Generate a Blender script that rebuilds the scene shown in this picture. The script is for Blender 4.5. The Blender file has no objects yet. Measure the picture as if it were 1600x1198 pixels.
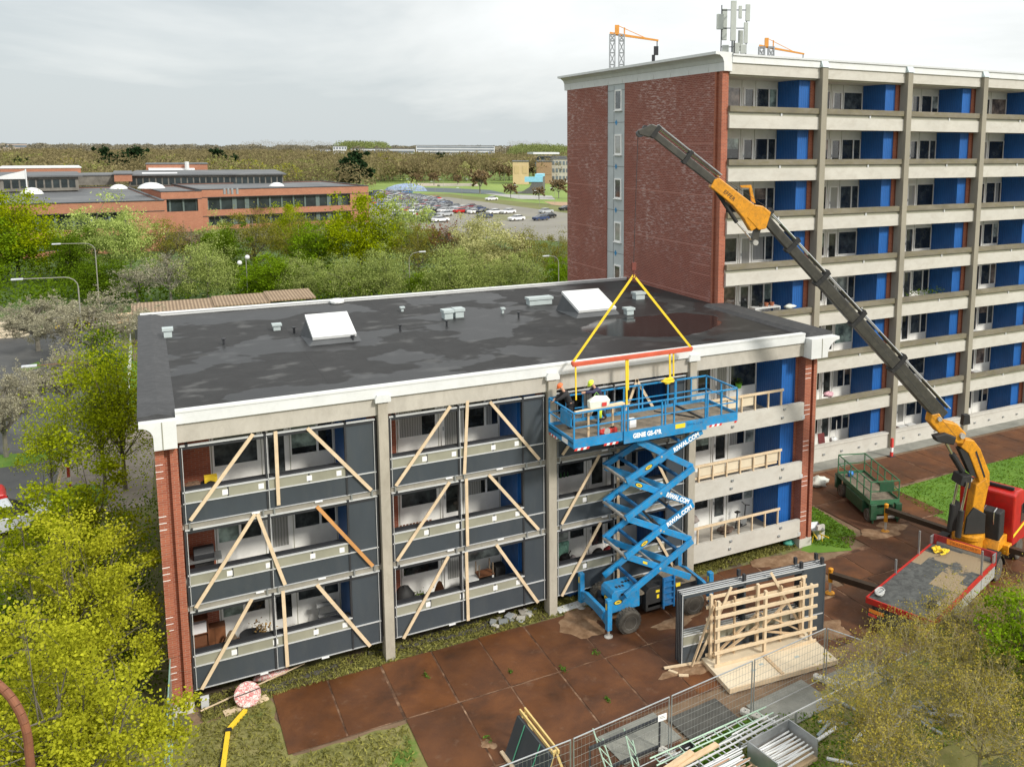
import bpy, math, random
import numpy as np
from mathutils import Vector, Matrix, Quaternion
R_=math.radians
sc=bpy.context.scene
COL=sc.collection
# ---------------------------------------------------------------- camera
FPX,PPX,PPY=1367.6,961.4,414.9
CYAW,CPIT,CROL=R_(28.357),R_(7.771),R_(0.288)
CC=np.array([-0.463,-30.031,18.512])
fw=np.array([math.sin(CYAW)*math.cos(CPIT),math.cos(CYAW)*math.cos(CPIT),-math.sin(CPIT)])
r0=np.array([math.cos(CYAW),-math.sin(CYAW),0.]); u0=np.cross(r0,fw)
CR=r0*math.cos(CROL)+u0*math.sin(CROL); CU=-r0*math.sin(CROL)+u0*math.cos(CROL)
cam=bpy.data.objects.new('camera',bpy.data.cameras.new('camera')); COL.objects.link(cam)
cam.matrix_world=Matrix(((CR[0],CU[0],-fw[0],CC[0]),(CR[1],CU[1],-fw[1],CC[1]),(CR[2],CU[2],-fw[2],CC[2]),(0,0,0,1)))
cam.data.sensor_width=36; cam.data.lens=FPX/1600*36
cam.data.shift_x=-(PPX-800)/1600; cam.data.shift_y=(PPY-599)/1600
cam.data.clip_start=.3; cam.data.clip_end=9000
sc.camera=cam
def gp(u,v,z=0.):
    """ground point (height z) seen at a pixel of the 1600 px wide photograph"""
    d=fw+CR*(u-PPX)/FPX-CU*(v-PPY)/FPX
    return CC+d*((z-CC[2])/d[2])
def vp(u,v,dist):
    d=fw+CR*(u-PPX)/FPX-CU*(v-PPY)/FPX
    return CC+d/np.linalg.norm(d[:2])*dist
# ---------------------------------------------------------------- world and sun
sc.view_settings.view_transform='Standard'; sc.view_settings.look='None'
sc.view_settings.exposure=0.45; sc.view_settings.gamma=1
SUN=Vector((0.38,-0.80,0.66)).normalized()
W=bpy.data.worlds.new('World'); sc.world=W; W.use_nodes=True
nt=W.node_tree; nt.nodes.clear()
def N(nt,t,**k):
    n=nt.nodes.new(t)
    for a,b in k.items():
        if a=='inp':
            for i,v in b.items(): n.inputs[i].default_value=v
        else: setattr(n,a,b)
    return n
L=lambda nt,a,b: nt.links.new(a,b)
out=N(nt,'ShaderNodeOutputWorld'); bg=N(nt,'ShaderNodeBackground',inp={'Strength':.1})
sky=N(nt,'ShaderNodeTexSky',sky_type='NISHITA'); sky.sun_disc=False
sky.sun_elevation=math.asin(SUN.z); sky.sun_rotation=math.atan2(SUN.x,SUN.y)
sky.air_density=1; sky.dust_density=2
tc=N(nt,'ShaderNodeTexCoord'); mp=N(nt,'ShaderNodeMapping'); mp.inputs['Scale'].default_value=(1.1,1.1,5.5)
L(nt,tc.outputs['Generated'],mp.inputs['Vector'])
nz=N(nt,'ShaderNodeTexNoise',inp={'Scale':1.5,'Detail':6,'Roughness':.55,'Distortion':.5}); L(nt,mp.outputs[0],nz.inputs['Vector'])
# broad bright side of the cloud cover (towards the right) and the grey bank on the left
sep=N(nt,'ShaderNodeSeparateXYZ'); L(nt,tc.outputs['Generated'],sep.inputs[0])
dt=N(nt,'ShaderNodeVectorMath',operation='DOT_PRODUCT'); dt.inputs[1].default_value=(math.cos(CYAW)*.55,-math.sin(CYAW)*.55,.95)
L(nt,tc.outputs['Generated'],dt.inputs[0])
ad=N(nt,'ShaderNodeMath',operation='MULTIPLY_ADD'); ad.inputs[1].default_value=1.05; ad.inputs[2].default_value=-.45; L(nt,nz.outputs['Fac'],ad.inputs[0])
ad2=N(nt,'ShaderNodeMath',operation='ADD'); L(nt,ad.outputs[0],ad2.inputs[0]); L(nt,dt.outputs['Value'],ad2.inputs[1])
cr=N(nt,'ShaderNodeValToRGB'); L(nt,ad2.outputs[0],cr.inputs[0])
e=cr.color_ramp.elements
e[0].position=0.0; e[0].color=(.44,.475,.485,1); e[1].position=.62; e[1].color=(.80,.805,.795,1)
for p_,c_ in ((.0001,(.44,.475,.485,1)),(.16,(.58,.60,.595,1)),(.34,(.69,.705,.70,1))):
    q=cr.color_ramp.elements.new(p_); q.color=c_
sc10=N(nt,'ShaderNodeVectorMath',operation='SCALE'); zb=N(nt,'ShaderNodeMapRange'); L(nt,sep.outputs[2],zb.inputs[0])
for i_,v_ in enumerate((.25,1.,11.2,14.5)): zb.inputs[i_+1].default_value=v_
L(nt,zb.outputs[0],sc10.inputs['Scale']); L(nt,cr.outputs['Color'],sc10.inputs[0])
mx=N(nt,'ShaderNodeMix',data_type='RGBA'); mx.inputs[0].default_value=.93
L(nt,sky.outputs[0],mx.inputs[6]); L(nt,sc10.outputs[0],mx.inputs[7])
L(nt,mx.outputs[2],bg.inputs['Color']); L(nt,bg.outputs[0],out.inputs[0])
sun=bpy.data.objects.new('sun',bpy.data.lights.new('sun','SUN')); COL.objects.link(sun)
sun.data.energy=2.4; sun.data.angle=R_(8); sun.data.color=(1,.95,.86)
sun.rotation_euler=SUN.to_track_quat('Z','Y').to_euler(); sun.location=(0,-40,60)
# ---------------------------------------------------------------- materials
MATS={}
def newmat(name):
    m=bpy.data.materials.new(name); m.use_nodes=True; nt=m.node_tree
    b=nt.nodes['Principled BSDF']; return m,nt,b
def ramp(nt,fac,stops):
    r=N(nt,'ShaderNodeValToRGB'); L(nt,fac,r.inputs[0]); el=r.color_ramp.elements
    while len(el)>len(stops): el.remove(el[-1])
    while len(el)<len(stops): el.new(.5)
    for i,(p,c) in enumerate(stops):
        el[i].position=p; el[i].color=(*c,1) if len(c)==3 else c
    return r.outputs['Color']
def noise(nt,vec,scale,detail=3,rough=.55,dist=0):
    n=N(nt,'ShaderNodeTexNoise',inp={'Scale':scale,'Detail':detail,'Roughness':rough,'Distortion':dist}); L(nt,vec,n.inputs['Vector']); return n.outputs['Fac']
def mixc(nt,fac,a,b,mode='MIX'):
    m=N(nt,'ShaderNodeMix',data_type='RGBA'); m.blend_type=mode
    for i,x in ((0,fac),(6,a),(7,b)):
        if isinstance(x,(int,float)): m.inputs[i].default_value=x
        elif isinstance(x,tuple): m.inputs[i].default_value=(*x,1) if len(x)==3 else x
        else: L(nt,x,m.inputs[i])
    return m.outputs[2]
def mapr(nt,x,a,b,c,d):
    m=N(nt,'ShaderNodeMapRange'); L(nt,x,m.inputs[0])
    for i,v in enumerate((a,b,c,d)): m.inputs[i+1].default_value=v
    return m.outputs[0]
def mathn(nt,op,a,b=None):
    m=N(nt,'ShaderNodeMath',operation=op)
    for i,x in enumerate((a,b)):
        if x is None: continue
        if isinstance(x,(int,float)): m.inputs[i].default_value=x
        else: L(nt,x,m.inputs[i])
    return m.outputs[0]
def coords(nt,obj=True,scale=None,loc=None):
    t=N(nt,'ShaderNodeTexCoord'); v=t.outputs['Object' if obj else 'Generated']
    if scale or loc:
        m=N(nt,'ShaderNodeMapping'); 
        if scale: m.inputs['Scale'].default_value=scale
        if loc: m.inputs['Location'].default_value=loc
        L(nt,v,m.inputs['Vector']); v=m.outputs[0]
    return v
def bumpn(nt,b,h,strength=.3,dist=.02):
    bp=N(nt,'ShaderNodeBump'); bp.inputs['Strength'].default_value=strength; bp.inputs['Distance'].default_value=dist
    L(nt,h,bp.inputs['Height']); L(nt,bp.outputs[0],b.inputs['Normal'])
def pm(name,col,rough=.7,var=.15,scale=2.,metal=0.,bump=0.,fine=0.,dirt=None,sv=(1,1,1),spec=.5):
    """general painted / raw material with soft variation, optional dirt colour in blotches"""
    if name in MATS: return MATS[name]
    m,nt,b=newmat(name); v=coords(nt,scale=sv)
    f=noise(nt,v,scale,5,.6)
    lo=tuple(c*(1-var) for c in col); hi=tuple(min(1,c*(1+var)) for c in col)
    c=ramp(nt,f,[(.3,lo),(.7,hi)])
    if dirt:
        dcol,amt=dirt; f2=noise(nt,v,scale*3.1,6,.7,.5)
        c=mixc(nt,mapr(nt,f2,.45,.75,0,amt),c,dcol)
    if fine:
        f3=noise(nt,v,90,2,.6); c=mixc(nt,mapr(nt,f3,.3,.7,0,fine),c,tuple(x*.6 for x in col))
    L(nt,c,b.inputs['Base Color'])
    b.inputs['Roughness'].default_value=rough; b.inputs['Metallic'].default_value=metal
    b.inputs['Specular IOR Level'].default_value=spec
    if bump: bumpn(nt,b,noise(nt,v,scale*8,4,.6),bump,.02)
    MATS[name]=m; return m
def brick(name,c1,c2,mortar,bw=.24,bh=.075,eff=0.,lines=False,ms=.008):
    m,nt,b=newmat(name); t=N(nt,'ShaderNodeTexCoord'); s=N(nt,'ShaderNodeSeparateXYZ'); L(nt,t.outputs['Object'],s.inputs[0])
    a=mathn(nt,'ADD',s.outputs[0],s.outputs[1]); cb=N(nt,'ShaderNodeCombineXYZ'); L(nt,a,cb.inputs[0]); L(nt,s.outputs[2],cb.inputs[1])
    bt=N(nt,'ShaderNodeTexBrick',inp={'Scale':1.,'Mortar Size':ms,'Brick Width':bw,'Row Height':bh,'Color1':(*c1,1),'Color2':(*c2,1),'Mortar':(*mortar,1),'Bias':0.}); L(nt,cb.outputs[0],bt.inputs['Vector'])
    f=noise(nt,t.outputs['Object'],.7,5,.65); c=mixc(nt,mapr(nt,f,.3,.7,0,.35),bt.outputs['Color'],tuple(x*.55 for x in c1))
    if eff:  # lime bloom standing on the courses, blotchy
        v2=N(nt,'ShaderNodeMapping'); v2.inputs['Scale'].default_value=(1.8,1.8,11.); L(nt,t.outputs['Object'],v2.inputs['Vector'])
        st=noise(nt,v2.outputs[0],1.,4,.7); bl=noise(nt,t.outputs['Object'],.22,5,.6,.4)
        gr=mapr(nt,s.outputs[2],8,23,.0,.12)
        bl2=mathn(nt,'ADD',bl,gr)
        msk=mathn(nt,'MULTIPLY',mapr(nt,st,.5,.62,0,1),mapr(nt,bl2,.47,.68,0,1))
        c=mixc(nt,mathn(nt,'MULTIPLY',msk,eff),c,(.62,.5,.47))
    L(nt,c,b.inputs['Base Color']); b.inputs['Roughness'].default_value=.85
    bumpn(nt,b,bt.outputs['Fac'],-.3,.01)
    MATS[name]=m; return m
def glassm(name,base,rough=.08,curtain=None):
    m,nt,b=newmat(name); v=coords(nt)
    if curtain:
        w=N(nt,'ShaderNodeTexWave',inp={'Scale':3.2,'Distortion':1.2,'Detail':1.}); L(nt,v,w.inputs['Vector'])
        c=ramp(nt,w.outputs['Fac'],[(0,tuple(x*.6 for x in curtain)),(1,curtain)])
        L(nt,c,b.inputs['Base Color'])
    else:
        c=ramp(nt,noise(nt,v,1.7,3,.6),[(.35,tuple(x*.4 for x in base)),(.5,base),(.68,tuple(x*2.2 for x in base))]); L(nt,c,b.inputs['Base Color'])
    b.inputs['Roughness'].default_value=rough; b.inputs['Specular IOR Level'].default_value=.6
    b.inputs['Coat Weight'].default_value=.8; b.inputs['Coat Roughness'].default_value=.05
    MATS[name]=m; return m
def leafm(name,col,var=.35,trans=.35,hue=None,ns=.9,nd=.5):
    col=tuple(min(.8,x*1.05) for x in col)
    m=bpy.data.materials.new(name); m.use_nodes=True; nt=m.node_tree; nt.nodes.clear()
    o=N(nt,'ShaderNodeOutputMaterial'); g=N(nt,'ShaderNodeNewGeometry'); v=coords(nt)
    c2=hue or tuple(x*(1-var)*.7 for x in col); hi=tuple(min(1,x*(1+var)) for x in col)
    c=ramp(nt,g.outputs['Random Per Island'],[(0,c2),(.45,col),(1,hi)])
    f=noise(nt,v,ns,3,.6); c=mixc(nt,mapr(nt,f,.35,.65,0,nd),c,tuple(x*.55 for x in col))
    d=N(nt,'ShaderNodeBsdfDiffuse'); tr=N(nt,'ShaderNodeBsdfTranslucent'); ms=N(nt,'ShaderNodeMixShader'); ms.inputs[0].default_value=trans
    L(nt,c,d.inputs[0]); L(nt,c,tr.inputs[0]); L(nt,d.outputs[0],ms.inputs[1]); L(nt,tr.outputs[0],ms.inputs[2]); L(nt,ms.outputs[0],o.inputs[0])
    MATS[name]=m; return m
# ---------------------------------------------------------------- mesh helpers
OFF={}
class MB:
    def __init__(s): s.v=[]; s.f=[]; s.m=[]; s.mi=0
    def add(s,vs,fs):
        n=len(s.v); s.v.extend([tuple(map(float,x)) for x in vs])
        for f in fs: s.f.append(tuple(i+n for i in f)); s.m.append(s.mi)
        return s
    def box(s,x0,y0,z0,x1,y1,z1):
        x0,x1=min(x0,x1),max(x0,x1); y0,y1=min(y0,y1),max(y0,y1); z0,z1=min(z0,z1),max(z0,z1)
        return s.add([(x0,y0,z0),(x1,y0,z0),(x1,y1,z0),(x0,y1,z0),(x0,y0,z1),(x1,y0,z1),(x1,y1,z1),(x0,y1,z1)],
            [(0,3,2,1),(4,5,6,7),(0,1,5,4),(1,2,6,5),(2,3,7,6),(3,0,4,7)])
    def obox(s,c,ax,ay,az):
        c,ax,ay,az=[np.array(k,float) for k in (c,ax,ay,az)]
        vs=[c+ax*i+ay*j+az*k for k in (-1,1) for i,j in ((-1,-1),(1,-1),(1,1),(-1,1))]
        return s.add(vs,[(0,3,2,1),(4,5,6,7),(0,1,5,4),(1,2,6,5),(2,3,7,6),(3,0,4,7)])
    def bar(s,p,q,w,h=None,up=(0,0,1),w2=None,h2=None):
        h=h or w; w2=w2 or w; h2=h2 or h
        p,q=Vector(p),Vector(q); d=(q-p).normalized(); u=Vector(up)
        if abs(d.dot(u))>.99: u=Vector((0,1,0))
        a=d.cross(u).normalized(); b=a.cross(d)
        vs=[]
        for o,ww,hh in ((p,w,h),(q,w2,h2)):
            for i,j in ((-1,-1),(1,-1),(1,1),(-1,1)): vs.append(o+a*(i*ww/2)+b*(j*hh/2))
        return s.add(vs,[(3,2,1,0),(4,5,6,7),(0,1,5,4),(1,2,6,5),(2,3,7,6),(3,0,4,7)])
    def tube(s,p,q,r,n=8,r2=None,cap=True):
        r2=r if r2 is None else r2; p,q=Vector(p),Vector(q); d=(q-p).normalized(); u=Vector((0,0,1)) if abs(d.z)<.95 else Vector((1,0,0))
        a=d.cross(u).normalized(); b=a.cross(d)
        vs=[o+(a*math.cos(2*math.pi*i/n)+b*math.sin(2*math.pi*i/n))*rr for o,rr in ((p,r),(q,r2)) for i in range(n)]
        fs=[(i,(i+1)%n,n+(i+1)%n,n+i) for i in range(n)]
        if cap: fs+= [tuple(range(n))[::-1],tuple(range(n,2*n))]
        return s.add(vs,fs)
    def path(s,pts,r,n=6):
        for a,b in zip(pts[:-1],pts[1:]): s.tube(a,b,r,n)
        return s
    def prism(s,poly,ax,a,b):
        """2-D polygon extruded along ax ('x': poly is (y,z); 'y': (x,z); 'z': (x,y))"""
        n=len(poly); mk={'x':lambda p,t:(t,p[0],p[1]),'y':lambda p,t:(p[0],t,p[1]),'z':lambda p,t:(p[0],p[1],t)}[ax]
        return s.add([mk(p,a) for p in poly]+[mk(p,b) for p in poly],[tuple(range(n))[::-1],tuple(range(n,2*n))]+[(i,(i+1)%n,n+(i+1)%n,n+i) for i in range(n)])
    def lathe(s,c,prof,n=12,ax='z'):
        vs=[];k=len(prof)
        for r,z in prof:
            for i in range(n):
                a=2*math.pi*i/n; x,y=r*math.cos(a),r*math.sin(a)
                vs.append((c[0]+x,c[1]+y,c[2]+z) if ax=='z' else (c[0]+x,c[1]+z,c[2]+y) if ax=='y' else (c[0]+z,c[1]+x,c[2]+y))
        fs=[(j*n+i,j*n+(i+1)%n,(j+1)*n+(i+1)%n,(j+1)*n+i) for j in range(k-1) for i in range(n)]
        fs+=[tuple(range(n))[::-1],tuple(range((k-1)*n,k*n))]
        return s.add(vs,fs)
    def blob(s,c,r,n=10,m=6,rng=None,j=.15):
        vs=[];
        for a in range(m+1):
            t=math.pi*a/m
            for b in range(n):
                p=2*math.pi*b/n; k=1+(rng.uniform(-j,j) if rng else 0)
                vs.append((c[0]+r[0]*k*math.sin(t)*math.cos(p),c[1]+r[1]*k*math.sin(t)*math.sin(p),c[2]+r[2]*k*math.cos(t)))
        return s.add(vs,[(a*n+b,a*n+(b+1)%n,(a+1)*n+(b+1)%n,(a+1)*n+b) for a in range(m) for b in range(n)])
    def build(s,name,mats,parent=None,smooth=False,bevel=0,label=None):
        mats=mats if isinstance(mats,(list,tuple)) else [mats]
        off=Vector((0,0,0))
        V=np.array(s.v)
        loc=None
        if parent is not None: off=OFF.get(parent.name,Vector((0,0,0)))
        else:
            loc=Vector((V[:,0].mean(),V[:,1].mean(),V[:,2].min())); off=loc
        V=V-np.array(off)
        me=bpy.data.meshes.new(name); me.from_pydata(V.tolist(),[],s.f); 
        for m in mats: me.materials.append(m)
        me.polygons.foreach_set('material_index',s.m)
        if smooth: me.polygons.foreach_set('use_smooth',[True]*len(s.f))
        me.update(); me.validate()
        o=bpy.data.objects.new(name,me); COL.objects.link(o)
        if parent is not None: o.parent=parent; OFF[o.name]=off
        else: o.location=loc; OFF[o.name]=off
        if bevel:
            b=o.modifiers.new('b','BEVEL'); b.width=bevel; b.segments=2; b.limit_method='ANGLE'
        if label: o['label']=label
        return o
def tag(o,label=None,cat=None,group=None,kind=None):
    if label: o['label']=label
    if cat: o['category']=cat
    if group: o['group']=group
    if kind: o['kind']=kind
    return o
def thing(name,label,cat,loc=(0,0,0),rz=0,group=None,world=False):
    o=bpy.data.objects.new(name,None); COL.objects.link(o); o.location=loc; o.rotation_euler=(0,0,rz); o.empty_display_size=.3
    OFF[o.name]=Vector(loc) if world else Vector((0,0,0))
    return tag(o,label,cat,group)
def copy_tree(o,parent=None):
    c=o.copy(); COL.objects.link(c)
    if parent is not None: c.parent=parent
    for ch in list(o.children): copy_tree(ch,c)
    return c
def dup(o,loc,rz=0,label=None,scale=None):
    c=copy_tree(o); c.location=loc; c.rotation_euler=(0,0,rz)
    if label: c['label']=label
    if scale: c.scale=(scale,)*3 if isinstance(scale,(int,float)) else scale
    return c
def lettering(txt,size,org,xd,yd,parent,mat,name='lettering',depth=.004,bold=0.0,w=None):
    cu=bpy.data.curves.new('t','FONT'); cu.body=txt; cu.size=size; cu.extrude=depth; cu.offset=bold; cu.align_x='CENTER'; cu.align_y='CENTER'
    to=bpy.data.objects.new('t',cu); COL.objects.link(to)
    dg=bpy.context.evaluated_depsgraph_get(); me=bpy.data.meshes.new_from_object(to.evaluated_get(dg)); bpy.data.objects.remove(to)
    X=Vector(xd).normalized(); Y=Vector(yd).normalized(); Z=X.cross(Y); off=OFF.get(parent.name,Vector((0,0,0)))
    k=1.
    if w:
        xs=[v.co.x for v in me.vertices]; k=w/(max(xs)-min(xs))
    for v in me.vertices: v.co=Vector(org)-off+X*v.co.x*k+Y*v.co.y+Z*v.co.z
    me.name=name; me.materials.clear(); me.materials.append(mat)
    o=bpy.data.objects.new(name,me); COL.objects.link(o); o.parent=parent; OFF[o.name]=off; return o
def quads(name,C_,S_,rng,mat,parent,up=.4,aspect=.75,fold=False):
    """many small leaf quads as one mesh"""
    n=len(C_); nm=rng.normal(size=(n,3)); nm[:,2]+=up*2; nm/=np.linalg.norm(nm,axis=1)[:,None]
    t=rng.normal(size=(n,3)); t-=nm*(t*nm).sum(1)[:,None]; t/=np.linalg.norm(t,axis=1)[:,None]; b=np.cross(nm,t)
    a=t*S_[:,None]*.5; b=b*S_[:,None]*.5*aspect
    V=np.stack([C_-a,C_-b*1.0+a*.1,C_+a,C_+b+a*.1],1).reshape(-1,3)
    me=bpy.data.meshes.new(name); me.vertices.add(4*n); me.vertices.foreach_set('co',V.astype(np.float32).ravel())
    me.loops.add(4*n); me.loops.foreach_set('vertex_index',np.arange(4*n,dtype=np.int32))
    me.polygons.add(n); me.polygons.foreach_set('loop_start',np.arange(0,4*n,4,dtype=np.int32))
    me.materials.append(mat); me.update(calc_edges=True)
    o=bpy.data.objects.new(name,me); COL.objects.link(o); 
    if parent is not None: o.parent=parent
    return o
# shared palette
M=dict(
 white=pm('white_metal',(.68,.695,.69),.45,.05,1.5,dirt=((.5,.5,.48),.25)),
 wall=pm('painted_wall',(.84,.84,.81),.8,.05,1.,dirt=((.4,.39,.36),.2)),
 frame=pm('window_frame_white',(.84,.84,.82),.5,.04),
 conc=pm('concrete',(.40,.375,.33),.9,.14,1.1,bump=.25,fine=.35,dirt=((.30,.27,.22),.45),sv=(1,1,.5)),
 concd=pm('weathered_concrete',(.22,.195,.155),.9,.2,1.4,bump=.3,fine=.4,dirt=((.12,.105,.08),.7),sv=(1,1,.4)),
 concl=pm('pale_concrete',(.56,.54,.485),.9,.08,.8,bump=.15,fine=.3,dirt=((.36,.32,.26),.45),sv=(.6,.6,1.)),
 ledge=pm('weathered_ledge',(.185,.165,.125),.9,.25,2.,dirt=((.16,.14,.05),.7),sv=(.4,1,1)),
 panel=pm('anthracite_panel',(.048,.060,.072),.5,.14,.6,fine=.25,dirt=((.10,.105,.10),.3),sv=(1,1,.35)),
 dark=pm('dark_metal',(.03,.032,.036),.5,.2,2.),
 rail=pm('aluminium_rail',(.60,.615,.62),.4,.05,2.,metal=.2),
 strip=pm('frosted_strip',(.29,.285,.22),.35,.15,.9),
 sticker=pm('white_sticker',(.8,.8,.8),.6,.02),
 timber=pm('raw_timber',(.58,.43,.27),.8,.18,2.5,sv=(.6,3,.6),dirt=((.40,.26,.13),.5)),
 timberl=pm('pale_timber',(.66,.52,.35),.8,.12,2.5,dirt=((.48,.34,.19),.4)),
 timbero=pm('orange_timber',(.55,.27,.09),.8,.15,2.5),
 ply=pm('plywood',(.66,.57,.42),.8,.08,1.5,dirt=((.5,.42,.3),.3)),
 blue=pm('lift_blue',(.012,.235,.52),.42,.18,1.8,dirt=((.15,.20,.24),.7)),
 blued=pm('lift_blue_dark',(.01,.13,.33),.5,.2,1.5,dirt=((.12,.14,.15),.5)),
 black=pm('black_rubber',(.018,.018,.018),.7,.2,3.),
 tyre=pm('dusty_tyre',(.09,.08,.065),.9,.3,4.,bump=.4),
 rim=pm('grey_rim',(.42,.41,.38),.6,.15,3.,dirt=((.2,.17,.13),.6)),
 steel=pm('galvanised_steel',(.42,.44,.45),.4,.12,3.,metal=.7),
 chrome=pm('chrome_rod',(.7,.7,.7),.15,.03,metal=1.),
 yellow=pm('crane_yellow',(.66,.28,.012),.42,.15,2.5,dirt=((.12,.07,.03),.6)),
 sling=pm('yellow_sling',(.80,.56,.03),.8,.1,3.),
 cranegrey=pm('crane_grey',(.045,.043,.036),.45,.25,1.2,dirt=((.11,.10,.08),.5)),
 red=pm('truck_red',(.45,.016,.012),.32,.15,1.5,dirt=((.16,.03,.02),.5)),
 redbeam=pm('red_beam',(.55,.10,.05),.5,.15,2.),
 orange=pm('orange_sign',(.85,.25,.03),.5,.05),
 green=pm('lift_green',(.02,.085,.04),.5,.2,1.5,dirt=((.12,.12,.09),.4)),
 greenr=pm('rail_green',(.05,.16,.08),.5,.2,1.5),
 deck=pm('dirty_deck',(.20,.165,.12),.9,.3,1.8,dirt=((.08,.065,.05),.6)),
 skin=pm('skin',(.52,.30,.20),.6,.05),
)
# ================================================================ buildings
BW=6.456
brick_low=brick('red_brick_low',(.40,.115,.058),(.29,.075,.04),(.36,.22,.16))
brick_tall=brick('red_brick_tall',(.27,.076,.050),(.21,.058,.040),(.36,.20,.16),bw=.30,bh=.1,eff=.62,ms=.012)
brick_orange=brick('orange_brick',(.42,.18,.105),(.36,.145,.085),(.42,.28,.2),bw=.5,bh=.15)
# blue corrugated cladding
def ribbed(name,col,sc_=7.,rough=.5):
    m,nt,b=newmat(name); t=N(nt,'ShaderNodeTexCoord'); s=N(nt,'ShaderNodeSeparateXYZ'); L(nt,t.outputs['Object'],s.inputs[0])
    a=mathn(nt,'ADD',s.outputs[0],s.outputs[1]); w=mathn(nt,'SINE',mathn(nt,'MULTIPLY',a,2*math.pi*sc_))
    f=noise(nt,t.outputs['Object'],.8,4); c=ramp(nt,f,[(.3,tuple(x*.85 for x in col)),(.7,tuple(x*1.15 for x in col))])
    c=mixc(nt,mapr(nt,w,.75,.95,0,.45),c,tuple(x*.45 for x in col))
    L(nt,c,b.inputs['Base Color']); b.inputs['Roughness'].default_value=rough; bumpn(nt,b,w,.4,.02); return m
M['bluec']=ribbed('blue_cladding',(.012,.11,.38))
G=[glassm('glass_dark',(.022,.026,.028)),glassm('glass_grey',(.05,.058,.06)),glassm('glass_curtain',(.1,.1,.1),curtain=(.42,.42,.40)),glassm('glass_blind',(.30,.33,.31)),glassm('glass_brown_blind',(.19,.15,.12)),glassm('glass_dim',(.035,.04,.038)),glassm('glass_green_blind',(.22,.28,.25))]
rngb=random.Random(4)
def window(parent,x0,x1,z0,z1,y,mull=(),g=0,name='window',sub=None,t=.05,face=-1):
    """window set in a wall facing -y: frame ring with mullions, pane(s) as sub-part"""
    f=MB(); yo=y-.05
    f.box(x0,yo,z0,x0+t,y+.03,z1).box(x1-t,yo,z0,x1,y+.03,z1).box(x0+t,yo,z0,x1-t,y+.03,z0+t).box(x0+t,yo,z1-t,x1-t,y+.03,z1)
    for m in mull: f.box(m-.04,yo+.004,z0+t,m+.04,y+.03,z1-t)
    fo=f.build(name,M['frame'],parent)
    xs=[x0+t]+[q for m in mull for q in (m-.04,m+.04)]+[x1-t]
    gs=g if isinstance(g,(list,tuple)) else [g]*(len(xs)//2)
    p=MB(); mats=[]
    for i in range(0,len(xs),2):
        gm=G[gs[i//2]]
        if gm not in mats: mats.append(gm)
        p.mi=mats.index(gm)
        if gs[i//2]==2: # curtain covers part of the pane
            if G[0] not in mats: mats.append(G[0])
            xm=xs[i]+(xs[i+1]-xs[i])*rngb.uniform(.45,.9)
            p.box(xs[i],y-.012,z0+t,xm,y+.005,z1-t); p.mi=mats.index(G[0]); p.box(xm,y-.012,z0+t,xs[i+1],y+.005,z1-t)
        elif gs[i//2] in (3,4,6) and rngb.random()<.6: # blind half way down
            if G[0] not in mats: mats.append(G[0])
            zm=z0+(z1-z0)*rngb.uniform(.2,.6)
            p.box(xs[i],y-.012,zm,xs[i+1],y+.005,z1-t); p.mi=mats.index(G[0]); p.box(xs[i],y-.012,z0+t,xs[i+1],y+.005,zm)
        else: p.box(xs[i],y-.012,z0+t,xs[i+1],y+.005,z1-t)
    p.build('pane',mats,fo)
    return fo
def balcony_back(parent,x,fl,yb,ceil,rng,brickm,style='low'):
    """rear wall of one balcony: wall part, brick strip, window, door, window and blue store room"""
    h=ceil-fl; t2=fl+2.14
    b1=1.05 if style=='low' else .5
    w=MB(); w.box(x+b1,yb,fl,x+6.3,yb+.15,ceil).build('rear_wall',M['wall'],parent)
    MB().box(x-.1,yb-.004,fl,x+b1,yb+.15,ceil).build('brick_pier_wall',brickm,parent)
    g=lambda:rng.choice([0,0,5,1,2,2,3,5,1,0,6,4,2,6])
    a,b=b1+.08,2.62
    zs_=fl+(.93 if style=='low' else .70)
    one=rng.random()<.6; window(parent,x+a,x+b,zs_,t2,yb,mull=[] if one else [x+a+(b-a)*.5],g=[g()] if one else [g(),g()])
    # glazed door with lower rail and handle
    d=MB(); d.box(x+2.82,yb-.06,fl+.12,x+2.94,yb+.02,t2).box(x+3.48,yb-.06,fl+.12,x+3.6,yb+.02,t2).box(x+2.94,yb-.056,fl+.12,x+3.48,yb+.02,fl+.42).box(x+2.94,yb-.056,t2-.1,x+3.48,yb+.02,t2)
    do=d.build('balcony_door',M['frame'],parent)
    MB().box(x+2.94,yb-.02,fl+.42,x+3.48,yb,t2-.1).build('pane',[G[rng.choice([0,5,0,1,2])]],do)
    MB().box(x+2.86,yb-.11,fl+1.05,x+2.9,yb-.06,fl+1.2).build('handle',M['steel'],do)
    window(parent,x+3.68,x+5.20,zs_,t2,yb,mull=[x+4.62] if rng.random()<.7 else [],g=[g(),g()])
    # thin vertical joints of the wall panel
    j=MB()
    for xx in (1.05+.04,2.7,3.66,5.2): j.box(x+xx,yb-.012,fl,x+xx+.02,yb-.002,ceil)
    j.build('wall_joint',M['strip'],parent)
    MB().box(x+5.25,yb-1.85,fl,x+6.02,yb-.004,ceil).build('blue_store',M['bluec'],parent)
    MB().box(x+6.024,yb-1.9,fl,x+6.30,yb-.004,ceil).build('brick_wing_wall',brick_low,parent)

# ---------------- low block
lowb=thing('low_apartment_building','three storey block with flat black roof, new anthracite balcony fronts and timber battens','building',(0,0,0))
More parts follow.
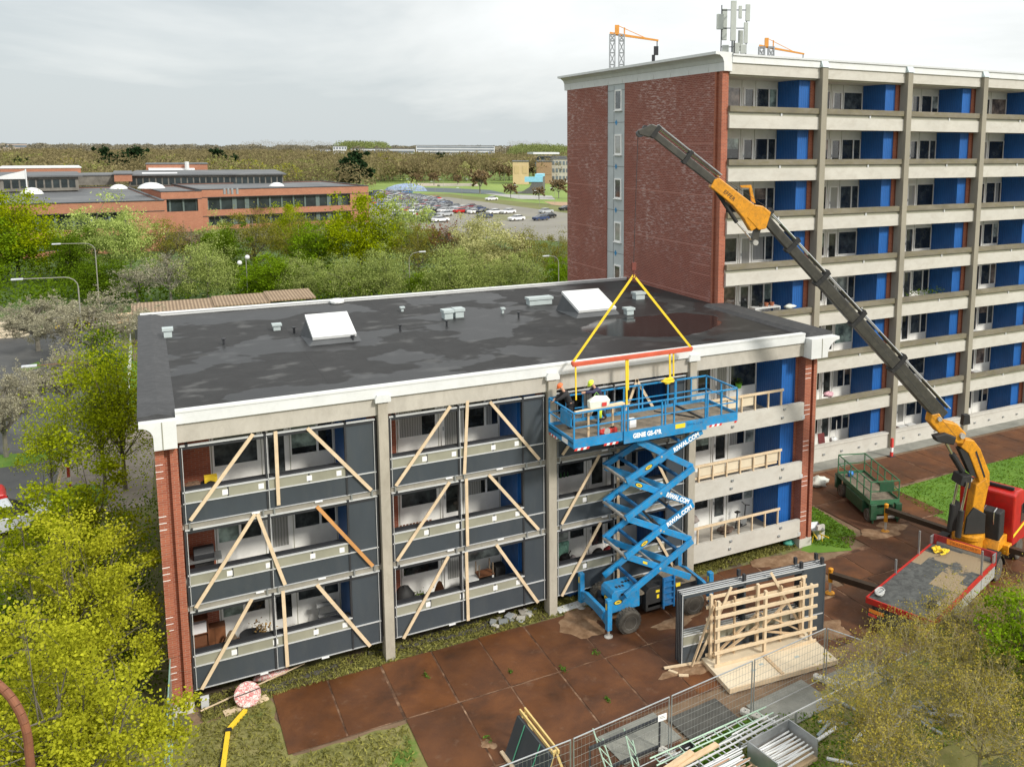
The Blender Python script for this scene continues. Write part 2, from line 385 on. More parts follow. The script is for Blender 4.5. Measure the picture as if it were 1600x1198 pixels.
# roof
m,nt,b=newmat('roof_felt'); v=coords(nt)
s=N(nt,'ShaderNodeSeparateXYZ'); L(nt,v,s.inputs[0])
n1=noise(nt,v,.26,4,.5,.2); n2=noise(nt,v,1.1,6,.65); 
msv=coords(nt,scale=(.8,1.0,1)); n3=noise(nt,msv,.9,4,.5,.0)
base=ramp(nt,n2,[(.25,(.019,.019,.019)),(.75,(.034,.034,.034))])
base=mixc(nt,mapr(nt,n3,.57,.70,0,.6),base,(.12,.12,.118))
wet=mapr(nt,n1,.50,.525,0,1)
# puddle near the taller block
px=mathn(nt,'SUBTRACT',s.outputs[0],21.); py=mathn(nt,'SUBTRACT',s.outputs[1],5.2)
rr=mathn(nt,'ADD',mathn(nt,'MULTIPLY',px,mathn(nt,'MULTIPLY',px,.055)),mathn(nt,'MULTIPLY',py,mathn(nt,'MULTIPLY',py,.12)))
pud=mapr(nt,mathn(nt,'ADD',rr,mathn(nt,'MULTIPLY',n1,1.4)),1.35,1.42,1,0)
wet2=mathn(nt,'MAXIMUM',mathn(nt,'MULTIPLY',wet,.5),pud)
base=mixc(nt,wet2,base,(.014,.014,.015))
# seams of the felt
seam=mathn(nt,'GREATER_THAN',mathn(nt,'FRACT',mathn(nt,'MULTIPLY',s.outputs[1],1.0)),.975)
seam2=mathn(nt,'GREATER_THAN',mathn(nt,'FRACT',mathn(nt,'MULTIPLY',s.outputs[0],.2)),.993)
base=mixc(nt,mathn(nt,'MULTIPLY',mathn(nt,'MAXIMUM',seam,seam2),.55),base,(.012,.012,.012))
L(nt,base,b.inputs['Base Color']); L(nt,mapr(nt,wet2,0,1,.75,.12),b.inputs['Roughness']); b.inputs['Specular IOR Level'].default_value=.32
bp_=N(nt,'ShaderNodeBump'); bp_.inputs['Distance'].default_value=.01; L(nt,mapr(nt,wet2,0,1,.5,.0),bp_.inputs['Strength']); L(nt,noise(nt,v,40,3),bp_.inputs['Height']); L(nt,bp_.outputs[0],b.inputs['Normal'])
MATS['roof_felt']=m
XE=26.43
MB().box(-.72,.02,9.95,XE-.0,18.2,10.06).build('roof',MATS['roof_felt'],lowb)
# felt upstands along both verges and the eaves
um=pm('felt_upstand',(.036,.037,.039),.7,.15,1.2,dirt=((.13,.13,.13),.3))
u=MB(); u.prism([(-1.03,10.0),(-1.03,10.15),(-.45,10.19),(0.,10.07),(.05,10.062),(.05,10.0)],'y',-.12,18.3); u.build('roof_upstand',um,lowb); u=MB()
u.prism([(25.5,10.0),(25.5,10.063),(25.75,10.19),(27.03,10.15),(27.03,10.0)],'y',-.12,8.19)
u.build('roof_upstand',um,lowb)
f=MB(); f.box(.02,-.2,9.80,25.35,.03,10.21); f.box(.02,-.225,10.17,25.35,.06,10.235); f.build('front_fascia',M['white'],lowb)
f=MB(); f.box(-.9,18.2,9.7,26.4,18.42,10.2); f.box(-.93,18.15,10.17,26.4,18.46,10.22); f.build('rear_fascia',M['white'],lowb)
for xs_,sg,fl_w,tot in ((-1.0,1,.38,1.03),(27.0,-1,.66,1.62)):   # verge cap with its concave soffit
    pr=[(0,10.02),(0,9.88)]+[(fl_w*math.sin(a), 9.88-fl_w*.95*(1-math.cos(a))) for a in [R_(k) for k in (15,30,45,60,75,88)]]+[(fl_w,9.12),(tot,9.12),(tot,10.02)]
    pr=[(xs_+sg*x,z) for x,z in pr]
    MB().prism(pr if sg>0 else pr[::-1],'y',-.62 if sg<0 else -.45,18.3 if sg>0 else 8.18).build('verge_cap',M['white'],lowb)
    jj=MB(); jj.box(xs_+sg*(.62 if sg>0 else 1.0),-.64 if sg<0 else -.47,9.14,xs_+sg*(.645 if sg>0 else 1.02),-.5+.1,10.0).build('cap_joint',M['strip'],lowb)
MB().box(.02,-.1,9.17,25.5,.22,9.797).build('roof_beam',pm('beam_concrete',(.50,.47,.41),.9,.12,1.1,bump=.25,fine=.35,dirt=((.33,.30,.25),.5),sv=(1,1,.5)),lowb)
MB().box(.02,.222,9.2,25.5,2.6,9.38).build('top_ceiling',M['wall'],lowb)
# walls
MB().box(-.55,.5,0,-.02,18.1,9.9).build('end_wall',brick_low,lowb)
MB().box(-.0,18.0,0,26.3,18.15,9.9).build('rear_facade',brick_low,lowb)
MB().box(25.7,.6,0,26.1,8.19,9.9).build('end_wall',brick_low,lowb)
for x0,x1,g0,g1 in ((-.62,.02,-.36,-.2),(25.5,26.18,25.86,26.0)):
    MB().box(x0,-.12,.42,g0,.6,9.118).box(g0,.06,.42,g1,.6,9.118).box(g1,-.12,.42,x1,.6,9.118).build('brick_pier',brick_low,lowb)
    MB().box(x0-.02,-.14,-.1,x1+.02,.62,.418).build('pier_plinth',M['concl'],lowb)
    j=MB()
    for k in range(5):
        for q in range(3): j.box(x0-.004,-.126,1.3+k*1.7+q*.22,g0-.05 if x0<0 else g0-.03,-.118,1.3+k*1.7+q*.22+.02)
    j.build('lime_streak',M['frame'],lowb)
cc=pm('column_concrete',(.43,.395,.325),.9,.12,1.,bump=.2,fine=.3,dirt=((.2,.17,.13),.4),sv=(1,1,.4))
for i in (1,2,3):
    x=BW*i
    c=MB(); c.prism([(x-.17,-.24),(x+.17,-.24),(x+.17,.3),(x-.17,.3)],'z',0,9.62); c.box(x-.175,-.245,6.36,x+.175,-.2,6.385); c.box(x-.175,-.245,3.2,x+.175,-.2,3.22)
    c.build('concrete_column',cc,lowb,bevel=.015)
    MB().prism([(x-.27,9.66),(x+.27,9.66),(x+.27,9.8),(x+.2,9.93),(x-.2,9.93),(x-.27,9.8)],'y',-.32,.0).build('column_cap',M['white'],lowb)
FL=[6.42,3.62,.82]
rl=random.Random(11)
for r,fl in enumerate(FL):
    MB().box(.03,.06,fl-.2,25.5,2.6,fl).build('floor_slab',M['conc'],lowb)
    for i in range(4):
        x=BW*i
        ceil=fl+2.6 if r else 9.19
        balcony_back(lowb,x+.0,fl+.002,2.3,ceil-.002,rl,brick_low)
        if i: MB().box(x-.11,.32,fl+.002,x+.11,2.29,ceil-.002).build('party_wall',brick_low,lowb)
MB().box(.0,2.6,.0,25.6,2.75,9.2).build('core_wall',M['wall'],lowb)
MB().box(.1,1.2,-.1,25.4,1.35,.6).build('foundation_wall',M['concd'],lowb)
# old concrete parapets of the last bay
for fl in FL:
    x0,x1=BW*3+.18,25.49
    o=MB().box(x0,-.12,fl-.24,x1,.05,fl+.58).build('concrete_parapet',M['concl'],lowb)
    bl=MB()
    for k,(xx,zz) in enumerate([(x0+1.9,fl-.0),(x0+1.95,fl+.35),(x1-1.3,fl-.0),(x1-1.2,fl+.38)]): bl.box(xx,-.17,zz,xx+.12,-.122,zz+.09).box(xx+.02,-.2,zz+.02,xx+.06,-.172,zz+.05)
    bl.build('anchor_bolt',M['steel'],o)
    MB().box(x1-.1,-.135,fl-.2,x1+.05,-.1,fl-.03).build('steel_plate',M['rail'],o)
# anthracite balcony fronts, 3 bays x 3 storeys
BR={(0,0):[(2.25,9.12,0.26,6.56),(2.94,9.10,2.93,6.55),(3.95,9.06,6.00,6.49)],
(0,1):[(2.18,6.38,0.26,3.58),(2.26,6.37,3.01,3.70),(4.15,6.26,5.96,3.68)],
(0,2):[(1.94,3.44,0.28,0.71),(2.93,3.49,2.96,0.72),(4.04,3.45,5.77,0.68)],
(1,0):[(8.92,9.13,6.86,6.49),(9.57,9.25,9.40,6.47),(10.44,9.08,12.41,6.52)],
(1,1):[(8.83,6.27,6.82,3.67),(9.47,6.28,9.47,3.65),(10.35,6.27,12.36,3.69)],
(1,2):[(8.72,3.41,6.97,0.64),(9.42,3.41,9.44,0.68),(10.61,3.45,12.31,0.67)],
(2,0):[(16.74,9.16,15.7,6.7),(16.68,9.17,18.3,6.6),(14.71,8.16,13.39,6.54)],
(2,1):[(15.03,6.26,13.35,3.70),(15.87,6.39,15.89,3.66),(17.3,6.35,18.66,3.7)],
(2,2):[(15.09,3.41,13.34,0.68),(15.89,3.52,15.91,0.74),(17.10,3.40,18.6,.7)]}
for i in range(3):
    xl=BW*i+(.09 if i==0 else .25); xr=BW*(i+1)-.25; xm=BW*i+2.62 if i==0 else BW*i+2.78; xq=BW*i+(5.2 if i==0 else 5.32)
    for r in range(3):
        T=9.06-2.8*r; B=T-2.62+(.0 if r<2 else -.14)
        f=MB(); f.box(xl,0,B+.02,xr,.10,T-1.97).box(xq,0,T-1.965,xr,.10,T-.10)   # lower panel and blind right-hand field
        fo=f.build('facade_panel',M['panel'],lowb)
        d=MB(); 
        for xx in (xl-.03,xm-.04,xq-.04,xr-.03): d.box(xx,-.035,B,xx+.06,.12,T-.06)
        d.box(xl,-.02,T-.17,xr,.25,T-.09); d.box(xl+.03,.02,T-1.57,xq-.04,.3,T-1.50) ; d.box(xl,-.03,T-.06-.1,xr,.02,T-.12)
        for xx in (xl+.2,xm,xq): d.box(xx-.05,-.06,T-.1,xx+.03,.3,T+.0)
        d.build('panel_frame',M['dark'],fo)
        w=MB(); w.box(xl,-.05,T-.065,xr,.06,T-.02).box(xl,-.045,T-1.60,xq,.01,T-1.55).box(xl,-.045,T-1.965,xr,-.002,T-1.93).box(xl,-.04,B-.014,xr,.05,B)
        for xx in (xl+.045,xm+.03,xr-.06): w.box(xx,-.045,B,xx+.018,-.036,T-.1)
        w.build('aluminium_rail',M['rail'],fo)
        g=MB(); g.mi=0; g.box(xl+.04,-.01,T-1.925,xm-.05,.03,T-1.605).box(xm+.03,-.01,T-1.925,xq-.05,.03,T-1.605)
        g.build('frosted_strip',M['strip'],fo)
        s_=MB(); 
        for xx in (xl+1.15,xl+2.25+.1*r,xm+1.25,xq-.35): s_.box(xx,-.02,T-1.87,xx+.17,-.011,T-1.69)
        s_.box(xl+2.0,-.06,B-.06,xl+2.25,.03,B-.005).box(xq-1.1,-.06,B-.06,xq-.85,.03,B-.005)
        s_.build('paper_label',M['sticker'],fo)
        dv=MB(); dv.box(xl+1.3,-.013,T-1.92,xl+1.35,-.0105,T-1.61).box(xm+1.3,-.013,T-1.92,xm+1.35,-.0105,T-1.61).build('strip_joint',M['dark'],fo)
        for (a,b_,c,d_) in BR[(i,r)]:
            o=MB().bar((a,-.085,b_),(c,-.085,d_),.115,.045,up=(0,-1,0)).build('timber_batten',M['timbero'] if (i,r)==(0,1) and a>4 else M['timberl'],fo)
        # concrete band with fixing brackets showing under the panel
        if r<2:
            for xx in (xl+.12,xm-.2,xm+.15,xq+.1,xr-.2): MB().box(xx,-.06,B-.2,xx+.05,.06,B+.02).build('bracket',M['steel'],fo)
            MB().box(xl,.01,B-.24,xr,.059,B-.045).build('slab_edge',pm('edge_concrete',(.30,.28,.235),.9,.2,1.5,fine=.5,dirt=((.18,.16,.13),.5)),fo)
# roof things fixed to the roof
for (x,y,w,l) in ((6.35,8.0,1.9,1.9),(19.2,8.3,2.0,2.1)):
    # kerb: wedge, high at the back, sloping glazed lid
    pass
def skylight(x0,x1,y0,y1,hb,hf):
    k=MB(); k.add([(x0-.25,y0-.2,10.05),(x1+.25,y0-.2,10.05),(x1+.25,y1+.35,10.05),(x0-.25,y1+.35,10.05),(x0,y0,10.05+hf),(x1,y0,10.05+hf),(x1,y1,10.05+hb),(x0,y1,10.05+hb)],[(4,5,6,7),(0,1,5,4),(1,2,6,5),(2,3,7,6),(3,0,4,7)])
    o=k.build('skylight',pm('skylight_kerb',(.07,.075,.08),.6,.15),lowb)
    a=MB(); n=np.array([0,-(hb-hf),(y1-y0)]); n=n/np.linalg.norm(n)
    e=.06
    pts=[(x0-e,y0-e,10.05+hf),(x1+e,y0-e,10.05+hf),(x1+e,y1+e,10.05+hb),(x0-e,y1+e,10.05+hb)]
    a.add(pts+[tuple(np.array(p)+n*.13) for p in pts],[(3,2,1,0),(4,5,6,7),(0,1,5,4),(1,2,6,5),(2,3,7,6),(3,0,4,7)]).build('lid_frame',M['white'],o)
    q=.09; pts=[(x0+q,y0+q,0),(x1-q,y0+q,0),(x1-q,y1-q,0),(x0+q,y1-q,0)]
    zz=lambda y:10.05+hf+(hb-hf)*(y-y0)/(y1-y0)
    P=[tuple(np.array((p[0],p[1],zz(p[1])))+n*.14) for p in pts]
    a=MB(); a.add(P,[(0,1,2,3)]).build('opal_lid',pm('opal_lid',(.86,.88,.89),.25,.02),o)
skylight(5.6,7.3,8.2,10.0,.88,.22); skylight(18.3,20.3,8.5,10.4,.92,.24)
def vent(x,y,w,d,h,two=False):
    a=MB(); a.box(x-w/2,y-d/2,10.06,x+w/2,y+d/2,10.06+h*.7).box(x-w/2-.06,y-d/2-.06,10.06+h*.7,x+w/2+.06,y+d/2+.06,10.06+h)
    a.build('roof_vent',pm('vent_grey',(.42,.48,.48),.5,.08),lowb)
vent(.15,12.7,.32,.32,.42); vent(12.4,11.2,.42,.5,.45); vent(13.0,11.35,.42,.5,.45); vent(18.0,12.8,1.3,.5,.4); vent(23.6,11.8,.55,.45,.4); vent(20.9,8.1,.38,.38,.35); vent(10.9,14.0,.12,.12,.25); vent(15.3,11.2,.1,.1,.3); vent(4.6,12.1,.3,.3,.3)
for x,y in ((7.2,8.1),(11.8,9.4),(15.6,9.8),(9.6,9.4),(2.2,9.9),(5.2,11.),(18.4,13.5)): MB().tube((x,y,10.06),(x,y,10.32),.05).tube((x,y,10.30),(x,y,10.34),.09).build('roof_pipe',M['dark'],lowb)
MB().lathe((8.4,17.9,10.1),[(.38,0),(.38,.1),(.25,.2),(.01,.22)],12).build('dome_light',M['white'],lowb)

# ---------------- tall block
TX,TY=26.45,8.2; TB0=26.6; TW=6.52
tall=thing('tall_apartment_building','nine storey block with red brick gable, pale concrete balconies and blue store rooms','building',(TX,TY,0),world=True)
NB=6; XR=TB0+TW*NB
LED=[20.63-2.8*k for k in range(8)]
# gable with window strip
GA=[(9.3,18.72),(21.08,27.15)]
MB().box(TX,8.9,0,TX+.4,18.72,22.4).build('brick_gable',brick_tall,tall)
MB().box(TX,21.08,0,TX+.4,27.15,22.4).build('brick_gable',brick_tall,tall)
# front corner of the gable: two brick fins with a shadow slot
MB().box(TX,8.2,0,TX+.4,8.45,22.4).box(TX+.12,8.45,0,TX+.4,8.75,22.4).box(TX,8.75,0,TX+.4,8.9,22.4).build('brick_corner_pier',brick_low,tall)
st=pm('strip_panel',(.46,.50,.51),.6,.06)
MB().box(TX+.06,18.72,0,TX+.4,21.08,22.4).build('stair_strip',st,tall)
mk=MB()
for z in (6,8.8,11.6,14.4,17.2,20.0,22.0):
    mk.box(TX+.05,18.74,z-.01,TX+.06,21.06,z+.01)
mk.box(TX+.05,20.2,9,TX+.06,20.22,22.3).build('strip_joint',M['dark'],tall)
for k in range(5):
    z1=22.05-2.8*k; z0=z1-1.3
    f=MB(); y0,y1=19.15,20.05; t=.1
    f.box(TX-.0,y0,z0,TX+.1,y0+t,z1).box(TX,y1-t,z0,TX+.1,y1,z1).box(TX,y0+t,z0,TX+.1,y1-t,z0+t).box(TX,y0+t,z1-t,TX+.1,y1-t,z1).box(TX-.06,y0-.05,z0-.05,TX+.1,y1+.05,z0-.003)
    fo=f.build('window',M['frame'],tall)
    MB().box(TX+.03,y0+t,z0+t,TX+.05,y1-t,z1-t).build('pane',[G[2 if k%2 else 1],G[0]],fo)
    MB().box(TX-.02,20.06,z0,TX+.055,20.3,z1).build('shutter',M['frame'],fo) if False else None
    d=MB(); zz=z0-.75; d.add([(TX+.045,19.9-.17,zz),(TX+.045,19.9,zz-.2),(TX+.045,19.9+.17,zz),(TX+.045,19.9,zz+.2)],[(3,2,1,0)]).build('blue_diamond',M['blue'],tall)
# lime courses on the brick: long bands every floor and short ladders
s_=MB()
for k in range(7):
    z=18.55-2.8*k+.1; s_.box(TX-.006,8.95,z,TX-.001,18.68,z+.045); s_.box(TX-.006,21.12,z,TX-.001,27.1,z+.045)
    for q in (1,2,3):
        zz=z-.55*q+.1; s_.box(TX-.006,9.0,zz,TX-.001,11.0,zz+.04); s_.box(TX-.006,25.3,zz,TX-.001,26.9,zz+.04)
s_.build('lime_course',pm('lime_course',(.42,.2,.16),.9,.1,6.),tall)
# cornice on gable (flares outward to -x) and along the front
pr=[(TX-.0,22.4),(TX-.02,22.85),(TX-.10,23.05),(TX-.30,23.2),(TX-.55,23.22),(TX-.55,23.36),(TX+.5,23.36),(TX+.5,22.4)]
MB().prism(pr[::-1],'y',8.05,27.6).build('gable_cornice',M['white'],tall)
cj=MB()
for y in np.arange(9.5,27,1.9): cj.box(TX-.012,y,22.42,TX-.003,y+.012,22.85)
cj.box(TX-.025,8.06,22.84,TX-.02,27.5,22.855).build('cornice_joint',M['strip'],tall)
MB().box(TX+.5,8.02,22.84,XR,8.3,23.2).build('front_fascia',M['white'],tall)
MB().box(TX+.5,7.95,23.2,XR,8.6,23.3).build('roof_edge',M['rail'],tall)
MB().box(TX+.4,8.1,22.26,XR,8.35,22.838).build('roof_beam',M['concl'],tall)
MB().box(TX+.5,8.6,23.0,XR,27.3,23.15).build('roof',MATS['roof_felt'],tall)
MB().box(TX+.4,8.35,22.18,XR,10.6,22.3).build('top_ceiling',M['concl'],tall)
MB().box(TX+.4,27.0,0,XR,27.15,23).build('rear_facade',brick_tall,tall)
MB().box(TX+.4,10.62,0,XR,10.8,23).build('core_wall',M['wall'],tall)
cm=pm('tall_column_concrete',(.30,.275,.215),.9,.15,1.2,bump=.2,fine=.35,dirt=((.33,.31,.26),.5),sv=(1,1,.3))
rt_=random.Random(21)
for i in range(1,NB+1):
    x=TB0+TW*i
    c=MB(); c.box(x-.2,7.85,0,x+.2,8.45,22.86); 
    for z in (17.1,11.5,5.9): c.box(x-.205,7.845,z,x+.205,7.9,z+.03)
    c.build('concrete_column',cm,tall,bevel=.02)
    MB().add([(x-.24,7.8,22.86),(x+.24,7.8,22.86),(x+.24,8.35,22.86),(x-.24,8.35,22.86),(x-.24,8.0,23.3),(x+.24,8.0,23.3),(x+.24,8.35,23.35),(x-.24,8.35,23.35)],[(3,2,1,0),(4,5,6,7),(0,1,5,4),(1,2,6,5),(2,3,7,6),(3,0,4,7)]).build('column_cap',pm('cap_zinc',(.5,.58,.6),.4,.08),tall)
for k,l in enumerate(LED):
    fl=l-.98; ceil=fl+2.62
    MB().box(TX+.4,8.25,fl-.18,XR,10.6,fl).build('floor_slab',M['concl'],tall)
    for i in range(NB):
        x0=TB0+TW*i+(.2 if i else .25); x1=TB0+TW*(i+1)-.2
        if k==7: # ground floor: heavier parapet with ties
            p=MB().box(x0,8.05,l-1.16,x1,8.24,l-.12).build('concrete_parapet',M['concl'],tall)
            MB().box(x0,8.0,l-.12,x1,8.36,l-.02).build('ledge',M['concl'],p)
            a=MB()
            for q in range(4): a.box(x0+.8+q*1.4,7.99,l-.62,x0+.95+q*1.4,8.05,l-.53)
            a.build('anchor_bolt',M['steel'],p)
        else:
            p=MB().box(x0,8.05,l-1.16,x1,8.22,l-.48).build('concrete_parapet',M['concl'],tall)
            MB().box(x0,8.0,l-.30,x1,8.2,l).build('ledge',M['ledge'],p)
            MB().box(x0,8.12,l-.482,x1,8.19,l-.302).build('zinc_gap',M['strip'],p)
            MB().box(x0+3.4,8.06,l-.47,x0+3.5,8.11,l-.31).build('bracket',M['rail'],p)
        balcony_back(tall,TB0+TW*i+.05,fl+.002,10.45,(ceil if k else 22.18)-.002,rt_,brick_tall,'tall')
        if i: MB().box(TB0+TW*i-.12,8.5,fl+.002,TB0+TW*i+.12,10.44,(ceil if k else 22.18)-.002).build('party_wall',brick_low,tall)
# ================================================================ ground
def groundm(name,stops,scale=.5,rough=.95,fine=.3,bump=.3,s2=None):
    m,nt,b=newmat(name); v=coords(nt)
    c=ramp(nt,noise(nt,v,scale,7,.65,.3),stops)
    f=noise(nt,v,scale*14,4,.7); c=mixc(nt,mapr(nt,f,.3,.7,0,fine),c,stops[0][1])
    if s2:
        c=mixc(nt,mapr(nt,noise(nt,v,s2[0],5,.6,.4),s2[2],s2[2]+.08,0,1),c,s2[1])
    L(nt,c,b.inputs['Base Color']); b.inputs['Roughness'].default_value=rough
    bumpn(nt,b,noise(nt,v,scale*20,5,.7),bump,.05); MATS[name]=m; return m
gm=groundm('meadow',[(.3,(.055,.062,.018)),(.5,(.10,.105,.035)),(.7,(.16,.145,.065))],.12)
lawn=groundm('lawn',[(.3,(.075,.16,.012)),(.5,(.10,.21,.018)),(.7,(.15,.25,.03))],.6,fine=.5)
soil=groundm('soil',[(.3,(.11,.07,.04)),(.5,(.19,.125,.075)),(.7,(.28,.19,.12))],.7)
drygrass=groundm('dry_grass',[(.3,(.12,.13,.03)),(.5,(.21,.20,.065)),(.7,(.32,.27,.12))],1.1,s2=(.5,(.09,.17,.02),.56))
strip_g=groundm('verge_grass',[(.3,(.10,.085,.045)),(.5,(.17,.17,.05)),(.7,(.22,.24,.06))],1.3,s2=(.7,(.10,.075,.05),.50))
asph=groundm('asphalt',[(.3,(.055,.057,.058)),(.5,(.075,.077,.076)),(.7,(.11,.11,.105))],.25,rough=.75,fine=.25)
pave=groundm('paving',[(.3,(.16,.135,.11)),(.5,(.22,.19,.155)),(.7,(.28,.25,.2))],.6)
tan=groundm('tan_sand',[(.3,(.26,.16,.09)),(.5,(.36,.24,.15)),(.7,(.44,.31,.2))],1.2)
slabm=groundm('grey_sheet',[(.3,(.15,.155,.135)),(.5,(.22,.22,.195)),(.7,(.3,.3,.26))],.8)
zc=[0.0]
def sheet(name,poly,mat,z,rag=0,n=1,kind='structure',seed=1,label=None,cat=None,group=None):
    P=[np.array(p[:2],float) for p in poly]; out=[]; rg=random.Random(seed)
    for i,p in enumerate(P):
        q=P[(i+1)%len(P)]; k=max(1,n)
        for j in range(k):
            t=j/k; pt=p*(1-t)+q*t
            out.append((pt[0]+rg.uniform(-rag,rag),pt[1]+rg.uniform(-rag,rag)))
    m=MB(); m.add([(x,y,z) for x,y in out],[tuple(range(len(out)))])
    a=sum(out[i][0]*out[(i+1)%len(out)][1]-out[(i+1)%len(out)][0]*out[i][1] for i in range(len(out)))
    if a<0: m.f=[m.f[0][::-1]]
    o=m.build(name,mat); 
    return tag(o,label,cat,group,kind)
def G2(*pts): return [tuple(gp(u,v)[:2]) for u,v in pts]
g=MB().add([(-3500,-600,0),(3500,-600,0),(3500,5500,0),(-3500,5500,0)],[(0,1,2,3)]).build('ground',gm); g['kind']='structure'
sheet('soil',[(-2,-14),(60,-14),(60,8.1),(30,8.1),(27,8.1),(26.2,0),(0,0),(-2,-4)],soil,.004,.3,6)
sheet('grass_strip',[(.2,1.1),(25.4,1.1),(25.6,-.1),(26,-1.2),(18,-.2),(2.2,-.55),(.2,-.9)],strip_g,.008,.12,8)
sheet('dry_grass',[(-3,-12),(7.6,-12),(6.15,-7.2),(6.15,-3.95),(2.5,-3.9),(2.35,-.5),(.2,-.9),(-2.5,-1.5)],drygrass,.012,.12,6)
sheet('lawn_patch',[(26.3,-.2),(27.6,-1.35),(27.9,-.1),(28.95,-.3),(29.3,3.4),(26.3,6)],lawn,.016,.06,4)
sheet('lawn_patch',[(25.1,-.6),(27.5,-1.5),(27.9,-.1),(26.3,.4)],lawn,.020,.05,3)
sheet('lawn',[(34.4,2.9),(33.6,-2.0),(36,-3.0),(48,-4),(60,1.0),(60,4.2),(44,3.4)],lawn,.024,.05,8)
sheet('gravel_strip',[(26.9,7.0),(27.2,5.6),(31,7.0),(56,7.05),(56,9),(26.9,9)],slabm,.028,.06,8)
sheet('foreground_grass',[(7,-8.2),(12,-9.6),(13.6,-8.9),(14.4,-9.0),(16.3,-8.9),(19,-10.2),(27,-9.9),(40,-9.5),(40,-14),(7,-14)],lawn,.016,.15,5)
sheet('dry_grass',[(14.5,-9.6),(21,-8.6),(27,-9.1),(34,-8.4),(44,-8.0),(44,-14),(15.5,-14)],drygrass,.020,.2,5)
# left: asphalt yard, paved path, verges
sheet('asphalt_yard',[(-40,29.5),(-6.5,29.5),(-4.3,33),(-2.6,45),(-3.2,72),(-40,76)],asph,.006,.1,2)
sheet('road',[(-40,17),(-8.2,20),(-5.6,24.0),(-5.8,29.4),(-40,29.4)],asph,.010,.1,2)
sheet('footpath',[(-5.6,19),(-1,19.5),(-.6,34),(-2.7,40),(-4.2,33),(-5.9,29.5),(-5.5,24)],pave,.014,.1,2)
sheet('verge',[(-16,29.2),(-6.6,29.2),(-5.6,31),(-16,33.5)],lawn,.018,.1,3)
sheet('verge',[(-6.3,19.6),(-3.0,20.5),(-3.1,23.2),(-4.6,24.4),(-6.0,23.2)],lawn,.018,.06,3)
sheet('verge',[(-3,40),(-1,36),(-.8,60),(-2.4,60)],lawn,.010,.1,3)
sheet('verge',G2((30,575),(60,565),(68,572),(40,582)),lawn,.018)
sheet('belt_grass',[(-60,76),(60,72),(75,150),(-60,150)],groundm('belt_grass_m',[(.3,(.03,.055,.01)),(.5,(.06,.11,.015)),(.7,(.10,.18,.02))],.3),.006,.5,3)
# distance: car park, park lawns, track
parkm=groundm('park_lawn_m',[(.3,(.13,.19,.04)),(.5,(.18,.26,.05)),(.7,(.24,.32,.07))],.02,bump=0)
cpm=groundm('car_park_m',[(.3,(.17,.16,.13)),(.5,(.22,.21,.18)),(.7,(.27,.25,.2))],.03,bump=0,s2=(.03,(.16,.16,.07),.56))
sheet('park_lawn',G2((540,268),(900,268),(960,312),(900,322),(600,300),(520,300)),parkm,.006)
sheet('hedge_strip',G2((600,303),(700,303),(900,325),(900,335),(700,308),(600,307)),groundm('rough_grass_m',[(.3,(.09,.10,.03)),(.5,(.14,.15,.04)),(.7,(.2,.19,.07))],.05,bump=0),.02)
sheet('car_park',G2((585,302),(700,307),(900,333),(960,380),(690,370),(560,350)),cpm,.012)
sheet('sand_court',G2((637,286),(745,287),(748,291),(642,291)),groundm('court_m',[(.3,(.42,.36,.29)),(.7,(.5,.43,.35))],.05,bump=0),.012)
trk=groundm('track_m',[(.3,(.07,.09,.10)),(.7,(.10,.13,.14))],.05,bump=0)
sheet('skate_track',G2((640,293),(700,294),(765,297),(792,303),(770,304),(650,299)),trk,.012)
sheet('park_path',G2((755,302),(795,304),(862,306),(868,312),(810,311)),groundm('path_m',[(.3,(.3,.3,.29)),(.7,(.38,.37,.35))],.05,bump=0),.016)
sheet('gravel_bay',G2((850,315),(890,316),(890,323),(862,320)),tan,.018)
# ------------------------------------------------ ground protection mats
m,nt,b=newmat('mat_brown'); v=coords(nt); oi=N(nt,'ShaderNodeObjectInfo')
geo=N(nt,'ShaderNodeNewGeometry'); vw=geo.outputs['Position']
f=noise(nt,vw,.55,6,.65,.3); c=ramp(nt,f,[(.28,(.045,.017,.006)),(.5,(.135,.046,.012)),(.72,(.225,.080,.020))])
c=mixc(nt,mapr(nt,oi.outputs['Random'],0,1,0,.5),c,(.060,.026,.013))
c=mixc(nt,mapr(nt,noise(nt,vw,55,3,.7),.35,.7,0,.5),c,(.03,.016,.009))
c=mixc(nt,mapr(nt,noise(nt,vw,1.9,6,.7),.60,.74,0,.5),c,(.20,.12,.075))
L(nt,c,b.inputs['Base Color']); L(nt,mapr(nt,noise(nt,vw,.35,4),.45,.62,.8,.42),b.inputs['Roughness']); bumpn(nt,b,noise(nt,vw,70,3,.7),.4,.01)
matm=m; MATS['mat_brown']=m
jointm=groundm('joint_mix',[(.42,(.06,.028,.014)),(.55,(.17,.09,.05)),(.7,(.38,.25,.16))],1.4)
rgm=random.Random(8); plates=[]
for k,q in enumerate(([(2.44,-3.76),(24.5,-3.76),(24.5,-.4),(2.44,-.4)],[(6.15,-7.18),(40,-7.18),(40,-3.76),(6.15,-3.76)],[(6.3,-10.6),(11.4,-10.6),(11.4,-7.18),(6.3,-7.18)],[(24.9,-3.76),(34,-3.76),(34,-.6),(24.9,-1.8)],[(29.4,-.5),(34.7,-.5),(34.7,3.2),(29.4,3.2)],[(27.7,3.2),(52,3.2),(52,6.7),(27.7,6.7)])): sheet('joint_sand',q,jointm,.0290)
def plate(x0,y0,x1,y1,label):
    j=lambda:rgm.uniform(-.025,.02)
    z=.034+rgm.uniform(0,.006); x1-=.035; y1-=.03
    p=MB(); q=[(x0+j(),y0+j()),(x1+j(),y0+j()),(x1+j(),y1+j()),(x0+j(),y1+j())]
    p.prism(q,'z',.030,z+.006)
    tag(p.build('ground_mat',matm),label,'ground mat','brown ground protection mats')
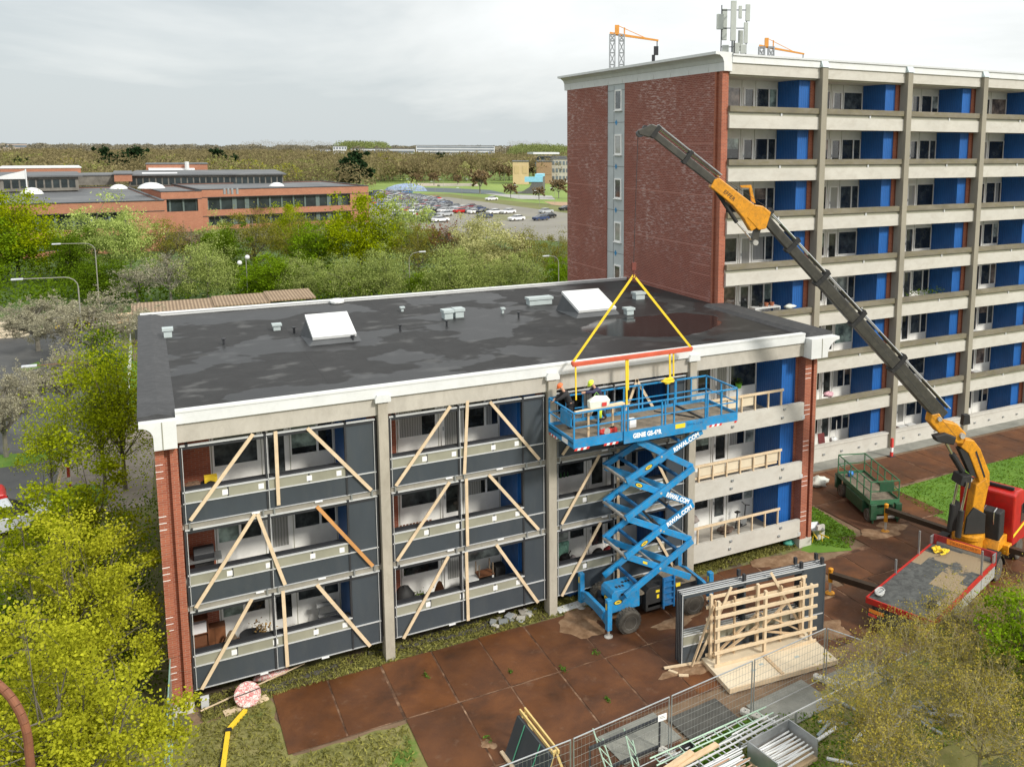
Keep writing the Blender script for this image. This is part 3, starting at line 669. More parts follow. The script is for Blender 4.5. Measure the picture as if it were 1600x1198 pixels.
xs=[2.42+1.83*i for i in range(30)]
for i,x in enumerate(xs):
    if x+1.8<24.6: plate(x,-3.72,x+1.79,-.34-(.06 if i%2 else 0),'rust-brown ground mat in the row laid along the front of the low block')
    if 6.0<x<34: plate(x,-7.14,x+1.79,-3.77,'rust-brown ground mat in the middle row, away from the block')
    if 6<x<11.6: plate(x,-10.6,x+1.79,-7.19,'rust-brown ground mat in the row cut by the mesh fence')
for x in (24.9,26.7,28.5,30.3,32.1): plate(x if x>28 else x,-3.72,x+1.77,(-.5 if x>28 else -1.7),'rust-brown ground mat in front of the red crane truck bed')
for x in (29.4,31.2,33.0): plate(x,-.4,x+1.77,3.0,'rust-brown ground mat under or beside the green lift')
for i in range(14):
    x=27.6+1.83*i; 
    plate(x,3.3,x+1.79,6.75,'rust-brown ground mat in the lane along the tall block')
for x in (34.2,36.0,37.8,39.6): plate(x,-7.1,x+1.77,-3.3,'rust-brown ground mat beside the truck cab')
patchm=groundm('wet_sand',[(.35,(.14,.075,.035)),(.5,(.24,.145,.08)),(.7,(.34,.23,.14))],2.2)
def patch(cx,cy,rx,ry,mat,z,seed,name,label,cat,group=None,n=28):
    rg=random.Random(seed); P=[]
    ph=[rg.uniform(0,6.28) for _ in range(4)]
    for i in range(n):
        a=2*math.pi*i/n; k=1+.22*math.sin(2*a+ph[0])+.15*math.sin(3*a+ph[1])+.10*math.sin(7*a+ph[2])+rg.uniform(-.05,.05)
        P.append((cx+rx*k*math.cos(a),cy+ry*k*math.sin(a)))
    m=MB(); h=.018
    m.add([(cx,cy,z+h)]+[(cx+(x-cx)*.8,cy+(y-cy)*.8,z+h*.8) for x,y in P]+[(x,y,z-.004) for x,y in P],
      [(0,1+i,1+(i+1)%n) for i in range(n)]+[(1+i,1+n+i,1+n+(i+1)%n,1+(i+1)%n) for i in range(n)])
    return tag(m.build(name,patchm,smooth=True),label,cat,group,'stuff')
for i,(x,y,rx,ry) in enumerate([(13.6,-1.2,.9,1.0),(15.2,-1.0,1.0,.7),(17.0,-2.9,1.1,.35),(15.5,-5.7,.8,.3),(16.2,-6.0,.7,.25),(20.5,-7.4,1.0,.25),(21.9,-6.2,.9,.5),(23.9,-.7,1.3,.6),(24.6,-1.1,1.0,.5),(29.9,-.8,.9,.6),(31.0,-.5,.7,.5),(22.9,-4.2,.8,.15),(8.0,-6.2,.2,.25)]):
    patch(x,y,rx,ry,tan,.052,i,'spilt_sand','patch of spilt tan sand on the brown mats','sand')
sl=[(12.3,-8.15,2.2,1.5,.1),(14.6,-8.35,2.0,1.3,.08),(9.2,-9.9,1.8,1.4,.1),(17.6,-9.1,2.6,1.6,.1),(20.6,-9.0,2.4,1.4,.1)]
for i,(x,y,w,d,a) in enumerate(sl):
    o=MB().box(-w/2,-d/2,0,w/2,d/2,.02).build('ground_sheet',slabm if i!=1 else pm('dark_sheet',(.07,.068,.06),.8,.3,2.)); o.location=(x,y,.055); o.rotation_euler=(0,0,a)
    tag(o,['pale grey sheet on the ground behind the mesh fence, left of a dark sheet','dark sheet lying by a concrete fence foot','pale grey sheet on the ground under the leaning frames','pale grey sheet under the twigs, right of the fence post','pale grey sheet far right behind the twigs'][i],'ground sheet','sheets laid on the ground at the fence')
# weeds in the mat joints
wd=np.random.default_rng(3); P=[]
for (x,y) in [(7.3,-1.8),(10.0,-3.0),(11.7,-3.75),(13.2,-3.4),(12.3,-6.0),(8.05,-5.95),(18,-7.6)]:
    P.append(wd.normal(size=(45,3))*[.05,.13,.03]*wd.uniform(.6,1.3)+[x,y,.08])
P=np.concatenate(P); quads('weeds',P,wd.uniform(.03,.09,len(P)),wd,leafm('weed_leaf',(.10,.20,.03)),None); bpy.data.objects['weeds']['kind']='stuff'; tag(bpy.data.objects['weeds'],'green weeds growing in the joints of the brown mats','weeds')
# grass tufts on near lawn and strips
def tufts(name,poly_pts,n,seed,col,h=.12):
    rg=np.random.default_rng(seed); V=[];xs_=[p[0] for p in poly_pts]; ys_=[p[1] for p in poly_pts]
    pts=[]
    while len(pts)<n:
        x,y=rg.uniform(min(xs_),max(xs_)),rg.uniform(min(ys_),max(ys_))
        ins=False; j=len(poly_pts)-1
        for i in range(len(poly_pts)):
            xi,yi=poly_pts[i];xj,yj=poly_pts[j]
            if (yi>y)!=(yj>y) and x<(xj-xi)*(y-yi)/(yj-yi)+xi: ins=not ins
            j=i
        if ins: pts.append((x,y,h*.4))
    P=np.array(pts); P[:,2]+=rg.uniform(-.02,.05,n)
    o=quads(name,P,rg.uniform(.06,.2,n),rg,col,None,up=-.2,aspect=.3); tag(o,None,None,None,'stuff'); return o
gl=leafm('grass_blade',(.13,.23,.02),.4,.3)
gd=leafm('dry_blade',(.26,.25,.07),.4,.3)
tag(tufts('grass',[(34.4,2.9),(33.6,-2.0),(36,-3.0),(48,-4),(52,1.0),(52,4.0),(44,3.2)],9000,1,gl),'mown green grass right of the green lift','grass')
tag(tufts('grass',[(26.3,-.3),(27.6,-1.35),(28.9,-.3),(29.2,3.2),(26.3,5)],3000,2,gl),'green grass at the foot of the right brick pier','grass')
tag(tufts('grass',[(.2,.6),(25.4,1.0),(25.6,-.1),(18,-.25),(2.2,-.5),(.2,-.9)],12000,3,gd),'thin yellowish grass along the foot of the low block','grass')
tag(tufts('grass',[(12.,-9.9),(13.6,-9.0),(16.3,-9.0),(19,-10.2),(22,-13),(12,-13)],7000,4,gl),'green grass between the mesh fence and the scaffold parts','grass')
tag(tufts('grass',[(-2,-8),(5.6,-8),(6.0,-4.1),(2.4,-4),(2.2,-.6),(.2,-1)],8000,5,gd),'dry grass left of the brown mats','grass')
# ================================================================ trees
bark=pm('bark',(.13,.115,.085),.95,.3,3.,bump=.3); barkg=pm('grey_bark',(.20,.185,.15),.95,.25,3.); barkw=pm('pale_bark',(.34,.32,.26),.9,.2,3.)
LM=dict(
 lime=leafm('leaf_lime',(.30,.36,.006),.35,.35,(.12,.17,.004)),
 limey=leafm('leaf_lime_yellow',(.47,.48,.035),.35,.45,(.22,.25,.012)),
 bright=leafm('leaf_bright',(.19,.30,.012),.4,.35),
 blossom=leafm('leaf_blossom',(.42,.50,.15),.35,.3,(.13,.21,.02)),
 cream=leafm('leaf_cream',(.50,.49,.22),.3,.3,(.22,.25,.06)),
 sage=leafm('leaf_sage',(.34,.40,.12),.4,.3,(.10,.14,.025)),
 olive=leafm('leaf_olive',(.23,.22,.035),.4,.3,(.11,.11,.02)),
 brown=leafm('leaf_brown',(.30,.22,.12),.35,.3,(.17,.125,.07)),
 rust=leafm('leaf_rust',(.24,.10,.06),.35,.3),
 grey=leafm('leaf_grey_bud',(.38,.36,.25),.3,.3,(.24,.22,.15)),
 pine=leafm('leaf_pine',(.022,.045,.018),.35,.1),
 limel=leafm('leaf_lime_light',(.34,.40,.012),.35,.4,(.14,.18,.006)),
 yb=leafm('leaf_yellow_brown',(.40,.33,.06),.4,.4,(.24,.22,.05)),
 green=leafm('leaf_green',(.11,.18,.010),.4,.35),
)
def crown_pts(rng,n_cl,per,H,Rr,z0,z1,sig,lob=.25,fill=.45):
    """clump centres spread through an uneven crown volume and leaves around them"""
    ph=rng.uniform(0,6.28,6); cz=(z0+z1)/2; hz=(z1-z0)/2
    d=rng.normal(size=(n_cl,3)); d/=np.linalg.norm(d,axis=1)[:,None]
    r=rng.uniform(0,1,n_cl)**fill
    az=np.arctan2(d[:,1],d[:,0]); k=1+lob*np.sin(2*az+ph[0])*np.cos(d[:,2]*2+ph[1])+lob*.7*np.sin(3*az+ph[2]+d[:,2]*3)+rng.uniform(-.12,.12,n_cl)
    sh=np.where(d[:,2]<0,1.0,1.0-.12*d[:,2])
    C_=np.stack([d[:,0]*r*k*Rr*sh,d[:,1]*r*k*Rr*sh,cz+d[:,2]*r*k*hz],1)
    s=sig*rng.uniform(.6,1.4,n_cl)
    P=C_[:,None,:]+rng.normal(size=(n_cl,per,3))*s[:,None,None]*np.array([1,1,.7])
    return C_,P.reshape(-1,3)
def limb_mesh(rng,C_,H,zt,r0,nl,twigs=0,lean=.0):
    m=MB(); top=(lean*H*.2,rng.uniform(-.2,.2),zt*1.0)
    m.tube((0,0,-.1),tuple(np.array(top)*[.5,.5,.5]),r0,8,r0*.8,cap=False); m.tube(tuple(np.array(top)*[.5,.5,.5]),top,r0*.8,8,r0*.55,cap=False)
    m.tube(top,(top[0]*1.3,top[1]*1.3,H*.82),r0*.55,6,r0*.12)
    idx=rng.choice(len(C_),min(nl,len(C_)),replace=False)
    for i in idx:
        c=C_[i]; t=rng.uniform(.35,1.0); s=np.array(top)*(.45+.55*t) if rng.random()<.6 else np.array([top[0]*1.1,top[1]*1.1,zt+(H*.8-zt)*rng.uniform(0,.8)])
        if c[2]<s[2]: s=np.array(top)*max(.3,min(1,c[2]/zt*.7))
        mid=(s+c)/2+np.array([0,0,.12*np.linalg.norm(c-s)])*rng.uniform(-.3,1)+rng.normal(size=3)*.06*np.linalg.norm(c-s)
        rr=r0*.32*rng.uniform(.6,1); m.tube(tuple(s),tuple(mid),rr,5,rr*.6,cap=False); m.tube(tuple(mid),tuple(c),rr*.6,4,rr*.15,cap=False)
        for _ in range(twigs):
            e=c+rng.normal(size=3)*.14*H*np.array([1,1,.8])*.6; b=mid+(c-mid)*rng.uniform(.2,1); m.tube(tuple(b),tuple(e),rr*.22,3,rr*.06,cap=False)
    return m
def tree(name,label,cat,seed,H,Rr,leaf,n_cl=60,per=70,size=.3,z0f=.2,sig=None,r0=None,bk=None,nl=16,twigs=0,lob=.25,fill=.45,group=None,up=.4,zt=None):
    rng=np.random.default_rng(seed); t=thing(name,label,cat,group=group)
    C_,P=crown_pts(rng,n_cl,per,H,Rr,H*z0f,H,sig or Rr*.115,lob,fill)
    limb_mesh(rng,C_,H,zt or H*.32,r0 or H*.022,nl,twigs).build('trunk',bk or bark,t,smooth=True)
    S=rng.uniform(.6,1.4,len(P))*size
    quads('crown',P,S,rng,LM[leaf],t,up)
    return t
def bare(name,label,cat,seed,H,Rr,leaf='grey',depth=5,r0=None,bk=None,leafn=0,size=.1,kids=(5,4,4,4,3,3),zt=.25,spread=.9,group=None,upb=.35):
    """leafless or budding tree: branches split again and again"""
    rng=np.random.default_rng(seed); t=thing(name,label,cat,group=group); m=MB(); tips=[]
    r0=r0 or H*.02
    def br(p,d,l,r,k):
        e=p+d*l; mid=(p+e)/2+rng.normal(size=3)*l*.05
        sd=6 if k==0 else 4 if k<2 else 3
        m.tube(tuple(p),tuple(mid),r,sd,r*.85,cap=False); m.tube(tuple(mid),tuple(e),r*.85,sd,r*.65,cap=False)
        if k>=depth: tips.append(e); return
        for i in range(kids[k]):
            nd=d+rng.normal(size=3)*spread*np.array([1,1,.75]); nd[2]+=upb*.4
            # keep inside the crown envelope
            nd/=np.linalg.norm(nd); f=rng.uniform(.35,1.)
            s=p+(e-p)*f
            tgt=s+nd*l*.7; hr=np.hypot(tgt[0],tgt[1])
            if hr>Rr: nd[:2]*=.35; nd/=np.linalg.norm(nd)
            if tgt[2]>H: nd[2]*=.2; nd/=np.linalg.norm(nd)
            if tgt[2]<H*.22: nd[2]=abs(nd[2]); nd/=np.linalg.norm(nd)
            br(s,nd,l*rng.uniform(.55,.8),r*.5,k+1)
            if k>=2: tips.append(s+nd*l*.5)
    br(np.array([0,0,-.1]),np.array([0,0,1.]),H*zt,r0,0) if False else None
    m.tube((0,0,-.1),(0,0,H*zt),r0,7,r0*.8,cap=False)
    for i in range(kids[0]):
        a=2*math.pi*(i+rng.uniform(-.3,.3))/kids[0]; d=np.array([math.cos(a)*spread,math.sin(a)*spread,rng.uniform(.8,1.5)]); d/=np.linalg.norm(d)
        br(np.array([0,0,H*zt*rng.uniform(.85,1)]),d,H*.30,r0*.55,1)
    br(np.array([0,0,H*zt]),np.array([.05,.05,1.]),H*.3,r0*.6,1)
    m.build('trunk',bk or barkg,t)
    T=np.array(tips); n=leafn or 2; P=T[rng.integers(0,len(T),int(len(T)*n))]+rng.normal(size=(int(len(T)*n),3))*H*.012
    quads('crown',P,rng.uniform(.6,1.4,len(P))*size,rng,LM[leaf],t)
    return t
PROTO={}
def proto(k,f): PROTO[k]=f; return f
def put(o,x,y,H0,H,label,rz=0,wide=1.,first=[]):
    """the first use moves the prototype itself"""
    s=H/H0
    if o.name in first: c=copy_tree(o)
    else: first.append(o.name); c=o
    c.location=(x,y,0); c.rotation_euler=(0,0,rz); c.scale=(s*wide,s*wide,s); c['label']=label; return c
GB='trees of the green belt behind the low block'
K=dict(
 lime=(tree('lime_tree','x','tree',1,10,5.2,'lime',130,130,.22,.12,group=GB),10,5.2),
 bright=(tree('shrub_tree','x','tree',2,10,4.5,'bright',100,120,.25,.05,group=GB),10,4.5),
 blossom=(tree('blossom_tree','x','tree',3,10,4.6,'blossom',110,110,.22,.1,group=GB,bk=barkg),10,4.6),
 cream=(tree('blossom_tree','x','tree',4,10,4.6,'cream',110,105,.21,.1,group=GB,bk=barkg),10,4.6),
 sage=(tree('willow_tree','x','tree',5,10,5.4,'sage',140,120,.19,.05,group=GB,bk=barkg,lob=.15),10,5.4),
 olive=(tree('budding_tree','x','tree',6,10,4.6,'olive',110,95,.16,.12,group=GB,twigs=2,nl=40,bk=barkg),10,4.6),
 brown=(bare('bare_tree','x','tree',7,10,4.2,'brown',4,leafn=3,size=.22,group=GB),10,4.2),
 rust=(bare('bare_tree','x','tree',8,10,4.2,'rust',4,leafn=3,size=.22,group=GB),10,4.2),
 grey=(bare('bare_tree','x','tree',9,10,5.0,'grey',4,leafn=4,size=.17,group=GB),10,5.0),
 green=(tree('green_tree','x','tree',10,10,4.5,'green',110,110,.24,.08,group=GB),10,4.5),
)
def place(u,vb,vt,hw,kind,label,rz=None):
    p=gp(u,vb); dist=math.hypot(p[0]-CC[0],p[1]-CC[1]); H=vp(u,vt,dist)[2]
    o,H0,R0=K[kind]; pxm=FPX/np.dot(np.array([p[0],p[1],H/2])-CC,fw); wd=hw/pxm
    s=H/H0
    return put(o,p[0],p[1],H0,H,label,rz if rz is not None else (u*7.3)%6.28,wide=wd/(R0*s))
BT=[
 (30,436,300,78,'lime','big round lime-green tree at the far left in front of the brick school'),
 (-15,446,330,60,'bright','green tree cut by the left edge of the picture'),
 (152,432,324,62,'blossom','pale blossoming tree right of the big lime-green tree'),
 (205,438,325,45,'blossom','whitish blossoming tree in front of the left school wing'),
 (115,445,360,38,'green','green tree below the pale blossoming tree'),
 (262,430,340,45,'olive','thin olive budding tree before the recess of the school front'),
 (300,428,338,36,'brown','bare brown tree at the corner of the school front'),
 (215,474,398,55,'grey','grey leafless tree left of centre of the belt, above the shed roof'),
 (268,478,372,56,'grey','large grey leafless tree behind the left end of the shed'),
 (326,474,378,52,'sage','round grey-green willow behind the shed'),
 (398,434,322,54,'olive','tall olive tree with pale stems before the school windows'),
 (355,445,352,46,'green','green tree behind the round willow'),
 (345,428,345,30,'blossom','small whitish blossom tree low before the school front'),
 (470,432,330,48,'olive','olive tree before the middle of the school windows'),
 (455,420,318,36,'lime','yellow-lime crown before the school windows'),
 (498,440,345,44,'bright','bright green tree left of the big lime tree'),
 (566,440,303,66,'lime','big lime-green tree at the right end of the school'),
 (425,474,395,44,'bright','bright green young tree with pale blossom by the lamp post'),
 (475,474,400,42,'sage','grey-green willow behind the roof edge, left of two others'),
 (538,474,400,42,'sage','grey-green willow in the middle of the belt'),
 (604,474,388,48,'sage','grey-green willow left of the bright green bush'),
 (632,436,308,50,'blossom','tall pale blossoming tree before the car park'),
 (655,445,345,40,'olive','olive thin tree right of the tall blossoming one'),
 (690,440,320,48,'rust','leafless reddish tree in front of the parked cars'),
 (700,440,352,40,'olive','olive budding tree under the reddish one'),
 (705,474,385,56,'sage','broad grey-green willow right of the bright green bush'),
 (738,450,333,45,'cream','cream blossoming tree before the parked cars'),
 (780,458,350,62,'cream','broad cream blossoming tree right of centre'),
 (765,474,400,40,'sage','grey-green willow low beneath the cream blossom'),
 (818,472,392,40,'sage','grey-green willow close to the tall block'),
 (828,450,355,38,'olive','olive tree near the brick gable'),
 (812,452,345,26,'brown','slender leafless tree with pale stem before the car park'),
 (872,455,358,30,'olive','brownish budding tree beside the brick gable'),
 (878,470,400,26,'bright','bright green tree touching the brick gable'),
 (655,474,425,24,'bright','bright green round bush behind the roof edge'),
 (160,468,402,45,'green','dark green undergrowth tree behind the bare trees'),
 (570,468,415,40,'green','green undergrowth tree under the big lime tree'),
 (395,470,430,32,'green','low green tree beside the lamp post'),
]
for a in BT: place(*a)
# low scrub along the belt: one mass
rng=np.random.default_rng(77); Pp=[]
for i in range(260):
    u=rng.uniform(-60,900); v=rng.uniform(440,480); p=gp(u,v); s=rng.uniform(.8,2.0)
    Pp.append(rng.normal(size=(70,3))*[s*1.1,s*1.1,s*.55]+[p[0],p[1],s*.9])
Pp=np.concatenate(Pp); Pp[:,2]=np.abs(Pp[:,2]); o=quads('undergrowth',Pp,rng.uniform(.2,.42,len(Pp)),rng,LM['green'],None); tag(o,'tangled green undergrowth filling the belt between the trees','undergrowth',None,'stuff')
# ---- left: bare yard trees, green young trees
kg=bare('bare_tree','x','tree',31,7,3.6,'grey',5,leafn=9,size=.105,bk=barkg,group='leafless trees around the asphalt yard',kids=(5,4,4,3,3),r0=.19)
for (u,vb,vt,hw,lab) in [(10,714,560,70,'leafless tree at the left edge on the green verge'),(108,650,530,72,'leafless tree standing over the dark asphalt yard'),(148,575,446,98,'large leafless tree before the left corner of the roof'),(60,548,452,70,'leafless tree beside the stacked timber')]:
    p=gp(u,vb); dist=math.hypot(p[0]-CC[0],p[1]-CC[1]); H=vp(u,vt,dist)[2]; pxm=FPX/np.dot(np.array([p[0],p[1],H/2])-CC,fw)
    put(kg,p[0],p[1],7,H,lab,u*.37,wide=(hw/pxm)/(3.6*H/7))
t1=tree('young_tree','slender green tree right beside the left end of the low block','tree',41,8.6,2.5,'limel',150,70,.11,.12,sig=.45,nl=45,twigs=4,r0=.12,bk=bark,fill=.6); t1.location=(*gp(196,766)[:2],0)
t2=tree('young_tree','slender green tree left of the one beside the block','tree',42,7.8,2.5,'limel',140,70,.11,.15,sig=.45,nl=40,twigs=4,r0=.10,fill=.6); t2.location=(*gp(165,770)[:2],0)
t3=tree('small_tree','small green tree on the grass island beside the red and white bollard','tree',43,4.6,1.6,'limel',80,60,.10,.3,sig=.3,nl=25,twigs=3,r0=.06,fill=.6); t3.location=(*gp(83,778)[:2],0)
t4=tree('conical_tree','narrow green conifer-like tree by the yard fence','tree',44,6.5,1.5,'green',70,60,.14,.1,sig=.4,nl=20,r0=.08); t4.location=(*gp(172,655)[:2],0)
# ---- foreground yellow-green maples
def big(name,lab,seed,x,y,H,Rr,leaf,n,per,size,z0=.08,**k):
    t=tree(name,lab,'tree',seed,H,Rr,leaf,n,per,size,z0,sig=Rr*.10,nl=70,twigs=5,r0=.16,fill=.42,**k); t.location=(x,y,0); return t
big('maple_tree','yellow-green maple covering the lower left corner, nearest the camera',51,-3.0,-6.0,6.6,2.55,'limey',120,330,.088)
big('maple_tree','yellow-green maple growing against the left brick pier',52,-3.05,-.2,7.3,2.35,'limey',130,300,.082)
big('maple_tree','yellow-green tree behind the one at the brick pier',53,-3.5,6.0,7.0,2.4,'limel',150,150,.115)
big('maple_tree','darker green tree at the left edge below the silver car',54,-7.4,4.6,4.0,2.8,'bright',130,140,.12)
big('maple_tree','green tree at the left edge behind the rusty lamp post',55,-6.9,-.5,5.2,2.6,'bright',190,140,.11)
# ivy and shrubs at the foot of the end wall
rng=np.random.default_rng(5); P=[]
for i in range(60): P.append(rng.normal(size=(90,3))*[.35,.45,.4]+[rng.uniform(-3.2,-.9),rng.uniform(1.5,17),rng.uniform(.3,1.3)])
P=np.concatenate(P); P[:,2]=np.abs(P[:,2]); P[:,0]=np.minimum(P[:,0],-.65); tag(quads('shrubbery',P,rng.uniform(.07,.16,len(P)),rng,LM['green'],None),'dark green shrubs along the end wall of the low block','shrubs',None,'stuff')
# ---- foreground twiggy trees on the right
def twig(lab,seed,x,y,H,Rr,leaf,n,size,**k):
    t=bare('twiggy_tree',lab,'tree',seed,H,Rr,leaf,5,leafn=n*.8,size=size*.8,bk=pm('twig_bark',(.27,.235,.12),.9,.3,4.),kids=(6,5,4,4,3),r0=.062,spread=.95,**k); t.location=(x,y,0); return t
twig('twiggy tree with small yellow-brown leaves in front of the truck tail',61,20.2,-11.6,4.6,2.5,'yb',2,.07)
twig('twiggy tree with sparse yellow-brown leaves, right of the one at the truck tail',62,23.3,-11.3,4.8,2.6,'yb',1.6,.07)
twig('twiggy low tree over the pale sheets in the lower right',63,17.6,-12.6,4.0,2.3,'yb',1.8,.07)
twig('twiggy tree at the right edge behind the green leafy one',66,26.2,-11.6,4.6,2.4,'yb',1.8,.07)
twig('twiggy tree in the middle of the lower right thicket',67,21.8,-13.2,4.4,2.5,'yb',1.8,.07)
twig('low twiggy tree right of the crate of white tubes',68,17.0,-14.2,3.6,2.0,'yb',1.6,.07)
twig('twiggy tree at the bottom edge right of the scaffold parts',64,20.0,-14.6,4.3,2.6,'yb',2,.07)
big('green_bush','bright green leafy tree at the lower right edge',65,23.6,-13.6,4.6,2.0,'bright',120,120,.10,0.05)
# ================================================================ far woods
def far_wood(name,lab,seed,specs,mat,leafsize,n=230):
    rng=np.random.default_rng(seed); P=[];S=[]
    for (x,y,h,r) in specs:
        d=rng.normal(size=(n,3)); d/=np.linalg.norm(d,axis=1)[:,None]; d[:,2]=np.where(rng.random(n)<.7,np.abs(d[:,2]),d[:,2]); rr=rng.uniform(.5,1.0,n)**.4
        P.append(np.stack([x+d[:,0]*rr*r,y+d[:,1]*rr*r,h*.55+d[:,2]*rr*h*.45],1)); S.append(rng.uniform(.5,1.2,n)*leafsize*.36*(r/5))
    P=np.concatenate(P); P[:,2]=np.maximum(P[:,2],.3)
    o=quads(name,P,np.concatenate(S),rng,mat,None,up=-.1,aspect=.45); tag(o,lab,'wood',None,'stuff'); return o
rng=np.random.default_rng(9)
def field(n,u0,u1,d0,d1,h0,h1,skip=None,pw=1.):
    out=[]
    for _ in range(n):
        u=rng.uniform(u0,u1); dist=d0+(d1-d0)*rng.uniform(0,1)**pw; p=vp(u,224,dist)
        if skip and skip(u,dist): continue
        out.append((p[0],p[1],rng.uniform(h0,h1),rng.uniform(4,7.5)*(1+dist/1500)))
    return out
skipf=lambda u,d:(u>575 and d<430) or (u>640 and d<480)
wm=leafm('wood_brown',(.26,.22,.11),.15,.3,(.22,.18,.10),ns=.05,nd=.95)
far_wood('woodland','broad leafless brown wood stretching to the horizon',1,field(1350,-80,620,300,900,8.5,15.5,skipf,.8)+field(650,560,1000,430,1100,8,14),wm,2.2)
far_wood('woodland','distant leafless trees along the horizon',2,field(900,-80,1700,900,2300,12,19),leafm('wood_far',(.26,.235,.17),.2,.2,ns=.03,nd=.8),3.6)
far_wood('woodland','olive green trees scattered in the brown wood',3,field(170,-80,620,300,800,10,14.5,skipf)+field(130,560,1000,480,1100,8,13),leafm('wood_olive',(.26,.27,.09),.3,.3),2.0)
far_wood('woodland','yellow-green crowns dotted in the brown wood',4,field(26,-80,620,320,800,10,14,skipf)+field(24,600,900,500,900,8,12),leafm('wood_lime',(.33,.32,.04),.3,.3),2.0)
far_wood('woodland','green rise of trees on the right of the horizon',5,[(*vp(rng.uniform(805,890),224,rng.uniform(700,900))[:2],rng.uniform(17,21),9) for _ in range(70)]+[(*vp(rng.uniform(530,600),224,rng.uniform(1000,1200))[:2],rng.uniform(20,24),11) for _ in range(60)],leafm('wood_hill',(.24,.28,.10),.3,.3),2.4)
far_wood('woodland','row of poplars on the horizon',6,[(*vp(u,224,1500)[:2],rng.uniform(24,29),4) for u in np.arange(795,860,2.6)],leafm('wood_poplar',(.32,.28,.2),.3,.3),2.2)
far_wood('woodland','thin leafless tree row on the horizon left of the white building',7,[(*vp(u,224,1500)[:2],rng.uniform(22,27),5) for u in np.arange(380,520,3.6)],MATS['wood_poplar'],2.2)
for i,(u,d,h,lab) in enumerate([(160,420,17,'dark pine left of centre of the wood'),(183,400,15,'dark pine in the wood, right of the leftmost tall one'),(205,420,17,'dark pine touching the skyline'),(216,415,16.5,'twin dark pine on the skyline'),(33,400,13,'dark pine low at the left'),(340,480,16,'dark pine group in the middle of the wood'),(362,400,14,'small dark conifer in the wood'),(540,330,14,'dark conifer left of the park lawn'),(555,345,16,'big dark cedar beside the park lawn'),(688,560,14,'dark pine before the long white building')]):
    p=vp(u,224,d)
    if i==0: pine=tree('pine_tree','x','tree',90,14,4.2,'pine',50,60,.9,.3,group='dark pines in the far wood'); 
    put(pine,p[0],p[1],14,h,lab,i*1.1,wide=.8+.2*(i%3))
# park trees: separate leafless trees on the lawn
kp=bare('park_tree','x','tree',95,11,4.9,'brown',3,leafn=22,size=.6,kids=(5,5,4,3),group='leafless trees in the park beyond the car park')
k2=tree('park_tree','x','tree',96,11,4.4,'olive',45,60,.5,.2,group='trees in the park beyond the car park')
k3=tree('park_tree','x','tree',97,11,4.4,'cream',40,45,.5,.2,group='trees in the park beyond the car park')
rng=np.random.default_rng(12); spots=[]
for i in range(95):
    u=rng.uniform(590,885) if i<80 else rng.uniform(575,640); v=rng.uniform(266,284) ; spots.append((u,v))
for i,(u,v) in enumerate(spots):
    p=gp(u,v); o=kp if i%6 else (k2 if i%12 else k3)
    put(o,p[0],p[1],11,rng.uniform(9,13),'leafless brown tree on the park lawn' if o is kp else ('olive tree on the park lawn' if o is k2 else 'pale blossoming tree on the park lawn'),i*.7)
for (u,v,h,lab) in [(750,303,12,'lone bare tree left of the skate track'),(651,292,8,'young bare tree at the sand court'),(715,291,7,'young bare tree right of the sand court'),(678,290,8,'young bare tree in the middle of the sand court'),(752,291,9,'young bare tree near the track bend'),(798,310,7,'small tree by the light path'),(873,310,9,'young tree on the bright lawn near the gable'),(842,313,6,'small tree at the gravel bay')]:
    p=gp(u,v); put(kp,p[0],p[1],11,h,lab,u)
# ================================================================ machines and people
def xf(m,Mx,i0=0):
    for i in range(i0,len(m.v)): m.v[i]=tuple(Mx@Vector(m.v[i]))
    return m
# ---------------- blue rough-terrain scissor lift
lift=thing('scissor_lift','blue scissor lift raised before the facade, carrying two workers','scissor lift',(16.4,-1.4,0),world=True)
bl,bd=M['blue'],M['blued']
YF,YB=-2.3,-.62
ch=MB(); ch.box(14.5,-1.9,.55,18.6,-.95,1.05).box(14.3,-1.6,.45,18.9,-1.25,.9).box(16.1,-2.2,.5,17.2,-2.1,.62)
ch.build('chassis',M['dark'],lift)
MB().box(14.6,-2.1,1.05,18.4,-.8,1.12).build('deck_plate',M['deck'],lift)
e_=MB(); e_.prism([(14.5,.65),(15.75,.65),(15.75,1.35),(15.6,1.52),(14.62,1.52),(14.5,1.4)],'y',-2.15,-1.25)
en=e_.build('engine_cover',bl,lift,bevel=.02)
v_=MB()
for q in range(4): v_.box(14.9+q*.2,-2.157,1.28,15.02+q*.2,-2.151,1.37)
for q in range(3): v_.box(14.8+q*.14,-1.95,1.521,14.9+q*.14,-1.8,1.525); v_.box(15.2+q*.14,-1.7,1.521,15.3+q*.14,-1.55,1.525)
v_.build('vent_slot',M['black'],en)
def oval(parent,c,xd,yd,a=.2,b=.075,mat=None):
    """black-rimmed yellow oval sticker"""
    xd,yd=Vector(xd).normalized(),Vector(yd).normalized(); nn=xd.cross(yd); c=Vector(c)
    for k,(s_,mt,o) in enumerate(((1,M['black'],.004),(.8,pm('sticker_yellow',(.75,.55,.05),.5,.05),.007),(.45,M['black'],.010))):
        m=MB(); m.add([c+nn*o+xd*(a*s_*math.cos(t))+yd*(b*s_*math.sin(t)*(1 if k<2 else .45)) for t in [2*math.pi*i/14 for i in range(14)]],[tuple(range(14))]); m.build('oval_sticker',mt,parent)
oval(en,(14.497,-1.72,1.08),(0,-1,0),(0,0,1),.22,.12)
oval(en,(14.78,-2.152,1.05),(1,0,0),(0,0,1),.2,.1)
MB().prism([(16.0,.35),(17.1,.35),(17.1,1.3),(16.15,1.3),(16.0,1.15)],'y',-2.2,-1.2).build('battery_box',M['black'],lift,bevel=.02)
lb=MB(); 
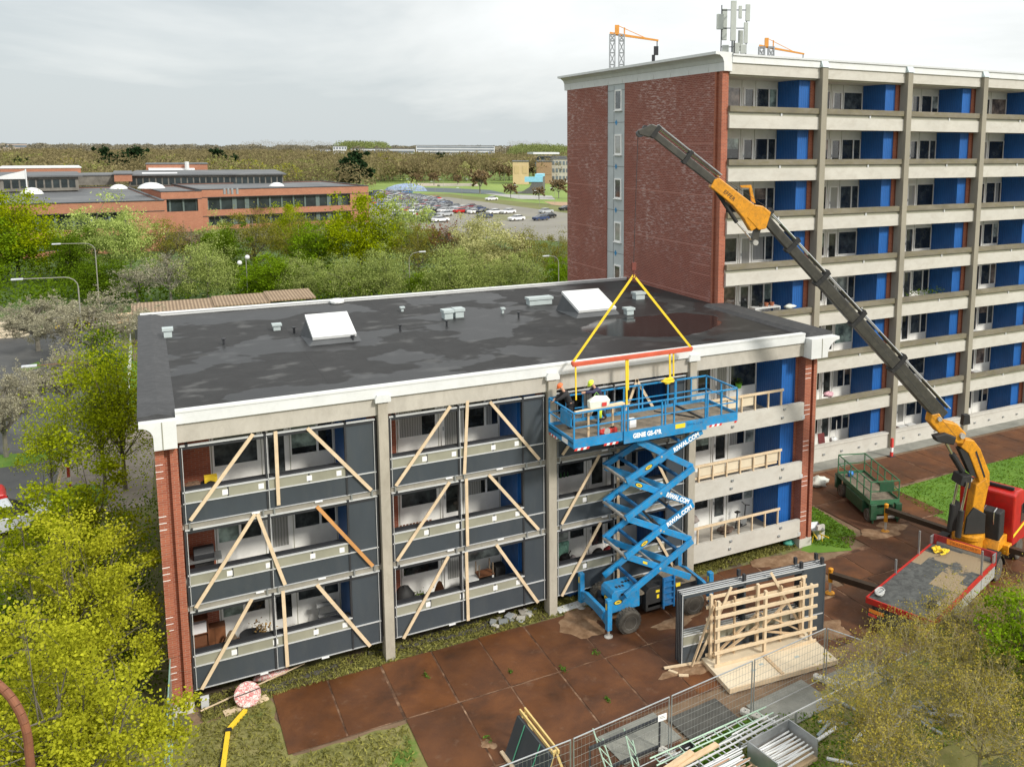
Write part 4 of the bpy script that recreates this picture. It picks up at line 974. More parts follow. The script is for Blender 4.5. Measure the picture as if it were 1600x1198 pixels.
ld=MB(); ld.box(16.72,-2.34,.35,16.78,-2.24,1.62).box(17.2,-2.34,.35,17.26,-2.24,1.62)
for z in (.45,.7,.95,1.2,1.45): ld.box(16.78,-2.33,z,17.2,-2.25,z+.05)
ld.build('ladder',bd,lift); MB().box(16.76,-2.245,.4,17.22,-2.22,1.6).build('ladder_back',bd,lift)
for q_ in ((16.45,-2.207,1.05,16.62,-2.201,1.15),(16.5,-2.207,.8,16.6,-2.201,.95),(17.3,-2.35,1.15,17.5,-2.34,1.3)): MB().box(*q_).build('warning_label',pm('label_yellow',(.8,.6,.03),.5,.05),lift)
for wx,wy in ((14.98,-2.62),(14.98,-.35),(17.9,-2.62),(17.9,-.35)):
    s=1 if wy>-1.4 else -1
    t=MB().lathe((wx,wy,.47),[(.26,-.18),(.40,-.2),(.47,-.14),(.47,.14),(.40,.2),(.26,.18)],26,'y'); 
    for k in range(20):
        a=2*math.pi*k/20
        for q in (-1,1): t.obox((wx+.475*math.cos(a+q*.08),wy+q*.08,.47+.475*math.sin(a+q*.08)),(-.045*math.sin(a),0,.045*math.cos(a)),(0,.07,0),(.014*math.cos(a),0,.014*math.sin(a)))
    wo=t.build('wheel',M['tyre'],lift)
    r_=MB().lathe((wx,wy,.47),[(.05,s*.05),(.12,s*.05),(.2,s*.1),(.27,s*.185),(.27,s*.05),(.27,-s*.1)],18,'y'); r_.tube((wx,wy+s*.02,.47),(wx,wy+s*.12,.47),.09,10)
    for k in range(6): r_.tube((wx+.14*math.cos(k*1.047),wy+s*.05,.47+.14*math.sin(k*1.047)),(wx+.14*math.cos(k*1.047),wy+s*.11,.47+.14*math.sin(k*1.047)),.02,6)
    r_.build('rim',M['rim'],wo)
    MB().tube((wx,wy-s*.2,.47),(wx,-1.4,.5),.08,8).build('axle',M['rim'],lift)
for ox,oy in ((14.12,-2.6),(14.12,-.25),(18.75,-2.6),(18.75,-.25)):
    s=1 if oy>-1.4 else -1
    a=MB().box(ox-.09,oy-.11,.32,ox+.11,oy+.11,1.55); oo=a.build('outrigger',bl,lift,bevel=.015)
    MB().tube((ox+.01,oy,.08),(ox+.01,oy,.4),.05).lathe((ox+.01,oy,.04),[(.17,0),(.17,.03),(.06,.07)],12).build('foot_pad',M['rim'],oo)
    MB().prism([(oy,.45),(oy,.8),(oy-s*.5,.95),(-1.42,.95),(-1.42,.6),(oy-s*.5,.55)],'x',ox-.06,ox+.08).tube((ox-.12,oy-s*.35,.7),(ox+.14,oy-s*.35,.7),.1,10).build('outrigger_arm',bl,oo)
    MB().box(ox-.095,oy-.05,1.15,ox-.091,oy+.05,1.4).build('warning_label',MATS['label_yellow'],oo)
# scissor arms: four crossings
def arm(x0,z0,x1,z1,y,mat=bl,h=.24,th=.12,lab=None):
    m=MB(); m.bar((x0,y,z0),(x1,y,z1),th,h,up=(0,0,1)); return m.build('scissor_arm',mat,lift,bevel=.012)
XL,XRr=14.98,18.02; ZS=[7.42,5.97,4.48,2.95,1.35]
rr=MB()
armref={}
for k in range(4):
    zt,zb=ZS[k],ZS[k+1]
    a0=.45 if k==0 else 0; b0=0
    for y,s in ((YF,'f'),(YB,'b')):
        # tall side frames: outer arm and inner arm
        x0t=XL+ (.55 if k==0 else 0); x1t=XRr+(.35 if k==0 else 0)
        oA=arm(x1t,zt,XL,zb,y-(.07 if s=='f' else -.07)); oB=arm(x0t,zt,XRr,zb,y+(.07 if s=='f' else -.07))
        armref[(k,s)]=(oA,oB,x0t,x1t,zt,zb)
    if k: rr.tube((XL,YF-.08,zt),(XL,YB+.08,zt),.06).tube((XRr,YF-.08,zt),(XRr,YB+.08,zt),.06)
    xm=(XL+XRr)/2; rr.tube((xm,YF-.14,(zt+zb)/2),(xm,YB+.14,(zt+zb)/2),.05)
    # cross braces
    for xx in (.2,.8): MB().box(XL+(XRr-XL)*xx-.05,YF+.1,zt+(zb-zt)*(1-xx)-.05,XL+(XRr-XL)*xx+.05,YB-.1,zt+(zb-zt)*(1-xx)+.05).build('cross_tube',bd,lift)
rr.build('pivot_pin',M['rim'],lift)
for (x0,z0,x1,z1) in ((15.9,4.6,17.4,2.9),(17.4,4.2,16.1,5.4)):
    c=MB().tube((x0,-1.45,z0),((x0+x1)/2,-1.45,(z0+z1)/2),.05,10).tube(((x0+x1)/2,-1.45,(z0+z1)/2),(x1,-1.45,z1),.085,10).build('lift_cylinder',M['black'],lift)
wl=pm('white_lettering',(.82,.84,.85),.5,.02)
def armtext(txt,k,which,t,size,w):
    o=armref[(k,'f')]; xA,zA,xB,zB=(o[3],o[4],XL,o[5]) if which=='A' else (o[2],o[4],XRr,o[5])
    y=YF-(.07 if which=='A' else -.07)-.065
    c=(xA+(xB-xA)*t,y,zA+(zB-zA)*t); xd=(xB-xA,0,zB-zA) if xB>xA else (xA-xB,0,zA-zB); yd=(-xd[2],0,xd[0])
    lettering(txt,size,c,xd,yd,o[0 if which=='A' else 1],wl,bold=.012,w=w)
armtext('RIWAL.COM',0,'A',.22,.24,1.25); armtext('RIWAL.COM',1,'B',.78,.24,1.15); armtext('RIWAL.COM',2,'A',.22,.24,1.25)
for k,w,t in ((0,'A',.72),(1,'B',.2),(2,'A',.74)):
    o=armref[(k,'f')]; xA,zA,xB,zB=(o[3],o[4],XL,o[5]) if w=='A' else (o[2],o[4],XRr,o[5]); y=YF-(.07 if w=='A' else -.07)-.06
    xd=(abs(xB-xA),0,(zB-zA)*(1 if xB>xA else -1)); oval(o[0 if w=='A' else 1],(xA+(xB-xA)*t,y,zA+(zB-zA)*t),xd,(-xd[2],0,xd[0]),.19,.085)
for k,w,t in ((2,'B',.55),(3,'B',.3)):
    o=armref[(k,'f')]; xA,zA,xB,zB=(o[2],o[4],XRr,o[5]); y=YF+.07-.065; c=(xA+(xB-xA)*t,y,zA+(zB-zA)*t)
    m=MB(); m.obox(c,(.1,0,(zB-zA)/(xB-xA)*.1),(0,.003,0),(0,0,.05)); m.build('warning_label',MATS['label_yellow'],o[1])
# platform
PX0,PX1,PY0,PY1,PZ=12.72,20.0,-2.5,-.25,7.86
MB().box(PX0,PY0+.03,PZ-.05,PX1,PY1-.03,PZ).build('platform_floor',M['deck'],lift)
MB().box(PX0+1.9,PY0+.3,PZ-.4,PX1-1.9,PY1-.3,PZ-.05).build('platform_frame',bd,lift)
p=MB()
for (x0,x1,yo,zb) in ((PX0,PX0+2.1,0,PZ-.22),(PX0+2.05,PX0+5.75,-.06,PZ-.34),(PX0+5.7,PX1,0,PZ-.22)):
    p.box(x0,PY0+yo,zb,x1,PY0+yo+.05,PZ+.12)
p.box(PX0,PY0+.05,PZ-.22,PX0+.05,PY1,PZ+.12).box(PX1-.05,PY0+.05,PZ-.22,PX1,PY1,PZ+.12).box(PX0+.05,PY1-.05,PZ-.22,PX1-.05,PY1,PZ+.12)
pk=p.build('kick_board',bl,lift)
lettering('GENIE GS-43R',.24,(PX0+3.05,PY0-.066,PZ-.1),(1,0,0),(0,0,1),pk,wl,bold=.012,w=1.25)
MB().box(PX0+4.3,PY0-.066,PZ-.1,PX0+4.75,PY0-.061,PZ+.08).build('warning_label',MATS['label_yellow'],pk)
lettering('RIWAL.COM',.12,(PX0+5.2,PY0-.064,PZ-.02),(1,0,0),(0,0,1),pk,bd,w=.7)
rw=MB(); rw.mi=0
for (a,b) in ((PX0+.02,PX0+2.0),(PX0+5.9,PX1)):
    n=int((b-a)/.12)
    for q in range(n):
        if (q//5)%2==0:
            x=a+q*.12; rw.mi=q%2; rw.add([(x,PY0-.004,PZ-.30),(x+.12,PY0-.004,PZ-.30),(x+.16,PY0-.004,PZ-.21),(x+.04,PY0-.004,PZ-.21)],[(0,1,2,3)])
for q in range(6): rw.mi=q%2; y=PY1-.1-q*.12; rw.add([(PX0-.004,y,PZ-.3),(PX0-.004,y-.12,PZ-.3),(PX0-.004,y-.16,PZ-.21),(PX0-.004,y-.04,PZ-.21)],[(0,1,2,3)])
rw.build('hazard_stripe',[pm('hazard_red',(.6,.05,.04),.5,.05),M['sticker']],lift)
MB().box(PX0-.002,PY0+.5,PZ-.2,PX0,PY0+1.0,PZ-.02).build('white_label',M['sticker'],lift)
def rail(x0,y0,x1,y1,posts,h=1.1,mid=.55,solid=False):
    m=MB(); z=PZ+.1
    for t in posts: x,y=x0+(x1-x0)*t,y0+(y1-y0)*t; m.bar((x,y,z-.1),(x,y,z+h-.1),.055,.055,up=(0,1,0))
    m.bar((x0,y0,PZ+h),(x1,y1,PZ+h),.055,.055); m.bar((x0,y0,PZ+mid),(x1,y1,PZ+mid),.04,.04)
    o=m.build('guard_rail',bl,lift); return o
rail(PX0+.03,PY0+.03,PX0+2.0,PY0+.03,(0,.5,1)); rail(PX0+2.08,PY0-.03,PX0+5.7,PY0-.03,(0,.04,.45,.49,.6,1)); rail(PX0+5.75,PY0+.03,PX1-.03,PY0+.03,(0,.06,.5,1))
rail(PX0+.03,PY1-.03,PX0+2.2,PY1-.03,(0,.33,.66,1)); rail(PX0+2.25,PY1-.03,PX0+5.7,PY1-.03,(0,.05,.3,.5,.55,.9,1)); rail(PX0+5.75,PY1-.03,PX1-.03,PY1-.03,(0,.5,1))
rail(PX0+.03,PY0+.05,PX0+.03,PY1-.05,()); rail(PX1-.03,PY0+.05,PX1-.03,PY1-.05,(.5,))
MB().box(PX0+.0,PY0+.25,PZ+.5,PX0+.05,PY0+1.15,PZ+1.02).build('control_panel',bl,lift,bevel=.01)
MB().box(PX0+4.95,PY0-.05,PZ+.3,PX0+5.45,PY0-.01,PZ+1.0).build('gate_hinge',bd,lift) if False else None
x=PX0+5.75; MB().bar((x,PY1-.1,PZ+.04),(x,PY0+.1,PZ+.04),.08,.04).bar((x-1.2,PY1-.3,PZ+.02),(x-.2,PY0+.5,PZ+.03),.05,.03).build('floor_track',M['dark'],lift)
# things carried on the platform
tag(MB().box(15.35,-1.95,PZ,15.65,-1.7,PZ+.33).build('white_box',M['sticker'],bevel=.02),'white cardboard box on the blue lift platform','box')
bk=thing('trestle','timber bench with pale plank top on the left end of the lift platform','trestle',(13.5,-1.9,PZ),world=True)
MB().bar((12.95,-2.2,PZ+1.02),(15.1,-1.9,PZ+1.02),.22,.07).build('plank',M['timberl'],bk)
for x,y in ((13.5,-2.13),(14.6,-1.97)): MB().bar((x,y,PZ),(x,y,PZ+.985),.08,.05,up=(0,1,0)).bar((x+.12,y+.2,PZ),(x+.02,y+.05,PZ+.98),.07,.05,up=(0,1,0)).build('leg',M['timber'],bk)
sb=thing('tool_bag','open white builder\'s bag with red mark standing on the timber bench','bag',(13.95,-2.0,PZ+1.06),world=True)
sm=MB(); sm.add([(13.6,-2.12,PZ+1.06),(14.35,-2.12,PZ+1.06),(14.35,-1.86,PZ+1.06),(13.6,-1.86,PZ+1.06),(13.55,-2.15,PZ+1.32),(14.4,-2.15,PZ+1.3),(14.42,-1.82,PZ+1.38),(13.6,-1.84,PZ+1.3),(13.85,-1.98,PZ+1.5),(14.1,-1.98,PZ+1.46)],[(0,1,5,4),(1,2,6,5),(2,3,7,6),(3,0,4,7),(4,5,9,8),(5,6,9),(6,7,8,9),(7,4,8),(3,2,1,0)]).build('sack',pm('white_sack',(.72,.74,.66),.8,.08),sb)
MB().box(14.05,-2.16,PZ+1.1,14.25,-2.151,PZ+1.24).build('red_mark',MATS['hazard_red'],sb)
MB().path([(13.8,-2,PZ+1.5),(13.9,-2,PZ+1.62),(14.0,-2,PZ+1.5)],.012,5).build('strap',pm('green_strap',(.2,.45,.1),.7,.05),sb)
t2=thing('power_saw','dark red circular saw lying on the lift deck','power tool',(14.1,-2.1,PZ),world=True)
MB().blob((14.1,-2.1,PZ+.13),(.17,.12,.12),8,6,random.Random(1),.2).build('motor',MATS['hazard_red'],t2); MB().tube((14.25,-2.2,PZ+.12),(14.25,-2.17,PZ+.12),.13,14).box(14.0,-2.15,PZ+.22,14.2,-2.08,PZ+.28).build('blade',M['rim'],t2)
t3=thing('cordless_drill','red and black drill case on the lift deck right of the saw','tool case',(14.5,-2.0,PZ),world=True)
MB().box(14.4,-2.1,PZ,14.75,-1.9,PZ+.16).build('case',MATS['hazard_red'],t3,bevel=.02); MB().bar((14.5,-2,PZ+.16),(14.65,-2,PZ+.2),.06,.06).build('handle',M['black'],t3)
# ---------------- people
def skinned(name,verts,edges,mat,parent,levels=2,root=0,extra=None):
    me=bpy.data.meshes.new(name); me.from_pydata([v[:3] for v in verts],edges,[]); o=bpy.data.objects.new(name,me); COL.objects.link(o)
    o.modifiers.new('s','SKIN'); s_=o.modifiers.new('u','SUBSURF'); s_.levels=levels; s_.render_levels=levels
    for i,v in enumerate(verts):
        me.skin_vertices[0].data[i].radius=(v[3],v[4] if len(v)>4 else v[3]); me.skin_vertices[0].data[i].use_root=(i==root)
    dg=bpy.context.evaluated_depsgraph_get(); nm=bpy.data.meshes.new_from_object(o.evaluated_get(dg)); bpy.data.objects.remove(o); bpy.data.meshes.remove(me)
    nm.name=name; nm.materials.clear(); nm.materials.append(mat); nm.polygons.foreach_set('use_smooth',[True]*len(nm.polygons))
    r=bpy.data.objects.new(name,nm); COL.objects.link(r); r.parent=parent; return r
def person(label,loc,rz,J,jacket,trousers,helmet,group=None,shin=None):
    """J: joints in metres, person faces +x; pelvis p, chest c, neck n, head h, and for both sides shoulder s, elbow e, wrist w, hip q, knee k, ankle a"""
    t=thing('person',label,'person',loc,rz,group)
    V=[];E=[];ix={}
    def ad(k,p,r,r2=None,to=None):
        ix[k]=len(V); V.append((*p,r,r2 or r))
        if to is not None: E.append((ix[to],ix[k]))
    mid=lambda a,b,f=.5: tuple(a[i]+(b[i]-a[i])*f for i in range(3))
    ad('p',J['p'],.13,.11); ad('b',mid(J['p'],J['c'],.45),.12,.10,'p'); ad('c',J['c'],.15,.11,'b'); ad('n',J['n'],.055,None,'c')
    h=J['h']; nd=np.array(h)-np.array(J['n']); nd=nd/np.linalg.norm(nd)
    ad('j',tuple(np.array(J['n'])+nd*.06),.06,None,'n'); ad('h',h,.092,.085,'j'); ad('t',tuple(np.array(h)+nd*.09),.07,None,'h')
    for s in 'LR':
        ad('s'+s,J['s'+s],.062,None,'c'); ad('e'+s,J['e'+s],.045,None,'s'+s); ad('w'+s,J['w'+s],.028,None,'e'+s)
        d=np.array(J['w'+s])-np.array(J['e'+s]); d/=np.linalg.norm(d); pl=np.array(J['w'+s])+d*.06; ad('m'+s,tuple(pl),.034,.022,'w'+s)
        side=np.cross(d,[0,0,1.]); side/=max(.1,np.linalg.norm(side)); dn=np.cross(side,d)
        for f in range(4):
            b=pl+side*(f-1.5)*.021; ad('f%d%s'%(f,s),tuple(b+d*.045),.010,None,'m'+s); ad('g%d%s'%(f,s),tuple(b+d*(.075-.006*abs(f-1.3))-dn*.03*np.sign(dn[2] if dn[2] else 1)),.008,None,'f%d%s'%(f,s))
        ad('th'+s,tuple(pl-d*.03+side*.05*(1 if s=='L' else -1)),.011,None,'m'+s); ad('ti'+s,tuple(pl+d*.01+side*.07*(1 if s=='L' else -1)),.009,None,'th'+s)
        ad('q'+s,J['q'+s],.10,None,'p'); ad('k'+s,J['k'+s],.065,None,'q'+s); ad('a'+s,J['a'+s],.042,None,'k'+s); a=J['a'+s]; ad('o'+s,(a[0]+.15,a[1],a[2]-.03),.038,None,'a'+s)
    skinned('body',V,E,M['skin'],t)
    # face: nose, eyes, mouth, ears
    hx=np.array(h); fx=np.array(J.get('fd',(1,0,0)),float); fx/=np.linalg.norm(fx); sd=np.cross([0,0,1.],fx)
    f=MB(); f.obox(hx+fx*.10,fx*.018,sd*.012,(0,0,.02)); f.build('nose',M['skin'],t)
    f=MB()
    for q in (-1,1): f.blob(hx+fx*.082+sd*.033*q+[0,0,.012],(.011,.011,.009),6,4)
    f.build('eyes',M['black'],t); f=MB(); f.obox(hx+fx*.088+[0,0,-.045],fx*.006,sd*.024,(0,0,.006)); f.build('mouth',pm('lips',(.35,.13,.1),.6,.02),t)
    f=MB()
    for q in (-1,1): f.blob(hx+sd*.09*q,(.02,.012,.03),6,4)
    f.build('ears',M['skin'],t)
    # jacket
    V=[];E=[];ix={}
    ad('p',tuple(np.array(J['p'])+[0,0,-.02]),.175,.14); ad('b',mid(J['p'],J['c'],.5),.175,.145,'p'); ad('c',J['c'],.20,.155,'b'); ad('n',mid(J['c'],J['n'],.8),.085,None,'c')
    for s in 'LR': ad('s'+s,J['s'+s],.095,None,'c'); ad('e'+s,J['e'+s],.068,None,'s'+s); ad('w'+s,mid(J['e'+s],J['w'+s],.95),.048,None,'e'+s)
    skinned('jacket',V,E,jacket,t)
    V=[];E=[];ix={}
    ad('p',tuple(np.array(J['p'])+[0,0,-.03]),.155,.135)
    for s in 'LR': ad('q'+s,J['q'+s],.115,None,'p'); ad('k'+s,J['k'+s],.088,None,'q'+s); ad('a'+s,mid(J['k'+s],J['a'+s],.9),.07,None,'k'+s)
    skinned('trousers',V,E,trousers,t)
    for s in 'LR':
        if shin and s in shin[0]: skinned('leg_warmer',[(*mid(J['q'+s],J['k'+s],.6),.10),(*J['k'+s],.095),(*mid(J['k'+s],J['a'+s],.8),.08)],[(0,1),(1,2)],shin[1],t)
        a=J['a'+s]; skinned('boot',[(a[0],a[1],a[2]+.1,.06),(a[0],a[1],a[2]-.02,.055),(a[0]+.08,a[1],a[2]-.03,.05),(a[0]+.17,a[1],a[2]-.035,.04)],[(0,1),(1,2),(2,3)],M['black'],t)
    c=np.array(h)+nd*.055; m=MB(); m.blob((0,0,0),(.135,.12,.12),14,8); 
    m.v=[v if v[2]>-.01 else (v[0]*1.02,v[1]*1.02,-.01) for v in m.v]; m.tube((.04,0,-.018),(.04,0,-.006),.145,16)
    q=Vector((0,0,1)).rotation_difference(Vector(nd)).to_matrix().to_4x4(); xf(m,Matrix.Translation(Vector(c))@q); ho=m.build('helmet',helmet,t,smooth=True)
    return t
hv=pm('hivis_yellow',(.62,.78,.03),.6,.05); navy=pm('navy_cloth',(.035,.035,.075),.85,.2,6.); blk=pm('black_cloth',(.022,.021,.023),.85,.25,6.); drk=pm('dark_trousers',(.03,.035,.05),.9,.2,5.)
JA=dict(p=(0,0,.93),c=(.17,0,1.27),n=(.27,0,1.47),h=(.36,0,1.60),fd=(1,0,-.35),sL=(.18,.2,1.38),sR=(.18,-.2,1.38),eL=(.42,.27,1.22),eR=(.40,-.27,1.20),wL=(.62,.18,1.12),wR=(.60,-.16,1.10),qL=(0,.1,.88),qR=(0,-.1,.88),kL=(.03,.12,.48),kR=(.02,-.13,.48),aL=(-.04,.14,.08),aR=(-.05,-.15,.08))
p1=person('worker in black jacket and orange helmet leaning over the left end of the lift platform',(13.38,-.85,PZ),R_(158),JA,blk,blk,pm('helmet_orange',(.75,.16,.04),.4,.05))
JB=dict(p=(0,0,.92),c=(.20,0,1.24),n=(.30,0,1.43),h=(.40,.0,1.56),fd=(1,0,-.2),sL=(.22,.2,1.35),sR=(.22,-.2,1.35),eL=(.48,.22,1.30),eR=(.44,-.22,1.17),wL=(.76,.16,1.32),wR=(.66,-.12,1.20),qL=(0,.1,.87),qR=(0,-.1,.87),kL=(.12,.12,.47),kR=(-.08,-.14,.49),aL=(.10,.14,.08),aR=(-.25,-.16,.09))
p2=person('worker in navy jacket and yellow helmet reaching left to guide the facade frame',(14.75,-.75,PZ),R_(176),JB,navy,drk,pm('helmet_yellow',(.66,.82,.05),.4,.05),shin=('L',hv))
# ---------------- lifting beam with slings
HX,HY=16.12,-.8
lbm=thing('lifting_beam','red lifting beam hanging in yellow slings above the lift platform','lifting beam',(HX,HY,10.3),world=True)
MB().bar((13.5,HY,10.30),(18.85,HY,10.34),.13,.16).build('beam',M['redbeam'],lbm,bevel=.01)
m=MB()
for x in (13.5,18.85): m.bar((x,HY,10.38),(HX,HY,13.55),.09,.03,up=(0,1,0))
m.build('sling',M['sling'],lbm)
for x,zl,n in ((13.62,8.9,1),(15.82,8.35,2),(15.9,9.0,1),(17.82,9.1,2),(18.0,9.3,1)): MB().bar((x,HY,10.25),(x+.02*n,HY,zl),.08 if n>1 else .06,.03,up=(0,1,0)).build('sling',M['sling'],lbm)
MB().blob((17.75,HY,9.15),(.28,.1,.12),10,6,random.Random(3),.3).build('sling_bundle',M['sling'],lbm)
for x in (13.5,18.85): MB().lathe((x,HY,10.3),[(.04,-.02),(.07,0),(.07,.1),(.03,.14)],8).build('shackle',M['rust'] if 'rust' in M else M['redbeam'],lbm)
hk=MB(); hk.box(HX-.09,HY-.05,13.75,HX+.09,HY+.05,14.05); hk.tube((HX,HY,13.5),(HX,HY,13.76),.035,8); hk.path([(HX,HY,13.62),(HX+.09,HY,13.56),(HX+.08,HY,13.46),(HX,HY,13.42),(HX-.07,HY,13.47)],.028,6)
# ---------------- crane truck
TH=R_(19.8); TO=Vector((23.8,-7.87,0)); TM=Matrix.Translation(TO)@Matrix.Rotation(TH,4,'Z')
trk_=thing('crane_truck','red flatbed truck with a long yellow and black folding crane and its legs out','crane truck',tuple(TO),world=True)
def tb(m,name,mat,parent=None,**k): return xf(m,TM).build(name,mat,parent or trk_,**k)
# bed: mixed old planks and dark plates
m,nt,b=newmat('truck_bed'); v=coords(nt); mm=N(nt,'ShaderNodeMapping'); mm.inputs['Rotation'].default_value=(0,0,-TH); L(nt,v,mm.inputs['Vector'])
w=N(nt,'ShaderNodeTexWave',inp={'Scale':3.2,'Distortion':.4,'Detail':2.}); L(nt,mm.outputs[0],w.inputs['Vector']); 
wood=ramp(nt,w.outputs['Fac'],[(0,(.16,.115,.065)),(.5,(.27,.20,.12)),(1,(.34,.27,.17))])
bt=N(nt,'ShaderNodeTexBrick',inp={'Scale':1.,'Brick Width':1.35,'Row Height':.9,'Mortar Size':0.,'Color1':(0,0,0,1),'Color2':(1,1,1,1)}); bt.offset=.4; L(nt,mm.outputs[0],bt.inputs['Vector'])
dk=ramp(nt,noise(nt,v,3.5,6,.7,.6),[(.35,(.035,.037,.036)),(.65,(.10,.105,.10))])
msk=mapr(nt,mathn(nt,'ADD',bt.outputs['Color'],mathn(nt,'MULTIPLY',noise(nt,v,1.3,5,.65),.9)),.86,.92,1,0)
c=mixc(nt,msk,wood,dk); L(nt,c,b.inputs['Base Color']); b.inputs['Roughness'].default_value=.75; bumpn(nt,b,noise(nt,v,9,4),.3,.02); MATS['truck_bed']=m
fr=MB(); fr.box(-.1,-.45,.62,10.6,-.3,.9).box(-.1,.3,.62,10.6,.45,.9).box(0,-1.1,.75,6.4,1.1,1.08); tb(fr,'chassis',M['dark'])
tb(MB().box(0,-1.3,1.1,6.42,1.3,1.22),'load_bed',m)
rm=MB(); rm.box(-.05,-1.36,1.08,6.42,-1.3,1.27).box(-.05,1.3,1.08,6.42,1.36,1.27).box(-.06,-1.36,1.02,0,1.36,1.25); tb(rm,'bed_rim',M['red'])
sd=MB(); sd.box(1.4,-1.37,.6,6.3,-1.3,1.07).box(1.4,1.3,.6,6.3,1.37,1.07); 
for x in (2.5,3.6,4.7): sd.box(x,-1.385,.6,x+.03,-1.37,1.07)
tb(sd,'side_board',pm('side_board_grey',(.34,.35,.33),.6,.15,1.5,dirt=((.2,.16,.1),.5)))
tb(MB().box(6.42,-1.35,1.22,6.5,1.35,1.62).box(6.36,-1.37,1.05,6.44,-1.15,1.6).box(6.36,1.15,1.05,6.44,1.37,1.6),'headboard',pm('headboard_red',(.33,.03,.03),.5,.2,2.))
tb(MB().box(6.1,-1.36,1.22,6.41,-1.3,1.62).box(6.1,1.3,1.22,6.41,1.36,1.62),'corner_board',M['steel'])
tb(MB().box(6.33,-1.15,1.22,6.41,1.15,1.36),'headboard_ledge',M['steel'])
sg=tb(MB().box(6.355,-.72,1.38,6.415,.72,1.60),'orange_sign',M['orange'])
lettering('TRANSPORT',.16,TM@Vector((6.35,0,1.49)),TM.to_3x3()@Vector((0,-1,0)),(0,0,1),sg,pm('sign_text',(.35,.12,.03),.6,.05),w=1.2)
for x,y in ((4.85,1.33),(4.75,-1.33),(2.55,1.33)): tb(MB().bar((x,y,1.25),(x,y,2.3 if x>3 else 1.85),.07,.07,up=(0,1,0)),'stake',M['steel'])
for x in (-.065,): tb(MB().box(x-.02,-1.2,.72,x,-.6,.86).box(x-.02,.6,.72,x,1.2,.86),'rear_marker',M['orange']); tb(MB().box(-.12,-1.25,.52,-.04,1.25,.66),'rear_bumper',M['dark']); tb(MB().box(-.1,-1.2,.58,-.13,-.85,.68).box(-.1,.85,.58,-.13,1.2,.68),'tail_light',MATS['hazard_red'])
def twheel(x,y,r=.5,w=.3):
    s=1 if y>0 else -1
    t=MB().lathe((x,y,r),[(r*.55,-w/2),(r*.9,-w/2),(r,-w*.38),(r,w*.38),(r*.9,w/2),(r*.55,w/2)],24,'y'); wo=tb(t,'wheel',M['tyre'])
    tb(MB().lathe((x,y,r),[(.06,s*w*.2),(.13,s*w*.3),(.16,s*w*.1),(r*.5,s*w*.15),(r*.56,s*w*.5),(r*.56,0)],18,'y'),'rim',M['rim'],wo)
for x in (1.0,2.35,7.3,10.0):
    for y in (-1.08,1.08): twheel(x,y)
mg=MB()
for x in (1.0,2.35,7.3):
    for y in (-1.08,1.08): mg.add([(x+.62*math.cos(a),y+q,.5+.62*math.sin(a)) for q in (-.2,.2) for a in [R_(k) for k in range(0,181,20)]],[(i,i+1,11+i-0,10+i) for i in range(9)])
tb(mg,'mudguard',M['black'])
# outriggers
for x,ye,z in ((8.55,4.5,1.15),(8.55,-3.6,1.0),(1.35,3.6,.85),(1.35,-2.6,.85)):
    s=1 if ye>0 else -1
    o=tb(MB().bar((x,s*.9,1.0),(x,ye,z),.26,.24),'outrigger_beam',pm('outrigger_brown',(.035,.022,.014),.4,.2))
    tb(MB().tube((x,ye,.55),(x,ye,z+.25),.095,12).lathe((x,ye,z+.22),[(.11,0),(.11,.06),(.05,.09)],10),'leg_sleeve',M['yellow'],o); tb(MB().tube((x,ye,.1),(x,ye,.6),.055,10),'leg_rod',M['rim'],o); tb(MB().lathe((x,ye,.03),[(.2,0),(.2,.04),(.07,.1)],14),'foot_pad',M['yellow'],o)
tb(MB().box(8.35,-1.25,.75,8.8,1.25,1.2).prism([(7.7,1.05),(8.9,1.05),(8.9,1.5),(8.4,1.62),(7.9,1.5)],'y',-1.0,1.0),'outrigger_box',M['yellow'],bevel=.03)
tb(MB().box(6.7,-1.2,.7,7.6,-.6,1.2).box(6.7,.9,.8,7.3,1.3,1.5),'hydraulic_box',M['black'],bevel=.02)
RX,RY=7.4,.12
tb(MB().lathe((RX,RY,1.2),[(.55,0),(.55,.35),(.62,.4),(.62,.55),(.5,.6)],24),'slewing_ring',M['yellow'],smooth=False)
tb(MB().box(7.9,-.95,1.45,8.55,.0,2.75).prism([(7.85,1.3),(8.5,1.3),(8.5,2.3),(8.2,2.5),(7.85,2.3)],'y',-.1,.55),'hydraulic_tank',M['black'],bevel=.05)
tb(MB().path([(7.88,-.25,2.2),(7.86,-.25,2.78),(8.2,-.25,2.85)],.025).path([(7.88,-.7,2.2),(7.86,-.7,2.78),(8.2,-.7,2.85)],.025),'hydraulic_pipe',M['chrome'])
